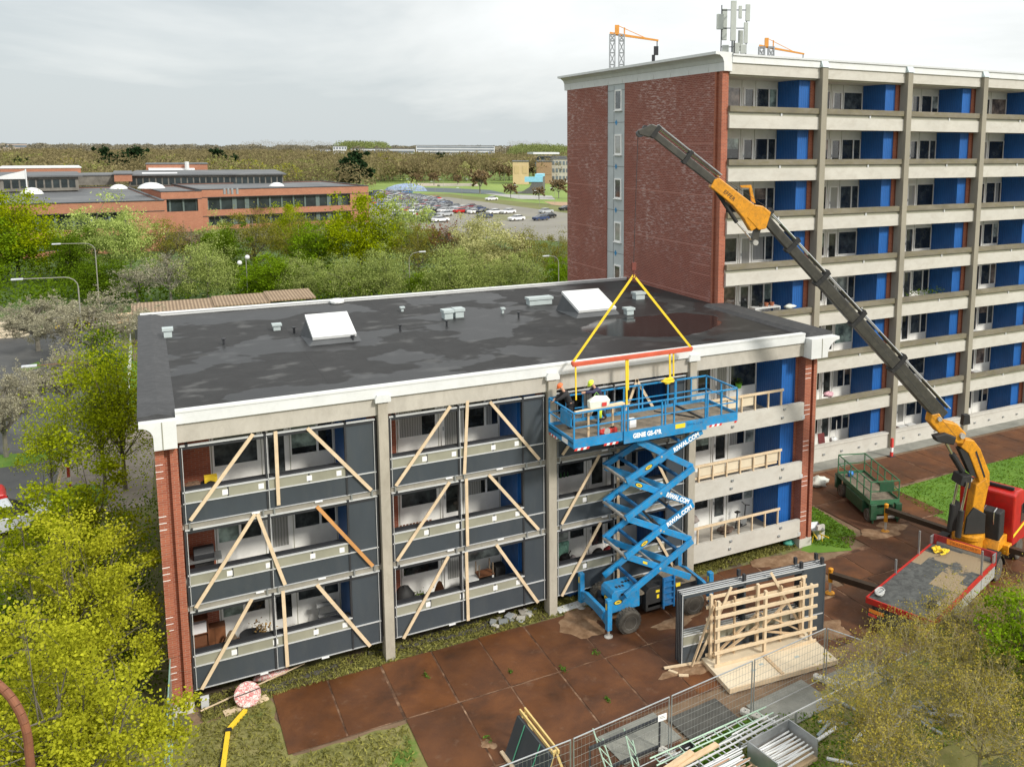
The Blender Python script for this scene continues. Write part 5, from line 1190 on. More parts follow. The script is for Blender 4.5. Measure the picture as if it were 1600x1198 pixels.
# cab
cb_=MB(); cx0,cx1=8.95,11.1
cb_.prism([(cx0,.95),(cx1-.05,.75),(cx1,1.6),(cx1-.12,2.4),(cx1-.45,3.0),(cx0+1.1,3.32),(cx0+.35,3.42),(cx0,3.3)],'y',-1.22,1.22)
cab=tb(cb_,'cab',M['red'],bevel=.08)
tb(MB().prism([(cx1-.01,1.65),(cx1-.125,2.42),(cx1-.40,2.92),(cx1-.36,2.93),(cx1-.08,2.42),(cx1+.03,1.65)],'y',-1.05,1.05),'windscreen',G[0],cab)
for s in (-1,1):
    tb(MB().prism([(cx0+.95,1.75),(cx1-.25,1.75),(cx1-.35,2.35),(cx0+1.25,2.65),(cx0+.95,2.6)],'y',s*1.222,s*1.235),'side_window',G[0],cab)
    tb(MB().prism([(cx0+.05,1.35),(cx0+.05,1.5),(cx1-.1,1.72),(cx1-.1,1.57)],'y',s*1.222,s*1.228),'yellow_stripe',MATS['label_yellow'],cab)
    tb(MB().box(cx1-.3,s*1.3,1.9,cx1-.15,s*1.45,2.4),'mirror',M['black'],cab); tb(MB().box(cx1-.0,s*.8,.85,cx1+.02,s*1.1,1.05),'headlight',M['chrome'],cab)
tb(MB().box(cx0+.25,-1.05,3.44,cx0+.38,1.05,3.55).tube((cx0+.3,.9,3.5),(cx0+.3,.9,3.68),.08,8),'light_bar',M['black'],cab)
tb(MB().box(cx0-.06,-.8,1.0,cx0-.004,.8,2.2),'cab_rear_panel',M['dark'],cab)
# crane in its own vertical plane
CB=TM@Vector((RX,RY,0)); CD=Vector((16.35-CB.x,-.8-CB.y,0)); CLEN=CD.length; CD.normalize(); CN=Vector((-CD.y,CD.x,0))
def cp(s,z,o=0): return CB+CD*s+CN*o+Vector((0,0,z))
def slab(pts,t0,t1,name,mat,parent=None,**k):
    m=MB(); n=len(pts); a=sum(pts[i][0]*pts[(i+1)%n][1]-pts[(i+1)%n][0]*pts[i][1] for i in range(n))
    if a>0: pts=pts[::-1]
    m.add([cp(s,z,t0) for s,z in pts]+[cp(s,z,t1) for s,z in pts],[tuple(range(n)),tuple(range(n,2*n))[::-1]]+[(i,n+i,n+(i+1)%n,(i+1)%n) for i in range(n)])
    return m.build(name,mat,parent or trk_,**k)
Yl,Gr,Bk=M['yellow'],M['cranegrey'],M['black']
slab([(-.42,1.75),(.22,1.75),(.08,3.3),(.0,4.0),(-.5,4.3),(-.62,3.9),(-.45,2.8)],-.24,.24,'crane_column',Yl,bevel=.04)
slab([(.35,1.8),(.75,1.8),(.75,2.9),(.45,3.1)],-.5,-.15,'valve_block',Bk); slab([(-.55,1.8),(-.2,1.8),(-.25,3.0),(-.5,3.0)],-.62,-.32,'valve_block',Bk,bevel=.04)
slab([(-.5,1.8),(.5,1.85),(.42,2.6),(.1,3.05),(-.48,2.7)],.26,.36,'column_guard',Bk,bevel=.03)
for o in (-.22,.42):
    cy=MB().tube(cp(.85,1.8,o),cp(.75,3.0,o),.13,12).build('boom_cylinder',Bk,trk_); MB().tube(cp(.75,3.0,o),cp(.55,4.25,o),.06,10).build('rod',M['chrome'],cy)
slab([(.35,3.9),(.85,4.1),(.75,4.5),(.3,4.5)],-.36,.36,'cylinder_bracket',Bk,bevel=.03)
# first boom: from column head up to elbow
fb=slab([(-.70,3.9),(-.28,3.8),(-.12,4.3),(.42,5.45),(.80,5.75),(.62,6.1),(.2,6.02),(-.15,5.6),(-.66,4.5)],-.2,.2,'first_boom',Yl,bevel=.04)
slab([(-.45,4.35),(-.38,4.3),(.12,5.5),(.05,5.55)],.202,.21,'boom_stripe',Bk,fb); slab([(-.05,4.3),(.25,4.5),(.85,5.65),(.62,5.75),(.3,5.2)],-.16,.16,'boom_underside',Bk,fb)
for q in range(3): slab([(-.28+q*.13,4.72+q*.28),(-.2+q*.13,4.7+q*.28),(-.15+q*.13,4.85+q*.28),(-.23+q*.13,4.87+q*.28)],.203,.209,'boom_mark',pm('boom_text',(.35,.10,.03),.6,.05),fb)
jc=MB().tube(cp(.55,4.6,0),cp(1.1,5.4,0),.14,12).build('link_cylinder',Bk,trk_); MB().tube(cp(1.1,5.4,0),cp(1.45,6.0,0),.07,10).build('rod',M['chrome'],jc)
# knuckle
kn=slab([(.75,5.9),(1.05,5.95),(1.5,6.35),(1.9,6.45),(2.35,6.95),(2.3,7.3),(1.95,7.35),(1.7,6.98),(1.05,6.8),(.6,6.35)],-.24,.24,'knuckle',Yl,bevel=.05)
slab([(1.3,5.95),(2.1,6.15),(2.25,6.4),(1.7,6.5),(1.2,6.3)],.1,.45,'winch',Bk,bevel=.05)
MB().tube(cp(.85,6.3,-.36),cp(.85,6.3,.36),.12,14).tube(cp(1.95,7.1,-.34),cp(1.95,7.1,.34),.1,12).tube(cp(.35,4.3,-.33),cp(.35,4.3,.33),.1,12).build('pivot_pin',M['rim'],trk_)
slab([(.4,6.75),(.75,6.7),(.7,7.15),(.45,7.15)],-.1,.15,'hose_reel',Bk)
# telescopic main boom, five sections getting thinner
a=np.array([1.72,7.15]); bnd=np.array([9.95,15.72]); u_=(bnd-a)/np.linalg.norm(bnd-a); nn_=np.array([-u_[1],u_[0]]); Lg=np.linalg.norm(bnd-a)
secs=[(0,.27,.31),(.27,.50,.275),(.50,.70,.245),(.70,.86,.215),(.86,1.0,.19)]
for t0,t1,h in secs:
    p0=a+u_*Lg*t0; p1=a+u_*Lg*(t1+.01)
    pts=[tuple(p0-nn_*h),tuple(p1-nn_*h*.98),tuple(p1+nn_*h*.9),tuple(p0+nn_*h*.9)]
    o=slab(pts,-h*.72,h*.72,'boom_section',Gr,bevel=.03)
    c0=p1-u_*.18; slab([tuple(c0-nn_*(h+.05)),tuple(p1-nn_*(h+.05)),tuple(p1+nn_*(h+.03)),tuple(c0+nn_*(h+.03))],-h*.72-.04,h*.72+.04,'boom_collar',Bk,o)
    # hydraulic cylinders and pipes riding on top
    q0=p0+nn_*(h+.16); q1=p1+nn_*(h+.12)
    cl=MB().tube(cp(*q0,-.1),cp(*(q0*.45+q1*.55),-.1),.07,8).build('extension_cylinder',Gr,o); MB().tube(cp(*(q0*.45+q1*.55),-.1),cp(*q1,-.1),.035,8).tube(cp(*q0,.12),cp(*q1,.12),.03,6).build('rod',M['chrome'],cl)
    slab([tuple(c0+nn_*h),tuple(p1+nn_*h),tuple(p1+nn_*(h+.26)),tuple(c0+nn_*(h+.22))],-.2,.2,'cylinder_bracket',Bk,o)
    d_=MB(); 
    for q in (.3,.36): s_=p0+(p1-p0)*q; d_.tube(cp(*s_,-h*.72-.012),cp(*s_,-h*.72+.01),.03,8)
    d_.build('bolt_hole',Bk,o)
# jib elbow
sl_=slab([(9.75,15.95),(9.95,15.3),(10.25,15.25),(10.75,15.75),(10.45,16.25),(10.1,16.2)],-.22,.22,'jib_link',Yl,bevel=.03)
jb=slab([(10.3,15.35),(10.55,15.2),(10.9,15.75),(11.35,16.25),(12.25,16.95),(12.1,17.25),(11.9,17.3),(11.1,16.72),(10.45,16.25)],-.2,.2,'jib_boom',Yl,bevel=.03)
lettering('EFFER',.22,cp(11.5,16.62,.206),-CD*1.0-Vector((0,0,.82)),CN.cross((-CD*1.0-Vector((0,0,.82))).normalized()),jb,pm('boom_letter',(.05,.03,.02),.6,.02),w=.55)
slab([(10.35,16.3),(10.5,16.35),(10.62,16.9),(10.95,16.92),(11.0,17.0),(10.55,17.02)],-.05,.05,'jib_lever',Yl)
jcy=MB().tube(cp(10.35,14.75,0),cp(11.1,15.55,0),.04,10).build('jib_rod',M['chrome'],trk_); MB().tube(cp(11.1,15.55,0),cp(12.0,16.85,0),.08,10).build('jib_cylinder',Bk,trk_)
MB().tube(cp(10.35,14.75,-.2),cp(10.35,14.75,.2),.11,12).build('pivot_pin',M['rim'],trk_); slab([(10.25,14.7),(10.5,14.75),(10.35,15.35),(10.1,15.35)],-.1,.1,'jib_strut',Gr)
a=np.array([12.0,17.12]); bnd=np.array([14.55,19.03]); u_=(bnd-a)/np.linalg.norm(bnd-a); nn_=np.array([-u_[1],u_[0]])
for t0,t1,h in ((0,.5,.17),(.5,1.0,.15)):
    p0=a+u_*3.19*t0; p1=a+u_*3.19*t1; o=slab([tuple(p0-nn_*h),tuple(p1-nn_*h),tuple(p1+nn_*h*.8),tuple(p0+nn_*h*.8)],-h*.8,h*.8,'jib_section',Gr,bevel=.02)
    q0=p0+nn_*(h+.1); q1=p1+nn_*(h+.1); MB().tube(cp(*q0,0),cp(*q1,0),.04,8).build('rod',M['chrome'],o)
    slab([tuple(p0+nn_*(h+.18)),tuple(p1+nn_*(h+.18)),tuple(p1+nn_*(h+.22)),tuple(p0+nn_*(h+.22))],-.12,.12,'cover_strip',M['steel'],o)
    slab([tuple(p1-u_*.15-nn_*(h+.03)),tuple(p1-nn_*(h+.03)),tuple(p1+nn_*(h+.2)),tuple(p1-u_*.15+nn_*(h+.2))],-h,h,'boom_collar',Bk,o)
slab([(14.4,18.8),(14.75,18.85),(15.1,18.95),(15.15,19.1),(14.9,19.2),(14.6,19.35),(14.3,19.25)],-.12,.12,'boom_head',Gr,bevel=.03)
MB().tube(cp(15.05,18.98,-.1),cp(15.05,18.98,.1),.14,16).tube(cp(14.85,19.2,-.1),cp(14.85,19.2,.1),.1,12).build('pulley',M['dark'],trk_)
# load line, hook block
ck=MB(); ck.tube((HX,HY,14.0),cp(15.12,18.95,0),.012,5); ck.tube(cp(14.9,19.3,0),cp(10.0,16.2,.15),.008,4); ck.tube(cp(10.0,16.2,.3),cp(1.2,6.3,.4),.008,4); ck.build('hoist_rope',M['dark'],trk_)
hk.build('hook_block',pm('hook_red',(.16,.04,.03),.5,.2),trk_)
# load left on the bed
def local_thing(name,label,cat,x,y,z): 
    p=TM@Vector((x,y,z)); return thing(name,label,cat,tuple(p),TH)
rs=thing('sling_heap','crumpled heap of yellow lifting slings on the truck bed','slings',tuple(TM@Vector((5.5,.75,1.22))),TH)
rg=random.Random(5)
for q in range(7):
    pts=[]; x,y=rg.uniform(-.3,.3),rg.uniform(-.2,.2)
    for s_ in range(9): x+=rg.uniform(-.22,.22); y+=rg.uniform(-.18,.18); x=max(-.45,min(.45,x)); y=max(-.3,min(.3,y)); pts.append((x,y,.04+rg.uniform(0,.12)))
    m=MB(); 
    for a_,b_ in zip(pts[:-1],pts[1:]): m.bar(a_,b_,.08,.025)
    m.build('sling',M['sling'],rs)
rs=thing('rope_coil','bundle of white rope and plastic on the rear left corner of the truck bed','rope',tuple(TM@Vector((.55,1.05,1.22))),TH)
for q in range(6):
    m=MB(); r0_=.08+.028*q; cx,cy=rg.uniform(-.1,.1),rg.uniform(-.06,.06); pts=[(cx+r0_*math.cos(a_)*1.2,cy+r0_*math.sin(a_)*.7,.03+.03*q+.02*math.sin(a_*3)) for a_ in [k*.4 for k in range(17)]]
    m.path(pts,.03,5).build('rope',pm('white_rope',(.42,.43,.42),.8,.3,8.),rs)
rs=thing('tool_sack','dark tool sack with a grey flap at the rear right of the truck bed','sack',tuple(TM@Vector((1.0,-.85,1.22))),TH)
MB().blob((0,0,.13),(.22,.17,.14),10,6,rg,.25).build('sack',M['black'],rs,smooth=True); MB().prism([(.1,-.2),(.5,-.12),(.45,.1),(.1,.12)],'z',.05,.09).build('flap',pm('grey_flap',(.25,.25,.27),.7,.1),rs)
# ---------------- green scissor lift, lowered
gl_=thing('green_scissor_lift','green scissor lift standing lowered beside the right brick pier','scissor lift',(31.75,2.0,0),R_(71))
g1,g2=M['green'],M['greenr']
MB().box(-1.75,-.55,.3,1.75,.55,.75).build('chassis',g1,gl_,bevel=.03)
for s in (-1,1):
    MB().box(-1.3,s*.56,.28,.7,s*.86,.92).build('side_box',g1,gl_,bevel=.04)
    for x in (-1.75,1.4):
        w_=MB().lathe((x,s*.72,.33),[(.18,-.13),(.3,-.13),(.33,-.1),(.33,.1),(.3,.13),(.18,.13)],20,'y').build('wheel',M['tyre'],gl_); MB().lathe((x,s*.72,.33),[(.05,s*.1),(.17,s*.1),(.19,s*.135),(.19,0)],14,'y').build('rim',M['rim'],w_)
for x in (-2.2,1.98):
    for s in (-1,1): MB().box(x,s*.5,.25,x+.22,s*.82,1.02).tube((x+.11,s*.66,.04),(x+.11,s*.66,.3),.05).build('outrigger',g1,gl_,bevel=.015)
MB().bar((-2.05,-.5,.3),(-2.05,.5,.3),.08,.1).bar((2.05,-.5,.3),(2.05,.5,.3),.08,.1).build('cross_bar',M['rim'],gl_)
for k in range(3): 
    for s in (-.45,.45): MB().bar((-1.6,s,.78+k*.05),(1.6,s,.84+k*.05),.08,.05).build('scissor_arm',g1,gl_)
MB().box(-1.95,-.75,.95,1.95,.75,1.05).build('platform_floor',M['deck'],gl_)
k_=MB(); k_.box(-1.97,-.78,.93,1.97,-.752,1.18).box(-1.97,.752,.93,1.97,.78,1.18).box(-2.0,-.78,.93,-1.972,.78,1.18).box(1.972,-.78,.93,2.0,.78,1.18); k_.build('kick_board',g2,gl_)
def grail(x0,y0,x1,y1,n):
    m=MB()
    for q in range(n+1 if n else 0): t=q/n; m.bar((x0+(x1-x0)*t,y0+(y1-y0)*t,1.0),(x0+(x1-x0)*t,y0+(y1-y0)*t,2.12),.05,.05,up=(0,1,0))
    m.bar((x0,y0,2.12),(x1,y1,2.12),.05,.05).bar((x0,y0,1.62),(x1,y1,1.62),.04,.04); m.build('guard_rail',g2,gl_)
grail(-1.95,-.75,1.95,-.75,5); grail(-1.95,.75,1.95,.75,5); grail(-1.95,-.72,-1.95,.72,0); grail(1.95,-.72,1.95,.72,0)
MB().box(-2.0,-.45,1.6,-1.955,.3,2.08).build('sign_plate',g1,gl_)
for (x,y,l,r_) in ((1.5,.25,'blue','blue_bag'),):
    rs=thing('plastic_bag','blue plastic bag at the far end of the green lift platform','bag',tuple(gl_.location+Vector((.25,1.5,1.05))),0)
    MB().blob((0,0,.15),(.18,.15,.18),10,6,rg,.25).build('bag',pm('bag_blue',(.03,.2,.6),.4,.1),rs,smooth=True)
# ================================================================ distant buildings
def rotbox(m,o,a,x0,y0,z0,x1,y1,z1):
    i0=len(m.v); m.box(x0,y0,z0,x1,y1,z1); return xf(m,Matrix.Translation(Vector(o))@Matrix.Rotation(a,4,'Z'),i0)
flat=pm('far_roof_felt',(.085,.09,.095),.6,.25,.05,dirt=((.3,.3,.29),.35)); gla=pm('far_glass',(.025,.035,.038),.2,.5,.4); lou=pm('louvre_grey',(.16,.15,.13),.7,.3,.8)
sch=thing('brick_school','low orange brick school with long dark window bands and flat grey roofs','building',(10,178,0),world=True)
def wing(o,a,w,d,h,bands,label=None):
    segs=[]; zs=[0]
    m=MB(); ms=MB()
    for (z0,z1) in sorted(bands): zs+= [z0,z1]
    zs.append(h)
    for i in range(0,len(zs),2): rotbox(m,o,a,0,0,zs[i],w,.5,zs[i+1])
    for (z0,z1) in bands: rotbox(m,o,a,0,0,z0,w*.02+.8,.5,z1); rotbox(m,o,a,w*.88 if w>30 else w-.8,0,z0,w,.5,z1)
    rotbox(m,o,a,0,.5,0,.5,d,h); rotbox(m,o,a,w-.5,.5,0,w,d,h); rotbox(m,o,a,0,d-.5,0,w,d,h)
    m.build('brick_wall',brick_orange,sch)
    for (z0,z1) in bands:
        g=MB(); rotbox(g,o,a,.6,.9,z0,w-.6,1.1,z1); wo=g.build('window_band',gla,sch)
        f=MB(); x=1.5
        while x<w-1: rotbox(f,o,a,x,.7,z0,x+.35 if int(x)%3 else x+.9,.9,z1); x+=2.6
        f.build('glazing_bars',pm('mullion_green',(.10,.14,.13),.6,.2),wo)
        b=MB(); rotbox(b,o,a,0,-.06,z1-.02,w,.3,z1+.12); b.build('sill',M['dark'],sch)
    r=MB(); rotbox(r,o,a,.5,.5,h-.6,w-.5,d-.5,h-.15); ro=r.build('roof',flat,sch)
    p=MB(); rotbox(p,o,a,-.1,-.1,h,w+.1,.6,h+.14); rotbox(p,o,a,-.1,d-.6,h,w+.1,d+.1,h+.14); rotbox(p,o,a,-.1,.6,h,.5,d-.6,h+.14); rotbox(p,o,a,w-.5,.6,h,w+.1,d-.6,h+.14); p.build('roof_edge',M['dark'],ro)
    return ro
an=R_(7.5)
wing((10.3,178.4,0),an,37.3,34,8.7,[(4.3,7.0),(.9,2.9)])
wing((-46,136,0),R_(6),49,60,8.7,[(4.3,6.9),(.9,2.9)])
wing((2.9,176,0),R_(7),7.8,30,8.5,[(4.3,6.9)])
def block(px0,px1,vt,vb,dist,depth,mat,name,hz=None):
    a=vp(px0,vt,dist); b=vp(px1,vt,dist); zt=(a[2]+b[2])/2; zb=vp(px0,vb,dist)[2]
    d=Vector((b[0]-a[0],b[1]-a[1],0)); w=d.length; an_=math.atan2(d.y,d.x); m=MB(); rotbox(m,(a[0],a[1],0),an_,0,0,max(0,zb),w,depth,zt); return m,(a[0],a[1],0),an_,w,zt
def bl(px0,px1,vt,vb,dist,depth,mat,name,parent):
    m,o,a,w,zt=block(px0,px1,vt,vb,dist,depth,mat,name); ob=m.build(name,mat,parent); return o,a,w,zt,ob
for (p0,p1,vt,vb,d,dep) in ((200,442,271,284,245,40),(0,122,274,292,215,30),(-60,0,276,292,215,30)):
    o,a,w,zt,ob=bl(p0,p1,vt+3,vb+8,d,dep,lou,'clerestory',sch)
    f=MB(); x=.5
    while x<w-.5: rotbox(f,o,a,x,-.05,zt-2.2,x+1.1,.02,zt-.5); x+=1.4
    f.build('dark_window',gla,ob); r=MB(); rotbox(r,o,a,-.8,-.8,zt,w+.8,dep,zt+.3); r.build('roof',flat,ob)
for (p0,p1,vt,vb,d,dep) in ((228,324,257,276,300,14),(0,126,263,282,270,20),(178,206,273,284,235,25),(122,180,275,290,250,20)):
    o,a,w,zt,ob=bl(p0,p1,vt,vb,d,dep,brick_orange if p0!=122 else lou,'plant_room',sch)
    r=MB(); rotbox(r,o,a,-.2,-.2,zt,w+.2,dep,zt+.25); r.build('roof',M['white'] if p0==0 else flat,ob)
def dome(u,v,d,r,h,name='roof_dome',mat=M['white']):
    c=vp(u,v,d); MB().lathe((c[0],c[1],c[2]-h),[(r,0),(r*.8,h*.5),(r*.4,h*.9),(.01,h)],12).build(name,mat,sch)
dome(236,285,190,2.4,1.1); dome(49,293,165,1.6,1.0); dome(185,288,185,1.5,.8); dome(97,275,225,1.3,.7); dome(432,285,205,1.6,.8)
for (u,v,d) in ((250,272,250),(255,258,300),(281,258,300)):
    c=vp(u,v,d); m=MB(); m.add([(c[0]-4,c[1]-3,c[2]-2),(c[0]+4,c[1]-3,c[2]-2),(c[0]+4,c[1]+3,c[2]+.3),(c[0]-4,c[1]+3,c[2]+.3)],[(0,1,2,3)]).build('roof_light',M['white'],sch)
for u in (350,356,362,370): c=vp(u,288,195); MB().tube((c[0],c[1],8.4),(c[0],c[1],9.6),.25,8).build('roof_pipe',M['steel'],sch)
c=vp(292,258,298); MB().tube((c[0],c[1],10),(c[0],c[1],c[2]+1),.6,8).build('chimney',M['white'],sch)
# flag
fp_=vp(42,292,205); fl_=thing('flagpole','white pennant flying on a flagpole above the left school wing','flag',(fp_[0],fp_[1],8.2),world=True)
MB().tube((fp_[0],fp_[1],8.1),(fp_[0],fp_[1],13.5),.12,8).build('pole',M['white'],fl_)
m=MB(); pts=[(0,0),(-1.5,.25),(-3.2,-.1),(-4.6,.3)]
vs=[];
for i,(x,y) in enumerate(pts): vs+= [(fp_[0]+x,fp_[1]+y,13.3-.42*i),(fp_[0]+x,fp_[1]+y,11.6-.0*i)]
m.add(vs,[(0,1,3,2),(2,3,5,4),(4,5,7,6)]); m.add([(a+.0,b+.04,c) for a,b,c in vs],[(2,3,1,0),(4,5,3,2),(6,7,5,4)]); m.build('flag',M['white'],fl_,smooth=True)
# long white block on the horizon
def farb(name,lab,cat,px0,px1,vt,vb,dist,dep,mat,rows,dark,cols=0):
    t=thing(name,lab,cat); a=vp(px0,vt,dist); b=vp(px1,vt,dist); zt=(a[2]+b[2])/2; zb=vp(px0,vb,dist)[2]
    d=Vector((b[0]-a[0],b[1]-a[1],0)); w=d.length; an_=math.atan2(d.y,d.x); t.location=(a[0],a[1],0); OFF[t.name]=Vector((a[0],a[1],0))
    m=MB(); rotbox(m,(a[0],a[1],0),an_,0,0,0,w,dep,zt); m.build('wall',mat,t)
    hh=(zt-zb)/max(1,rows)
    for r in range(rows):
        f=MB(); z0=zb+hh*r+hh*.25
        if cols:
            for c in range(cols): rotbox(f,(a[0],a[1],0),an_,w*(c+.2)/cols,-.15,z0,w*(c+.8)/cols,.0,z0+hh*.5)
        else: rotbox(f,(a[0],a[1],0),an_,w*.01,-.15,z0,w*.99,.0,z0+hh*.45)
        f.build('window_band',dark,t)
    r=MB(); rotbox(r,(a[0],a[1],0),an_,-.3,-.3,zt,w+.3,dep+.3,zt+.4); r.build('roof',flat,t)
    return t
fw_=pm('far_white',(.62,.64,.66),.7,.05,.05); fdk=pm('far_dark_window',(.14,.17,.20),.4,.2,.1)
farb('office_block','long white three storey office block on the horizon','office',650,773,228,241,860,20,fw_,3,fdk)
farb('office_block','low white flat building on the horizon left of the long office block','office',548,648,233,241,840,20,fw_,1,fdk)
farb('office_block','small white tower block on the horizon','office',520,542,229,240,800,15,fw_,2,fdk,cols=5)
farb('office_block','very low white roof on the horizon left of the small tower','office',486,516,234,240,850,20,fw_,1,fdk)
farb('office_block','pale flat building on the far left horizon','office',-20,42,225,232,1100,20,pm('far_tan',(.4,.33,.28),.8,.1),1,fdk)
farb('office_block','pale grey building with many windows beside the brick gable','office',862,900,249,284,440,20,pm('far_cream',(.45,.43,.38),.8,.1,.2),3,fdk,cols=7)
farb('office_block','brown rendered building beside the brick gable','office',838,862,253,280,435,20,pm('far_brown',(.33,.22,.13),.8,.1,.2),1,pm('far_brown2',(.3,.2,.12),.8,.1))
farb('office_block','small yellow rendered building in the park','office',801,826,253,277,425,16,pm('far_yellow',(.55,.42,.24),.8,.1,.2),1,pm('far_yellow2',(.5,.38,.2),.8,.1),cols=2)
farb('office_block','dark block with a white roof box behind the brown building','office',836,885,246,256,470,20,pm('far_slate',(.12,.15,.17),.8,.1,.2),1,fdk)
c=vp(845,243,470); MB().box(c[0]-6,c[1]-4,15,c[0]+9,c[1]+4,vp(845,241,470)[2]).build('x',fw_) and None
o=bpy.data.objects['x']; o.name='roof_box'; tag(o,'white plant box on the dark block by the gable','plant box')
# skate ramps
c=gp(580,300) ; m=MB().blob((0,0,0),(9,2.6,3.2),14,6,random.Random(2),.05); m.v=[(x,y,max(0,z)) for x,y,z in m.v]; o=m.build('graffiti_dome',pm('graffiti',(.18,.25,.38),.7,.6,1.5,dirt=((.5,.5,.55),.6))); c=gp(634,299); o.location=(c[0],c[1],0); tag(o,'low blue graffiti-covered mound at the skate track','skate mound')
c=gp(826,302); rp=thing('skate_ramp','blue-backed quarter pipe ramp in the skate park','skate ramp',(c[0],c[1],0),CYAW*-1)
MB().prism([(-6,0),(6,0),(6,6.5),(3.2,6.6),(.8,2.6),(-2.5,.6)],'y',-5,5).build('ramp',pm('ramp_grey',(.12,.12,.12),.7,.2),rp); MB().box(-1,-5.2,4.6,6,-5.0,6.6).box(3.0,-5,6.6,6,5,7.6).build('panel',pm('ramp_blue',(.25,.55,.7),.6,.1),rp)
c=gp(712,291); MB().box(-8,-2,0,8,2,.8).build('low_wall',M['conc']).location=(c[0],c[1],0); tag(bpy.data.objects['low_wall'],'low concrete bank beside the skate track','skate bank')
# ================================================================ cars
def car(name,label,cat,body,parts=True,group=None):
    t=thing(name,label,cat,group=group)
    m=MB(); pr=[(-2.15,.35),(-2.2,.75),(-2.05,.98),(-1.2,1.02),(-.5,1.42),(.9,1.45),(1.75,1.05),(2.15,.95),(2.2,.4)]
    # body shell with tumblehome cabin
    lo=[(-2.15,.30),(-2.2,.72),(-2.05,.92),(-1.25,.98),(1.7,1.0),(2.12,.92),(2.2,.45),(2.15,.3)]
    m.prism(lo[::-1],'y',-.88,.88)
    m.build('body',body,t,bevel=.07)
    c=MB(); b=[(-1.25,-.84,.99),(1.72,-.84,1.0),(1.72,.84,1.0),(-1.25,.84,.99),(-.45,-.66,1.42),(1.05,-.66,1.42),(1.05,.66,1.42),(-.45,.66,1.42)]
    c.add(b,[(4,5,6,7),(0,1,5,4),(1,2,6,5),(2,3,7,6),(3,0,4,7)]).build('glasshouse',G[0],t,bevel=.03)
    MB().add([(-.47,-.65,1.425),(1.05,-.65,1.425),(1.05,.65,1.425),(-.47,.65,1.425),(-.4,-.6,1.46),(1.0,-.6,1.46),(1.0,.6,1.46),(-.4,.6,1.46)],[(4,5,6,7),(0,1,5,4),(1,2,6,5),(2,3,7,6),(3,0,4,7)]).build('roof',body,t)
    for x in (-1.35,1.35):
        for s in (-1,1): MB().lathe((x,s*.82,.32),[(.18,-.1),(.32,-.1),(.32,.1),(.18,.1)],14,'y').build('wheel',M['tyre'],t)
    if parts:
        for s in (-1,1): MB().box(-2.21,s*.6-.15,.62,-2.15,s*.6+.15,.78).build('headlight',M['chrome'],t); MB().box(2.15,s*.65-.12,.65,2.205,s*.65+.12,.85).build('tail_light',MATS['hazard_red'],t)
    return t
def paint(n,c): return pm(n,c,.25,.03,1.)
CP=[('white',(.75,.76,.77)),('silver',(.42,.44,.46)),('black',(.015,.016,.02)),('navy',(.03,.05,.12)),('red',(.45,.02,.02)),('grey',(.12,.13,.14)),('maroon',(.15,.02,.03)),('blue',(.05,.15,.35))]
protoC=[car('parked_car','small %s car in the distant car park'%n,'car',paint('paint_'+n,c),False,'cars in the distant car park') for n,c in CP]
rg=random.Random(17); spots=[]
for (v,u0,u1,st) in ((303,586,640,5.5),(309,588,655,6),(313,588,680,7),(317.5,590,695,7.5),(323,596,706,8),(329,604,722,9),(304.5,588,628,7),(307,586,640,6.2),(311,590,668,7),(315,586,690,7.5),(320,592,700,8),(326,600,712,8.5),(332,610,735,9.5),(338,618,700,11),(346,640,690,14)):
    u=u0
    while u<u1:
        if rg.random()<.86: spots.append((u+rg.uniform(-.6,.6),v+rg.uniform(-.3,.3),rg.choice([0,0,1,1,2,3,3,5,6,4,7,0,1])))
        u+=st
spots+=[(735,326,6),(748,329,3),(756,334,2),(757,341,3),(768,313.5,0),(772,334.5,0),(794,334,0),(807,345,0),(845,344.5,3),(853,333.5,1),(857,341,2),(884,329,2),(688,347,0),(712,331,1),(720,333,4),(742,334,0)]
fst=set()
for u,v,k in spots:
    p=gp(u,v); o=protoC[k]
    if k in fst: o=copy_tree(o)
    fst.add(k); o.location=(p[0],p[1],.012); o.rotation_euler=(0,0,R_(20)+(math.pi if rg.random()<.5 else 0)+rg.uniform(-.04,.04)); o.scale=(1,1,1.0)
c1=car('parked_car','silver car parked at the left edge behind the yellow-green trees','car',paint('paint_silver2',(.5,.53,.56))); c1.location=(-7.4,18.9,.02); c1.rotation_euler=(0,0,R_(195))
c2=car('parked_car','red car at the far left edge behind the silver one','car',MATS['paint_red']); c2.location=(-9.7,22.3,.02); c2.rotation_euler=(0,0,R_(190))
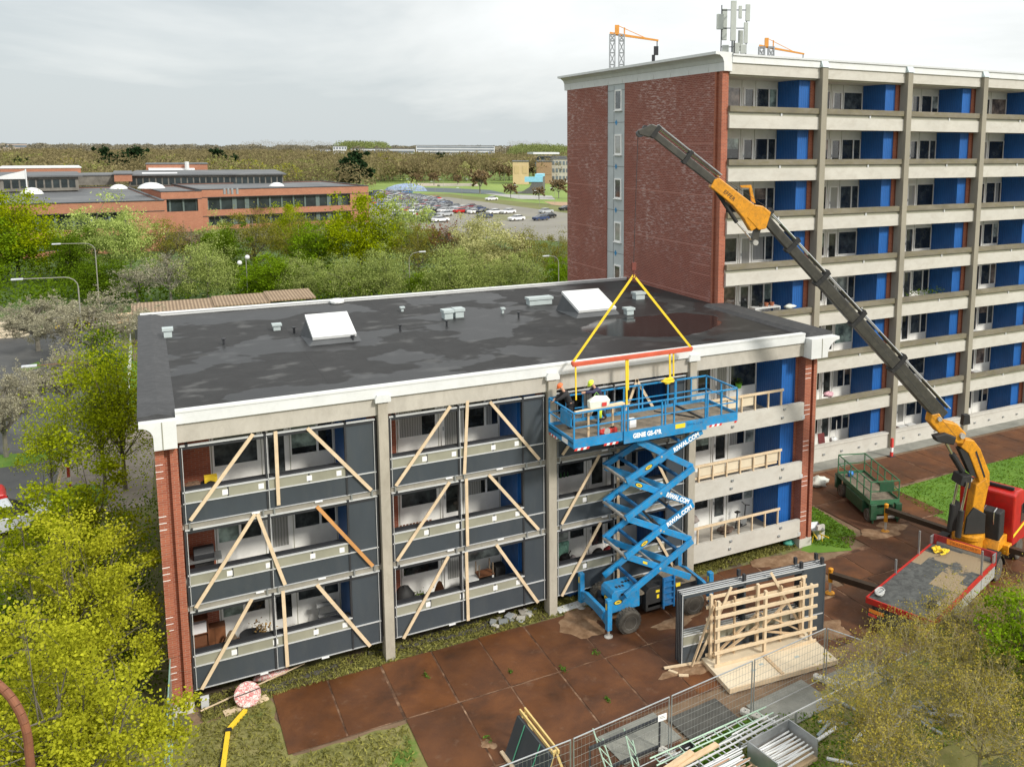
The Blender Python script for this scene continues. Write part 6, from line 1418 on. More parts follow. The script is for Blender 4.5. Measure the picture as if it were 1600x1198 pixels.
# ================================================================ cranes, mast, lamps
def lattice(m,x0,x1,y0,y1,z0,z1,st,r=.035):
    for x in (x0,x1):
        for y in (y0,y1): m.bar((x,y,z0),(x,y,z1),r*1.6,r*1.6,up=(0,1,0))
    z=z0
    while z<z1-.01:
        z2=min(z1,z+st)
        for (a,b) in (((x0,y0),(x1,y0)),((x1,y0),(x1,y1)),((x1,y1),(x0,y1)),((x0,y1),(x0,y0))):
            m.bar((*a,z),(*b,z2),r,r); m.bar((*b,z),(*a,z2),r,r); m.bar((*a,z2),(*b,z2),r,r)
        z=z2
orng=pm('hoist_orange',(.75,.33,.06),.5,.1)
def hoist(u,vtop,vj,ue,ve,dist,lab):
    a=vp(u,vj,dist); t=thing('tower_crane',lab,'tower crane',(a[0],a[1],0),math.atan2(-CR[1],CR[0])*-1,group='builders\' hoists behind the tall block')
    k=dist/FPX; zt=a[2]; m=MB(); 
    for xo in (-11*k,3*k): lattice(m,xo,xo+8*k,-.4,.0,14,zt,.9,.06)
    m.build('lattice_mast',M['steel'],t)
    e=vp(ue,ve,dist); L_=(ue-u)*k; h=e[2]-zt; ht=(vj-vtop)*k
    b=MB(); b.bar((-11*k,-.2,zt+.1),(L_,-.2,zt+h),.2,.2,w2=.12,h2=.14).bar((0,-.2,zt),(0,-.2,zt+ht),.34,.3,up=(0,1,0)); b.build('jib',orng,t)
    MB().tube((0,-.2,zt+ht),(L_*.75,-.2,zt+h*.75),.03,5).tube((L_*.18,-.2,zt),(L_*.18,-.2,zt+ht*.75),.06,5).build('tie_rod',orng,t)
    MB().box(L_-.35,-.4,zt+h-1.1,L_+.0,0,zt+h-.45).tube((L_-.1,-.2,zt+h),(L_-.1,-.2,zt+h-.5),.04,5).box(L_-.5,-.35,zt+h-1.9,L_-.25,-.1,zt+h-1.1).build('hoist_block',M['dark'],t)
hoist(964,41,55,1027,64,70,'orange jib hoist on a lattice mast left of the antenna'); hoist(1197,61,74,1254,84,84,'orange jib hoist on a lattice mast right of the antenna')
A=vp(1145,95,56); an_=thing('antenna_mast','telecom mast with white panel antennas on the roof of the tall block','antenna mast',(A[0],A[1],23.15),-CYAW)
k=56/FPX; zt=vp(1145,3,56)[2]-23.15
MB().tube((0,0,0),(0,0,zt),.06,8).build('pole',M['steel'],an_)
rr_=MB()
for z in (zt*.35,zt*.62,zt*.88): rr_.bar((-.75,0,z),(.8,0,z),.05,.05).bar((0,-.6,z),(0,.6,z),.05,.05)
for x,y in ((-.75,0),(.8,0),(0,-.6),(0,.6)): rr_.tube((x,y,zt*.25),(x,y,zt*.95),.035,6)
rr_.build('bracket_frame',M['dark'],an_)
for (x,y,z0,z1,w) in ((-.1,-.62,zt*.42,zt*.99,.34),(-.85,-.05,zt*.6,zt*.82,.42),(-.55,.1,zt*.45,zt*.9,.3),(.75,-.1,zt*.4,zt*.7,.25),(.85,-.05,zt*.72,zt*.96,.28),(.35,-.3,zt*.75,zt*.93,.2),(.5,.4,zt*.3,zt*.6,.3),(-.5,-.2,zt*.25,zt*.37,.4),(.15,-.3,zt*.25,zt*.4,.38),(.6,-.2,zt*.25,zt*.38,.36)):
    MB().box(x-w/2,y-.1,z0,x+w/2,y+.06,z1).build('panel_antenna',pm('antenna_grey',(.48,.51,.47),.5,.08),an_,bevel=.02)
MB().lathe((.45,-.25,zt*.08),[(.02,-.02),(.38,.05),(.4,.12)],14,'y').build('dish',M['white'],an_)
MB().path([(-.6,0,zt*.2),(0,0,zt*.15),(.7,0,zt*.2)],.05).build('cable_bundle',M['black'],an_)
c=vp(1318,102,70); tag(MB().box(c[0]-.5,c[1]-.3,23.1,c[0]+.5,c[1]+.3,c[2]).build('roof_box',M['dark']),'small dark box on the roof edge right of the second hoist','roof box')
def streetlamp(u,vb,h,arm,lab,mat=M['steel'],az=None,ball=False):
    p=gp(u,vb); t=thing('street_lamp',lab,'street lamp',(p[0],p[1],0)); az=az if az is not None else math.pi
    r=.05; m=MB(); m.tube((0,0,0),(0,0,h-.8),r,8)
    if not ball:
        pts=[(0,0,h-.8)]+[(math.cos(az)*.9*(1-math.cos(a)),math.sin(az)*.9*(1-math.cos(a)),h-.8+.8*math.sin(a)) for a in [R_(x) for x in (20,45,70,90)]]+[(math.cos(az)*arm,math.sin(az)*arm,h+.05)]
        m.path(pts,r*.75,7); m.build('pole',mat,t); e=pts[-1]; d=(math.cos(az)*.8,math.sin(az)*.8,.02)
        MB().bar(e,(e[0]+d[0],e[1]+d[1],e[2]),.28,.14).build('lamp_head',pm('lamp_grey',(.5,.53,.56),.4,.1),t,bevel=.04)
    else:
        m.tube((0,0,h-.8),(0,0,h),r,8); m.build('pole',mat,t)
        for x in (-.7,.15): MB().blob((x,0,h+.05-(.6 if x<0 else 0)),(.28,.28,.28),10,6).build('globe',M['white'],t,smooth=True)
    return t
lz=pm('lamp_pole_pale',(.26,.255,.22),.6,.1)
streetlamp(157,500,8.2,3.0,'tall pale street lamp with an arm to the left among the grey trees',lz)
streetlamp(133,585,8.0,3.6,'street lamp behind the leafless trees of the yard, arm to the left',lz)
streetlamp(158,690,5.2,3.0,'brown curved street lamp above the paved path',pm('rust_pole',(.16,.09,.05),.7,.2))
streetlamp(388,476,5.5,0,'double globe lamp behind the shed',lz,ball=True)
streetlamp(641,474,6.0,1.2,'thin street lamp behind the roof, left of the bright bush',lz,az=0); streetlamp(873,476,5.8,1.2,'thin street lamp beside the brick gable',lz,az=math.pi)
for i,(u,v) in enumerate([(658,262),(613,262),(680,305),(722,318),(735,300),(811,312),(843,324),(867,318),(642,300),(693,300)]): streetlamp(u,v+4 if v<280 else v,8 if v<280 else 5,1.0,'thin lamp post %s'%['behind the park trees','left in the park','at the skate track','among the parked cars','right of the track bend','by the light path','on the car park edge','near the bright lawn','beside the sand court','at the hedge'][i],lz,ball=(v<280))
rp_=pm('rusty_pole',(.20,.075,.035),.75,.25,3.,dirt=((.12,.05,.03),.5))
L0=vp(66,1198,15.6); rl_=thing('arc_lamp','rusty brown bent lamp post in the lower left foreground','street lamp',(-2.92,-11.9,0),world=True)
pts=[(-2.92,-11.9,0),(-2.92,-11.9,7.6)]+[(-2.92-.75*(1-math.cos(a)),-11.9+.68*(1-math.cos(a)),7.6+1.15*math.sin(a)) for a in [R_(k*9) for k in range(1,11)]]+[(-4.0,-10.9,8.78)]
MB().path(pts,.075,12).build('pole',rp_,rl_); MB().bar((-4.0,-10.8,8.8),(-4.6,-10.3,8.78),.3,.15).build('lamp_head',M['steel'],rl_)
# ================================================================ shed, timber, yard
sh=thing('cycle_shed','long dark shed with a brown corrugated roof behind the low block','shed',(5,66,0),world=True)
def corrug(name,c1,c2,fr=5.):
    m,nt,b=newmat(name); t=N(nt,'ShaderNodeTexCoord'); s=N(nt,'ShaderNodeSeparateXYZ'); L(nt,t.outputs['Object'],s.inputs[0]); w=mathn(nt,'SINE',mathn(nt,'MULTIPLY',s.outputs[0],2*math.pi*fr))
    c=mixc(nt,mapr(nt,w,-1,1,0,1),c1,c2); c=mixc(nt,mapr(nt,noise(nt,t.outputs['Object'],1.5,5),.4,.7,0,.5),c,c1); L(nt,c,b.inputs['Base Color']); b.inputs['Roughness'].default_value=.85; bumpn(nt,b,w,.6,.04); return m
crm=corrug('corrugated_brown',(.17,.115,.07),(.36,.265,.17),3.2)
for (x0,x1,zz) in ((-2.1,5.2,0),(5.1,10.2,.16),(10.1,14.6,.3)):
    MB().add([(x0,62.6,2.55+zz),(x1,62.6,2.55+zz),(x1,67.3,2.8+zz),(x0,67.3,2.8+zz),(x0,62.6,2.68+zz),(x1,62.6,2.68+zz),(x1,67.3,2.93+zz),(x0,67.3,2.93+zz)],[(3,2,1,0),(4,5,6,7),(0,1,5,4),(1,2,6,5),(2,3,7,6),(3,0,4,7)]).build('corrugated_roof',crm,sh)
MB().box(-1.9,63.2,0,14.4,63.35,2.45).box(-1.9,63.35,0,-1.75,67,2.5).box(14.25,63.35,0,14.4,67,2.9).build('dark_wall',pm('dark_boards',(.035,.04,.036),.8,.2,3.,sv=(6,6,.5)),sh)
MB().box(-2,62.7,2.3,14.5,62.8,2.5).build('gutter',M['dark'],sh)
for x in (1.2,6.4,11.6): MB().tube((x,62.9,0),(x,62.9,2.6),.07).build('post',M['steel'],sh)
# timber fence stack beside the roof corner
fn=thing('timber_fence','old grey timber fence between the yard and the low block','fence',(-1.6,54,0),world=True)
for k in range(18): MB().box(-2.0+k*.14-.0,53.9,.1,-1.9+k*.14,53.95,1.9).build('board',pm('old_board',(.22,.17,.12),.9,.3,3.),fn)
MB().box(-2.1,53.96,1.5,.6,54.0,1.62).box(-2.1,53.96,.5,.6,54.0,.62).build('rail',MATS['old_board'],fn)
wf=thing('yard_fence','thin wire mesh fence with white posts along the yard','fence',(-2.2,44,0),world=True)
for k in range(10):
    y=33+k*2.6; MB().tube((-2.25+.01*k,y,0),(-2.25+.01*k,y,2.0),.04,6).build('post',M['white'],wf)
MB().bar((-2.25,33,1.95),(-2.15,56,1.95),.03).bar((-2.25,33,1.0),(-2.15,56,1.0),.02).bar((-2.25,33,.2),(-2.15,56,.2),.02).build('wire',M['steel'],wf)
for i,(x,y,w,d,h,mat,lab) in enumerate([(-12.6,70.5,3.2,1.4,1.5,M['ply'],'stack of pale sheet timber at the left edge of the yard'),(-15.5,72,3,1.4,1.2,M['timberl'],'second timber stack cut by the left edge'),(-7.2,73.3,3.6,1.2,.9,pm('form_yellow',(.6,.42,.05),.6,.3,3.),'yellow formwork beams stacked across the yard'),(-3.4,73.6,2.6,1.2,.9,M['timber'],'brown beams stacked beside the shed')]):
    t=thing('timber_stack',lab,'timber stack',(x,y,0)); n=5
    for q in range(n): MB().box(-w/2+.03*(q%2),-d/2+.02*(q%3),h*q/n+.02,w/2-.04*(q%3),d/2,h*(q+1)/n-.03).build('layer',mat,t)
    for q in (-.3,.3): MB().box(w*q-.05,-d/2-.02,.0,w*q+.05,d/2+.02,.02).build('bearer',M['timber'],t)
JC=dict(p=(0,0,.92),c=(.08,0,1.26),n=(.12,0,1.46),h=(.15,0,1.6),sL=(.08,.2,1.38),sR=(.08,-.2,1.38),eL=(.2,.27,1.12),eR=(.2,-.27,1.12),wL=(.42,.2,1.05),wR=(.42,-.2,1.05),qL=(0,.1,.88),qR=(0,-.1,.88),kL=(.05,.12,.48),kR=(-.03,-.13,.48),aL=(.02,.14,.08),aR=(-.12,-.15,.08))
person('worker in a yellow-green jacket beside the timber stacks across the yard',(-9.6,72.6,.01),R_(-60),JC,hv,drk,M['white'])
# bollards
def bollard(x,y,lab):
    t=thing('bollard',lab,'bollard',(x,y,.03),group='red and white bollards')
    for k in range(4): MB().box(-.07,-.07,.02+k*.28,.07,.07,.30+k*.28-.002).build('band',MATS['hazard_red'] if k%3!=1 else M['sticker'],t)
    MB().box(-.2,-.15,0,.2,.15,.04).build('foot',M['dark'],t)
bollard(-4.9,24.0,'red and white bollard at the paved path on the left'); bollard(38.4,6.75,'red and white bollard at the foot of the tall block column')
t=thing('hand_barrier','low grey handrail with a leaning board on the grass island','handrail',(-5.3,25.2,0)); MB().path([(-.8,-.6,0),(-.8,-.6,1),(.7,.5,1),(.7,.5,0)],.03).path([(-.8,-.6,.55),(.7,.5,.55)],.02).build('rail',M['steel'],t); MB().bar((-.2,-.5,0),(.1,-.1,1.05),.16,.03).build('board',M['timberl'],t)
# ================================================================ site things near the block
# timber guard rails of the last bay
for r,(z,ply,lab) in enumerate([(7.0,1,'timber guard rail on the top parapet of the last bay'),(4.2,2,'timber guard rail with plywood infill on the middle parapet of the last bay'),(1.4,0,'open timber guard rail on the lowest parapet of the last bay')]):
    t=thing('timber_barrier',lab,'guard rail',(19.6,-.03,z),world=True,group='timber guard rails of the last bay')
    x0,x1=19.62,24.35; MB().bar((x0,-.03,z+.72),(x1,-.03,z+.72),.11,.05,up=(0,1,0)).build('top_rail',M['timberl'],t)
    for k in range(7): x=x0+.25+k*(x1-x0-.35)/6; MB().bar((x,.0,z+.002),(x,.0,z+.69),.05,.09,up=(0,1,0)).build('post',M['timberl'],t)
    if ply:
        for k in range(6 if ply==2 else 4):
            xa=x0+.25+k*(x1-x0-.35)/6+.04; xb=xa+(x1-x0-.35)/6-.08; MB().box(xa,.05,z+.22,xb,.07,z+.66).build('infill_board',M['ply'],t)
    if r==1: MB().bar((x0,.06,z+.15),(x1-.2,.06,z+.15),.03,.1).build('lower_board',M['timberl'],t)
# stack of facade frames and timber rack
RK=thing('facade_frame_stack','stack of anthracite facade frames standing behind a timber rack on the mats','facade frames',(15.6,-5.0,.05),R_(-5.4))
for k in range(4):
    y=-.13*k; f=MB(); W_,H_=6.15,2.68
    f.box(0,y-.1,0,W_,y-.02,.70); f.box(5.15,y-.1,.70,W_,y-.02,H_-.08); fo=f.build('frame_panel',M['panel'],RK)
    d=MB(); d.box(0,y-.11,0,.06,y,H_).box(2.55,y-.11,.7,2.62,y,H_).box(5.08,y-.11,.7,5.15,y,H_).box(W_-.06,y-.11,0,W_,y,H_).box(0.06,y-.11,H_-.14,W_-.06,y+.01,H_-.02); d.build('frame',M['dark'] if k<3 else M['panel'],fo)
    w=MB(); w.box(.0,y-.12,H_-.02,W_,y-(.09 if k==3 else .108),H_+.01).box(.06,y-.118,.70,W_-.06,y-.101,.74).box(.06,y-.118,1.08,5.08,y-.101,1.12).box(.0,y-.12,.0,.025,y-.112,H_-.02); w.build('aluminium_rail',M['rail'],fo)
    MB().box(.06,y-.09,.74,5.08,y-.05,1.08).build('frosted_strip',M['strip'],fo)
    if k in (0,3):
        for x in (2.6,5.1,6.05): MB().box(x-.06,y-.08,H_+.01,x+.04,y+.05,H_+.26).build('bracket',M['dark'],fo)
    MB().box(.7,y-.122,.82,.9,y-.119,1.0).box(4.6,y-.122,.82,4.8,y-.119,1.0).build('paper_label',M['sticker'],fo)
for a,b in (((1.75,-.62,2.3),(.55,-.62,.02)),((3.6,-.62,2.9),(5.0,-.62,.5)),((1.9,-.66,2.7),(1.0,-.66,.9))): MB().bar(a,b,.1,.04,up=(0,1,0)).build('timber_batten',M['timberl'],RK)
rk=thing('timber_rack','raw timber storage rack with a plywood platform in front of the facade frames','timber rack',(16.55,-5.78,.05),R_(-5.2))
WR,HR=4.1,2.45
for y in (0,-.52):
    for x in (.05,2.0,4.0): MB().bar((x,y,.1),(x,y,HR+(.15 if x in(.05,2.0) else 0)),.1,.12,up=(0,1,0)).build('upright',M['timberl'],rk)
for x in (.2,1.0,3.0,3.85): MB().bar((x,-.05,.12),(x,-.05,HR-.1),.05,.09,up=(0,1,0)).build('stud',M['timber'],rk)
for z in (.22,.7,1.15,1.6,2.05,2.4):
    MB().bar((-.12,-.60,z),(WR+.12,-.60,z),.045,.11,up=(0,1,0) if False else (0,0,1)).build('cross_batten',M['timberl'],rk)
    MB().bar((-.1,.085,z+.03),(WR+.1,.085,z+.03),.045,.11).build('cross_batten',M['timberl'],rk)
for a,b in (((.1,-.1,.25),(1.9,-.1,1.5)),((2.1,-.1,1.5),(3.9,-.1,.4)),((.1,-.1,2.2),(-.75,-.1,.1)),((2.1,-.3,.9),(3.9,-.3,.35)),((.1,-.3,.3),(1.9,-.3,1.2)),((2.05,-.3,1.1),(3.2,-.3,1.9))): MB().bar(a,b,.045,.1,up=(0,1,0)).build('brace',M['timber'],rk)
MB().box(-.25,-1.85,.12,WR+.15,.1,.16).build('plywood_sheet',M['ply'],rk); MB().box(-.25,-1.9,.0,WR+.15,-1.85,.17).box(-.25,-1.85,.0,-.15,.1,.119).box(1.9,-1.85,0,2.0,.1,.119).box(4.1,-1.85,0,4.25,.1,.119).build('base_timber',M['timberl'],rk)
MB().box(1.85,-1.86,.161,1.98,-.65,.20).build('base_strip',M['timber'],rk)
s_=MB()
for (x,y) in ((1.0,-1.3),(1.45,-1.1),(2.9,-1.2)): s_.box(x,y,.161,x+.18,y+.1,.164)
s_.build('printed_mark',pm('stamp_grey',(.35,.42,.42),.7,.1),rk)
for i,(x,y,z,l,a,lab) in enumerate([(15.6,-5.55,.08,1.45,-12,'pale plank on the mats before the timber rack'),(15.08,-5.7,.05,.35,-60,'short timber offcut left of the plank'),(15.3,-6.05,.05,.34,-30,'small timber block beside the plank')]):
    o=MB().box(-l/2,-.05,0,l/2,.05,.05).build('plank',M['timberl']); o.location=(x,y,z); o.rotation_euler=(0,0,R_(a)); tag(o,lab,'plank')
# leaning small dark panel on an A frame
ap=thing('panel_trestle','dark panel leaning on a yellow timber trestle behind the mesh fence','trestle',(8.9,-8.0,.05),R_(-86))
for s in (0,.16): MB().bar((-1.2,s,1.25),(1.0,s,1.18),.05,.1).build('top_beam',pm('yellow_timber',(.62,.46,.18),.7,.12,3.),ap)
for x in (-1.1,.9): MB().bar((x,-.35,0),(x,.06,1.2),.07,.07,up=(1,0,0)).bar((x,.5,0),(x,.1,1.2),.07,.07,up=(1,0,0)).build('leg',MATS['yellow_timber'],ap)
MB().bar((-1.3,-.6,.04),(1.1,-.6,.04),.1,.06).build('foot_beam',M['timberl'],ap)
MB().add([(-1.15,-.55,.06),(1.05,-.55,.06),(1.05,-.12,1.15),(-1.15,-.12,1.15),(-1.15,-.47,.06),(1.05,-.47,.06),(1.05,-.04,1.15),(-1.15,-.04,1.15)],[(3,2,1,0),(4,5,6,7),(0,1,5,4),(1,2,6,5),(2,3,7,6),(3,0,4,7)]).build('dark_panel',M['panel'],ap)
MB().bar((-.6,-.57,.1),(-.6,-.14,1.16),.01,.04,up=(1,0,0)).bar((.4,-.57,.1),(.4,-.14,1.16),.01,.04,up=(1,0,0)).build('strap',pm('green_band',(.1,.4,.25),.6,.05),ap)
# mesh fence
def meshfence(x0,y0,x1,y1,lab,h=2.0,mat=M['steel'],step=.13,grp='temporary mesh fence panels',foot=True):
    t=thing('mesh_fence',lab,'mesh fence',(x0,y0,.05),math.atan2(y1-y0,x1-x0),group=grp); l=math.hypot(x1-x0,y1-y0)
    m=MB(); m.path([(.05,0,.08),(.05,0,h),(l-.05,0,h),(l-.05,0,.08)],.021,8).path([(.05,0,.15),(l-.05,0,.15)],.018,6); m.build('tube_frame',mat,t)
    w=MB(); x=.05+step
    while x<l-.05: w.bar((x,0,.15),(x,0,h),.004,.004,up=(0,1,0)); x+=step
    z=.15+.25
    while z<h: w.bar((.05,0,z),(l-.05,0,z),.006,.006); z+=.25
    w.build('wire_mesh',pm('mesh_wire',(.35,.36,.34),.5,.1,metal=.5),t)
    return t
fpts=[(2.2,-10.0),(5.7,-9.85),(9.22,-9.68),(12.68,-9.33),(16.05,-9.0),(19.45,-8.63),tuple(gp(1385,1013,2.05)[:2]),tuple(gp(1475,1036,2.05)[:2])]
labs=['mesh fence panel at the bottom edge, leftmost of the row','mesh fence panel crossing the brown mats at the bottom','mesh fence panel in front of the leaning panel trestle','mesh fence panel carrying the white sign, left of the concrete feet','mesh fence panel in front of the timber rack','mesh fence panel hidden behind the twigs','mesh fence panel before the truck tail']
for i in range(7): meshfence(*fpts[i],*fpts[i+1],labs[i])
def cfoot(x,y,a,lab):
    t=thing('concrete_block',lab,'fence foot',(x,y,.05),a,group='concrete fence feet'); m=MB(); m.prism([(-.42,-.13),(.42,-.13),(.46,0),(.42,.13),(-.42,.13),(-.46,0)],'z',0,.13); o=m.build('block',M['concl'],t,bevel=.02)
    h=MB(); 
    for x_ in (-.28,-.12,.12,.28): h.tube((x_,0,.125),(x_,0,.133),.025,8)
    h.build('socket_hole',M['dark'],o)
cfoot(12.75,-9.35,R_(-62),'concrete foot under the mesh fence beside the black bucket'); cfoot(16.1,-9.0,R_(-62),'concrete foot under the mesh fence beside the dark sheet'); cfoot(19.5,-8.65,R_(-62),'concrete foot under the mesh fence behind the twigs')
t=thing('fence_sign','small white sign clipped on the mesh fence','sign',(12.3,-9.38,1.45),world=True); MB().box(12.2,-9.42,1.42,12.5,-9.40,1.62).build('plate',M['sticker'],t); MB().box(12.25,-9.424,1.5,12.45,-9.421,1.52).box(12.25,-9.424,1.55,12.4,-9.421,1.57).build('print',M['steel'],t)
meshfence(-.55,.4,-.75,-3.4,'mesh fence in the yellow-green maple, nearest the brick pier',mat=pm('green_tube',(.25,.42,.36),.5,.1)); meshfence(-.76,-3.5,-.95,-7.2,'mesh fence in the yellow-green maple at the bottom edge',mat=MATS['green_tube'])
# second low rail fence line lying behind scaffold parts
t=thing('tube_barrier','low galvanised tube barrier running beside the concrete feet','barrier',(13,-9.9,.05),world=True)
MB().bar((11.6,-10.6,.55),(23.5,-9.35,.6),.04).build('rail',M['rail'],t)
for x in (13.0,14.6,17.0,20.0): MB().bar((x,-10.6+(x-11.6)*.105,.05),(x,-10.6+(x-11.6)*.105,.58),.05,.05,up=(0,1,0)).build('post',M['steel'],t)
t=thing('steel_stand','black steel frame standing on end behind the mesh fence','steel frame',(10.3,-8.9,.05),world=True)
MB().bar((10.1,-9.0,1.0),(12.62,-8.85,1.05),.09,.09).bar((12.6,-8.85,.06),(12.6,-8.85,1.0),.05,.05,up=(0,1,0)).bar((10.12,-9.0,.06),(10.12,-9.0,.96),.05,.05,up=(0,1,0)).bar((10.12,-9.0,.12),(12.6,-8.85,.12),.07,.07).build('frame',M['dark'],t)
t=thing('bucket','black bucket on the grass beside a concrete fence foot','bucket',(13.2,-9.55,.05)); MB().lathe((0,0,0),[(.14,0),(.19,.32),(.2,.33),(.2,.35),(.18,.35),(.13,.03)],16).build('pail',M['black'],t); MB().path([(-.19,0,.33),(-.12,-.15,.28),(.0,-.2,.25),(.12,-.15,.28),(.19,0,.33)],.008).build('handle',M['steel'],t)
# scaffold parts: ladder frames and tubes
sg_=pm('scaffold_pale_green',(.42,.58,.45),.5,.1); rg=random.Random(30)
def lframe(x,y,z,l,a,lab,mat,tilt=0.,w=.5):
    t=thing('scaffold_ladder',lab,'scaffold frame',(x,y,z),R_(a),group='scaffold frames on the heap'); t.rotation_euler[0]=tilt
    m=MB(); m.tube((0,0,0),(l,0,0),.024,6).tube((0,w,0),(l,w,0),.024,6); m.build('side_tube',mat,t); m=MB(); x_=.15
    while x_<l: m.tube((x_,0,0),(x_,w,0),.018,6); x_+=.45
    m.build('rung',mat,t)
L5=['leaning upright beside the black frame','leaning upright left of the fence foot','lying flat nearest the black bucket','lying flat at the front of the heap','lying flat on top of the tubes','longest one along the barrier','short one at the right of the heap']
lframe(10.7,-9.6,.15,1.9,75,'pale green scaffold frame '+L5[0],sg_,.9); lframe(11.4,-9.9,.1,1.8,70,'pale green scaffold frame '+L5[1],sg_,1.0)
lframe(12.2,-10.1,.25,3.6,7,'galvanised scaffold frame '+L5[2],M['rail']); lframe(11.6,-10.9,.3,4.2,12,'galvanised scaffold frame '+L5[3],M['rail']); lframe(12.9,-10.7,.5,3.6,6,'galvanised scaffold frame '+L5[4],M['rail']); lframe(11.9,-9.85,.4,4.6,4,'pale green scaffold frame '+L5[5],sg_,w=.35); lframe(14.7,-10.1,.42,1.6,8,'white scaffold frame '+L5[6],M['white'],w=.3)
for k in range(26):
    y=-10.55-.075*(k%13); z=.35+.06*(k//13); x0=13.0+rg.uniform(-.3,.3); l=rg.uniform(2.0,2.9)
    o=MB().tube((0,0,0),(l,0,0),.026,8).build('scaffold_tube',M['rail'] if k%4 else pm('rusty_tube',(.35,.22,.14),.7,.2)); o.location=(x0,y,z); o.rotation_euler=(0,R_(rg.uniform(-1,1)),R_(6+rg.uniform(-2,2))); tag(o,'galvanised scaffold tube in the bundle at the bottom right','scaffold tube','scaffold tubes in the bundle')
for i,(x,y,l,a) in enumerate([(12.7,-10.3,2.4,9),(12.4,-10.25,1.2,14)]): o=MB().box(0,-.1,0,l,.1,.05).build('timber_plank',M['timber']); o.location=(x,y,.55+.06*i); o.rotation_euler=(0,0,R_(a)); tag(o,['long brown board lying on the scaffold frames','short brown board across the long one'][i],'board')
t=thing('parts_crate','grey mesh crate full of white tubes at the right end of the heap','crate',(15.6,-11.1,.05),R_(8)); MB().box(-.9,-.6,0,.9,.6,.12).build('base',M['timber'],t); MB().box(-.9,-.6,.12,-.86,.6,.7).box(.86,-.6,.12,.9,.6,.7).box(-.86,.56,.12,.86,.6,.7).build('side',M['steel'],t)
for q in range(14): MB().tube((-.8,-.5+q*.075,.25+.1*(q%3)),(.8,-.52+q*.077,.28+.1*(q%2)),.03,6).build('tube',M['white'],t)
for i in range(22):
    x,y=rg.uniform(16.6,22),rg.uniform(-12.5,-9.7); o=MB().bar((0,0,0),(rg.uniform(.5,1.6),0,rg.uniform(0,.1)),.1,.05).build('scrap_profile',rg.choice([M['white'],M['rail'],M['steel'],pm('grey_blue_sheet',(.25,.3,.33),.5,.1)])); o.location=(x,y,.07); o.rotation_euler=(0,0,rg.uniform(0,3.1)); tag(o,'pale metal profile scattered on the ground under the twiggy trees','metal profile','metal scraps under the twigs')
# foot of the facade: debris
rub=pm('dark_membrane',(.085,.08,.07),.8,.3,3.)
for i,(x,y,w,d,a,lab) in enumerate([(7.4,.35,3.2,.28,-6,'dark membrane strip at the foot of the second bay'),(10.1,.3,2.6,.3,8,'torn dark membrane strip near the rubble'),(9.0,.75,2.4,.22,3,'grey strip against the wall under the second bay'),(3.4,.1,2.6,.25,10,'grey membrane strip under the first bay'),(2.0,-.1,1.2,.3,18,'grey membrane piece beside the patterned disc')]):
    m=MB(); n=8
    V=[(-w/2+w*k/n,s*d/2+.05*math.sin(k*1.3+i),.04+.05*abs(math.sin(k*2.1+s))) for k in range(n+1) for s in (-1,1)]
    m.add(V,[(2*k,2*k+2,2*k+3,2*k+1) for k in range(n)]); o=m.build('membrane_strip',rub,smooth=True); o.location=(x,y,.03); o.rotation_euler=(0,0,R_(a)); tag(o,lab,'membrane')
for i in range(26):
    x=rg.gauss(11.5,.45); y=rg.gauss(.35,.18); s_=rg.uniform(.05,.17); o=MB().obox((0,0,s_*.4),(s_,.3*s_,0),(-.2*s_,s_*.8,.1*s_),(0,.1*s_,s_*.4)).build('rubble_piece',rg.choice([M['conc'],M['concl'],pm('grey_block',(.3,.32,.33),.8,.1)])); o.location=(x,y,.01); o.rotation_euler=(0,0,rg.uniform(0,3)); tag(o,'grey rubble piece at the foot of the second concrete column','rubble','rubble at the second column')
def pmd(name):
    m,nt,b=newmat(name); v=coords(nt); c=ramp(nt,noise(nt,v,6,4,.6,.8),[(.42,(.62,.60,.56)),(.5,(.45,.07,.07)),(.6,(.62,.6,.55)),(.68,(.35,.05,.05))]); L(nt,c,b.inputs['Base Color']); return m
pd=pmd('red_white_pattern')
t=thing('round_cushion','round red and white patterned cushion leaning in the grass before the first bay','cushion',(1.62,-.5,.02),R_(10)); m=MB().lathe((0,0,0),[(.37,-.06),(.42,-.03),(.42,.03),(.37,.06)],24,'y'); xf(m,Matrix.Translation((0,0,.33))@Matrix.Rotation(R_(-48),4,'X')); m.build('cushion',pd,t,smooth=False); MB().bar((-.4,-.1,.45),(.4,-.12,.48),.02,.02).build('tie',M['black'],t)
t=thing('patterned_cloth','red patterned cloth lying under the first facade frame','cloth',(2.5,.55,.1)); MB().blob((0,0,.12),(.6,.25,.14),12,6,rg,.2).build('cloth',pd,t,smooth=True)
o=MB().box(-.7,-.16,0,.7,.16,.05).build('board',M['timberl']); o.location=(1.55,-.62,.03); o.rotation_euler=(0,0,R_(12)); tag(o,'pale board in the grass under the patterned cushion','board')
o=MB().bar((.2,-.35,.12),(3.6,.55,.3),.03,.04).build('lath',M['timberl']); tag(o,'thin lath lying across the grass before the first bay','lath')
t=thing('yellow_pipe','bent yellow and black cover pipe lying in the dry grass','pipe',(1.0,-2.0,.05),world=True)
MB().bar((1.5,-.95,.09),(.92,-1.75,.09),.14,.09).build('half',M['sling'],t); MB().bar((.9,-1.85,.09),(.62,-3.6,.09),.14,.09).build('half',M['sling'],t); MB().bar((.94,-1.72,.1),(.89,-1.88,.1),.17,.11).bar((.82,-1.78,.05),(.5,-3.6,.05),.05,.05).build('joint',M['black'],t)
t=thing('meter_box','small grey meter box at the base of the left brick pier','box',(.35,-.05,.05)); MB().box(-.12,-.1,0,.12,.1,.3).build('box',M['rail'],t,bevel=.01); MB().box(-.13,-.11,.3,.13,.11,.33).build('lid',M['white'],t)
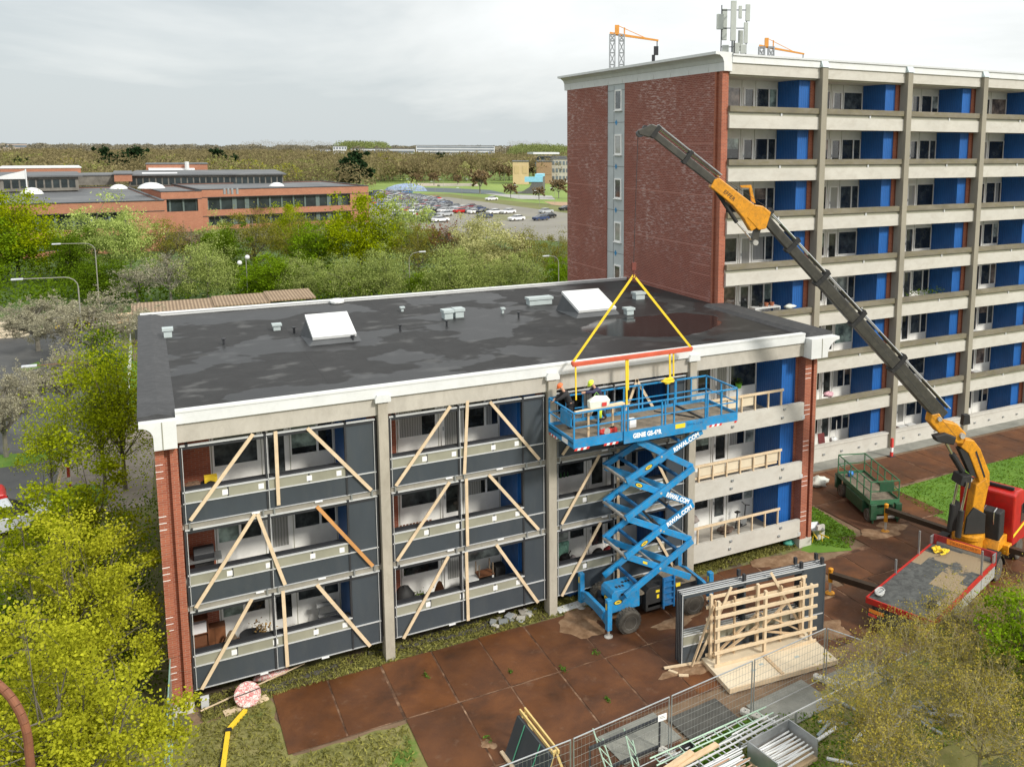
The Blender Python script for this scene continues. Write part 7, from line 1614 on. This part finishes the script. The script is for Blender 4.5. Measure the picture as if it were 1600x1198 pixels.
o=MB().box(-.7,-.2,0,.7,.2,.06).build('white_board',M['white']); o.location=(13.85,.0,.05); o.rotation_euler=(0,0,R_(4)); tag(o,'white board on the grass right of the second concrete column','board')
tag(MB().blob((14.2,.9,.2),(.35,.2,.2),10,6,rg,.25).build('blue_sheet',pm('sheet_blue',(.03,.13,.4),.5,.1),smooth=True),'crumpled blue sheet under the third bay','plastic sheet')
tag(MB().blob((25.3,.35,.12),(.32,.2,.14),10,6,rg,.3).build('green_sheet',pm('sheet_green',(.06,.32,.24),.6,.1),smooth=True),'crumpled green sheet in the grass left of the right brick pier','plastic sheet')
wb=thing('wheelbarrow','wheelbarrow with yellow handles leaning on the right brick pier','wheelbarrow',(26.75,.25,.03),R_(70)); m=MB(); m.add([(-.25,-.15,.35),(.3,-.2,.3),(.3,.2,.3),(-.25,.15,.35),(-.45,-.32,.62),(.5,-.34,.62),(.5,.34,.62),(-.45,.32,.62)],[(3,2,1,0),(0,1,5,4),(1,2,6,5),(2,3,7,6),(3,0,4,7)]); m.build('tray',M['steel'],wb)
MB().tube((.5,-.04,.2),(.5,.04,.2),.2,16).build('wheel',M['black'],wb); MB().bar((.5,0,.2),(-1.0,-.28,.5),.04).bar((.5,0,.2),(-1.0,.28,.5),.04).bar((-.3,-.2,.3),(-.35,-.25,0),.03).bar((-.3,.2,.3),(-.35,.25,0),.03).build('handle',M['sling'],wb)
MB().box(26.72,.02,.05,27.15,.14,.75).build('x2',M['concl']); o=bpy.data.objects['x2']; o.name='stone_slab'; tag(o,'pale slab leaning beside the wheelbarrow','slab')
tag(MB().box(27.4,-10.4,.05,27.5,-10.3,.95).box(27.35,-10.45,.05,27.55,-10.25,.1).build('marker_post',M['orange']),'orange marker post among the twigs at the right edge','marker post')
o=MB().path([(33.4,-8.3,.06),(33.0,-7.6,.06),(33.6,-6.9,.06),(35.0,-6.6,.06),(37.5,-7.1,.06)],.025,6).build('hose',M['black']); tag(o,'black hose on the mats beside the truck cab','hose')
tag(MB().blob((31.4,5.3,.25),(.7,.4,.3),10,6,rg,.3).build('white_sack',MATS['white_sack'],smooth=True),'white sacks heaped behind the green lift','sacks')
o=MB().box(29.2,6.6,.03,30.2,7.2,.12).build('paving_slab',M['conc']); tag(o,'grey slab by the wall behind the green lift','slab')
# ================================================================ balcony things
def at(bay,row,x,y): return (BW*bay+x,y,FL[row]+.005)
def bin_(x,y,z,lab,stuff):
    t=thing('waste_bin',lab,'bin',(x,y,z)); MB().lathe((0,0,0),[(.24,0),(.30,.62),(.33,.66),(.33,.7),(.28,.7)],4).build('bin',M['black'],t); MB().blob((0,0,.72),(.25,.25,.1),8,5,rg,.3).build('rubbish',stuff,t)
x,y,z=at(0,0,.45,1.5); bin_(x,y,z,'black bin with rubbish in the left corner of the top left balcony',pm('rubbish_brown',(.18,.11,.07),.9,.5,8.)); x,y,z=at(0,0,.98,1.6); bin_(x,y,z,'black bin with a yellow box on it on the top left balcony',M['black'])
x,y,z=at(0,0,1.0,1.6); o=MB().box(-.2,-.14,.72,.2,.14,.92).build('yellow_box',M['sling']); o.location=(x,y,z+.72); tag(o,'yellow box lying on the second black bin of the top left balcony','box')
x,y,z=at(0,1,.65,1.7); t=thing('barbecue','black gas barbecue on the middle left balcony','barbecue',(x,y,z)); MB().box(-.55,-.25,.75,.55,.25,.85).build('shelf',M['steel'],t); MB().box(-.3,-.24,.0,.3,.24,.7).build('cabinet',M['black'],t); m=MB(); m.prism([(-.26,.86),(.26,.86),(.24,1.1),(.1,1.22),(-.1,1.22),(-.26,1.05)],'x',-.32,.32); m.build('lid',M['dark'],t,bevel=.02)
br_=pm('brown_wood',(.16,.065,.03),.6,.2,3.); wk=pm('wicker',(.20,.15,.10),.8,.3,8.)
x,y,z=at(0,2,.35,1.7); t=thing('shelf_unit','shelf with boxes in the corner of the lowest left balcony','shelf',(x,y,z)); MB().box(-.3,-.2,0,-.27,.2,1.5).box(.27,-.2,0,.3,.2,1.5).box(-.27,-.2,.45,.27,.2,.48).box(-.27,-.2,.95,.27,.2,.98).box(-.27,-.2,1.45,.27,.2,1.48).build('frame',br_,t)
for k,c in enumerate((M['ply'],br_,M['sticker'])): MB().box(-.24,-.17,.02+.48*k,.24,.15,.38+.48*k).build('storage_box',c,t)
x,y,z=at(0,2,.85,2.05); t=thing('cabinet','brown wooden cabinet on the lowest left balcony','cabinet',(x,y,z)); MB().box(-.35,-.2,0,.35,.2,.9).build('body',br_,t,bevel=.01); MB().box(-.34,-.215,.02,-.01,-.2,.88).box(.01,-.215,.02,.34,-.2,.88).build('door',pm('brown_wood2',(.22,.09,.04),.5,.2,3.),t)
def wchair(x,y,z,rz,lab,mat):
    t=thing('wicker_chair',lab,'chair',(x,y,z),rz); MB().box(-.25,-.25,.38,.25,.25,.44).build('seat',mat,t,bevel=.02)
    m=MB(); pts=[(.24,-.26+.52*k/8,.44+.5*math.sin(math.pi*k/8)) for k in range(9)]; m.add([(.22,-.26,.44)]+pts+[(.22,.26,.44)]+[(a+.03,b,c) for a,b,c in [(.22,-.26,.44)]+pts+[(.22,.26,.44)]],[tuple(range(11)),tuple(range(11,22))[::-1]]); m.build('backrest',mat,t)
    for a in (-.22,.22):
        for b in (-.22,.22): MB().tube((a,b,0),(a,b,.38),.02,6).build('leg',br_,t)
        MB().path([(-.2,a*1.15,.42),(-.2,a*1.15,.62),(.22,a*1.15,.66)],.02).build('armrest',br_,t)
x,y,z=at(0,2,1.25,1.1); wchair(x,y,z,R_(70),'wicker armchair beside the round glass table on the lowest left balcony',wk)
x,y,z=at(0,2,1.95,1.25); t=thing('round_table','round glass table with thin black legs on the lowest left balcony','table',(x,y,z)); MB().lathe((0,0,.68),[(.34,0),(.36,.0),(.36,.03),(.34,.03)],24).build('rim',M['dark'],t); MB().tube((0,0,.69),(0,0,.70),.34,24).build('glass_top',G[1],t)
for k in range(4): a=k*math.pi/2+.4; MB().path([(0,0,.68),(.05*math.cos(a),.05*math.sin(a),.3),(.28*math.cos(a),.28*math.sin(a),.0)],.015).build('leg',M['dark'],t)
x,y,z=at(0,2,2.35,1.5); t=thing('plant_pot','pot with a dry brown plant on the lowest left balcony','plant',(x,y,z)); MB().lathe((0,0,0),[(.15,0),(.22,.3),(.2,.3)],12).build('pot',M['dark'],t)
rgn=np.random.default_rng(2); quads('foliage',rgn.normal(size=(160,3))*[.16,.16,.15]+[0,0,.62],rgn.uniform(.06,.14,160),rgn,pm('dry_leaf',(.32,.2,.07),.8,.4,9.),t)
x,y,z=at(0,2,4.6,1.6); t=thing('folded_trolley','folded grey trolley against the wall on the lowest left balcony','trolley',(x,y,z)); MB().path([(-.35,0,0),(-.25,.1,.85),(.35,.2,.95),(.4,.1,0)],.018).build('tube',M['steel'],t); MB().box(-.3,-.05,.5,.35,.1,.54).box(-.3,-.1,.2,.3,.12,.26).box(-.35,0,.86,.3,.12,.98).build('tray',pm('grey_plastic',(.32,.33,.33),.6,.1),t)
# second bay
x,y,z=at(1,1,1.25,.95); t=thing('wooden_trellis','dark brown wooden trellis standing on the middle balcony of the second bay','trellis',(x,y,z)); m=MB()
for k in range(12): m.box(-.75+k*.125,0,.02,-.66+k*.125,.02,.88)
m.build('slats',br_,t); MB().box(-.78,-.02,.1,.78,-.001,.16).box(-.78,-.02,.75,.78,-.001,.81).box(-.02,-.03,.05,.02,-.021,.85).build('frame',br_,t)
x,y,z=at(1,1,3.75,1.5); t=thing('basket','woven basket on the middle balcony of the second bay','basket',(x,y,z)); MB().lathe((0,0,0),[(.2,0),(.25,.4),(.22,.4)],14).build('basket',wk,t)
x,y,z=at(1,1,4.75,1.6); t=thing('laundry_tub','blue and white tub beside the basket on the middle balcony of the second bay','tub',(x,y,z)); MB().lathe((0,0,0),[(.2,0),(.28,.25),(.25,.25)],14).build('tub',MATS['bag_blue'],t)
x,y,z=at(1,2,.85,1.0); t=thing('covered_chair','bulky black covered garden chair in the lowest balcony of the second bay','covered chair',(x,y,z)); m=MB().blob((0,0,.62),(.42,.4,.66),14,8,rg,.07); m.v=[(a,b,max(.05,c)) for a,b,c in m.v]; m.build('cover',M['black'],t,smooth=True); MB().box(-.35,-.42,0,.2,-.3,.06).build('plank',M['timberl'],t)
x,y,z=at(1,2,1.55,1.3); t=thing('plant_pot','terracotta pot with a green plant beside the covered chair','plant',(x,y,z)); MB().lathe((0,0,0),[(.13,0),(.19,.3),(.17,.3)],12).build('pot',pm('terracotta',(.35,.12,.06),.8,.1),t); quads('foliage',rgn.normal(size=(140,3))*[.13,.13,.12]+[0,0,.48],rgn.uniform(.05,.12,140),rgn,LM['green'],t)
x,y,z=at(1,2,2.15,1.2); wchair(x,y,z,R_(40),'reddish folding armchair in the lowest balcony of the second bay',br_)
x,y,z=at(1,2,3.9,1.3); t=thing('white_bench','white bench with black drape and an upturned brown table on it','bench',(x,y,z)); MB().box(-.55,-.2,.72,-.05,.22,.78).box(-.55,-.2,0,-.48,-.13,.72).box(.5,-.2,0,.57,-.13,.85).build('bench',M['white'],t); MB().box(-.05,-.2,.8,.6,.3,.86).build('table_top',br_,t)
for a,b in ((-.02,-.15),(.55,-.15),(-.02,.25),(.55,.25)): MB().bar((a,b,.86),(a,b,1.3),.04,.04,up=(0,1,0)).build('leg',wk,t)
MB().box(-.45,-.1,.0,.45,.15,.7).box(.7,-.1,0,1.1,.4,1.0).build('drape',M['black'],t)
# third bay
pg=pm('green_floral',(.18,.36,.28),.8,.5,12.)
for k,(dx,w) in enumerate(((.35,.5),(1.05,.6))):
    x,y,z=at(2,2,dx,1.9); tag(MB().obox((x+w/2,y,z+.62),(w/2,0,0),(0,.06,.02),(0,-.08,.5)).build('cushion',pg,bevel=.04),['green floral seat cushion next to the second column','wider green floral seat cushion in the third bay'][k],'cushion')
x,y,z=at(2,2,1.15,1.2); t=thing('baby_buggy','black buggy on the lowest balcony of the third bay','buggy',(x,y,z)); MB().path([(-.3,0,.15),(0,0,.55),(.3,0,1.0)],.02).path([(.3,.1,.15),(-.2,.1,.7)],.02).build('tube',M['black'],t); MB().blob((.05,.05,.7),(.25,.2,.2),8,5,rg,.1).build('hood',M['black'],t); 
for a in (-.3,.3): MB().tube((a,-.02,.12),(a,.02,.12),.12,12).build('wheel',M['black'],t)
for k,(dx,dy,c,lab) in enumerate(((1.6,1.4,pm('bundle_grey',(.3,.27,.27),.9,.3,6.),'grey bundle of bags in the third bay'),(.5,1.2,br_,'brown box in the lowest corner of the third bay'),(3.4,1.5,pm('bundle_red',(.4,.05,.05),.8,.4,6.),'red and white blanket behind the scissor arms'),(2.9,1.5,M['black'],'black tyre-like bag behind the scissor arms'))):
    x,y,z=at(2,2,dx,dy); tag(MB().blob((x,y,z+.3),(.3,.22,.32),9,6,rg,.2).build('bag',c,smooth=True),lab,'bag')
# bottles on the inside sill
for k in range(9):
    x,y,z=at(2,1,.5+k*.16,2.2); tag(MB().tube((x,y,z+1.0),(x,y,z+1.16),.03,8).tube((x,y,z+1.16),(x,y,z+1.24),.012,6).build('bottle',rg.choice([G[1],pm('bottle_green',(.05,.15,.06),.2,.1),M['rim']])),'small bottle on the window sill of the third bay, middle floor','bottle','bottles on the sill of the third bay')
# last bay
x,y,z=at(3,2,3.9,1.5); t=thing('exercise_bike','exercise bike on the lowest balcony of the last bay','exercise bike',(x,y,z),R_(10))
MB().path([(-.45,0,.05),(.45,0,.05)],.03).path([(-.3,0,.05),(-.2,0,.75)],.03).path([(.25,0,.05),(.35,0,1.05)],.03).path([(-.2,0,.4),(.28,0,.35)],.03).build('frame',M['dark'],t); MB().tube((.2,-.05,.3),(.2,.05,.3),.22,18).build('flywheel',M['steel'],t); MB().box(-.32,-.1,.78,-.08,.1,.85).build('saddle',M['black'],t,bevel=.03); MB().path([(.35,-.25,1.1),(.3,0,1.05),(.35,.25,1.1)],.02).build('handlebar',M['black'],t)
for s in (-.12,.12): MB().box(-.1,s-.03,.2,.02,s+.03,.23).build('pedal',M['black'],t)
x,y,z=at(3,2,.95,1.2); t=thing('white_cupboard','white cupboard with a folded grey cover on top, next to the third column','cupboard',(x,y,z)); MB().box(-.4,-.2,0,.25,.2,1.0).build('body',M['white'],t,bevel=.01); MB().box(-.06,-.215,.03,-.05,-.2,.97).build('door_gap',M['dark'],t); MB().blob((-.05,0,1.14),(.5,.28,.15),10,6,rg,.25).build('cover',pm('cover_grey',(.28,.24,.22),.9,.2,5.),t,smooth=True)
x,y,z=at(3,2,3.0,1.4); tag(MB().blob((x,y,z+.15),(.45,.3,.15),10,6,rg,.3).build('dumbbell_bag',pm('bag_brown',(.13,.09,.07),.9,.3)),'brown sports bag beside the exercise bike','bag')
x,y,z=at(3,0,4.1,2.15); t=thing('plant_pot','green flower pot in the window of the top balcony of the last bay','plant',(x,y,z+.95)); MB().lathe((0,0,0),[(.12,0),(.17,.22),(.15,.22)],12).build('pot',pm('pot_green',(.15,.4,.04),.5,.1),t); quads('foliage',rgn.normal(size=(70,3))*[.1,.08,.1]+[0,0,.33],rgn.uniform(.04,.1,70),rgn,LM['green'],t)
# tall block
def tat(bay,k,x,y): return (TB0+TW*bay+x,y,LED[k]-.975)
x,y,z=tat(0,4,3.9,9.3); t=thing('white_table','long white table with pots on a lower balcony of the tall block','table',(x,y,z)); MB().box(-.9,-.3,.95,.9,.3,1.02).box(-.9,-.3,0,-.84,.3,.95).box(.84,-.3,0,.9,.3,.95).build('table',M['white'],t)
for k in range(3): MB().lathe((-.3+k*.4,0,1.02),[(.1,0),(.14,.2),(.12,.2)],10).build('pot',[M['black'],MATS['terracotta'],MATS['terracotta']][k],t)
for (b,k,dx,mat,lab) in ((0,4,5.3,MATS['white_sack'],'pale cloth bundle on the parapet of the tall block beside the low roof'),(1,6,1.9,pm('laundry_pink',(.6,.35,.4),.8,.5,9.),'pink and white laundry on a balcony right of the low block'),(2,4,3.1,LM['green'],'plants on a balcony behind the crane boom')):
    x,y,z=tat(b,k,dx,8.7)
    if mat is LM['green']: tag(quads('balcony_plants',rgn.normal(size=(200,3))*[.8,.1,.12]+[x,y,z+1.05],rgn.uniform(.06,.14,200),rgn,mat,None),lab,'plants')
    else: tag(MB().blob((x,y,z+1.0),(.4,.2,.16),10,6,rg,.3).build('cloth_bundle',mat,smooth=True),lab,'cloth')
x,y,z=tat(1,7,1.9,8.9); t=thing('folding_chair','dark red folding chair on the ground floor balcony behind the green lift','chair',(x,y,z)); MB().box(-.25,-.25,.42,.25,.25,.46).build('seat',br_,t); MB().obox((0,.28,.8),(.25,0,0),(0,.02,0),(0,.08,.4)).build('backrest',pm('red_seat',(.16,.03,.03),.8,.3),t)
for a in (-.22,.22):
    for b in (-.22,.22): MB().tube((a,b,0),(a,b,.42),.018,6).build('leg',M['steel'],t)
x,y,z=tat(1,7,2.8,8.9); t=thing('parasol_stand','white folded parasol and bowl on the ground floor balcony','parasol',(x,y,z)); MB().tube((0,0,0),(0,0,2.0),.025,6).build('pole',M['white'],t); MB().blob((-.2,0,.8),(.3,.2,.18),10,6,rg,.1).build('bowl',M['white'],t)
for (b,k,dx) in ((2,7,1.8),(2,7,2.6),(2,6,3.4),(3,5,1.6),(3,6,2.0)):
    x,y,z=tat(b,k,dx,8.9); t=thing('storage_box','box on a lower balcony of the tall block behind the crane','box',(x,y,z),group='boxes on the balconies behind the crane'); MB().box(-.3,-.2,0,.3,.2,.75).build('box',rg.choice([M['ply'],M['white'],br_]),t); MB().box(-.32,-.22,.75,.32,.22,.8).build('lid',M['white'],t)
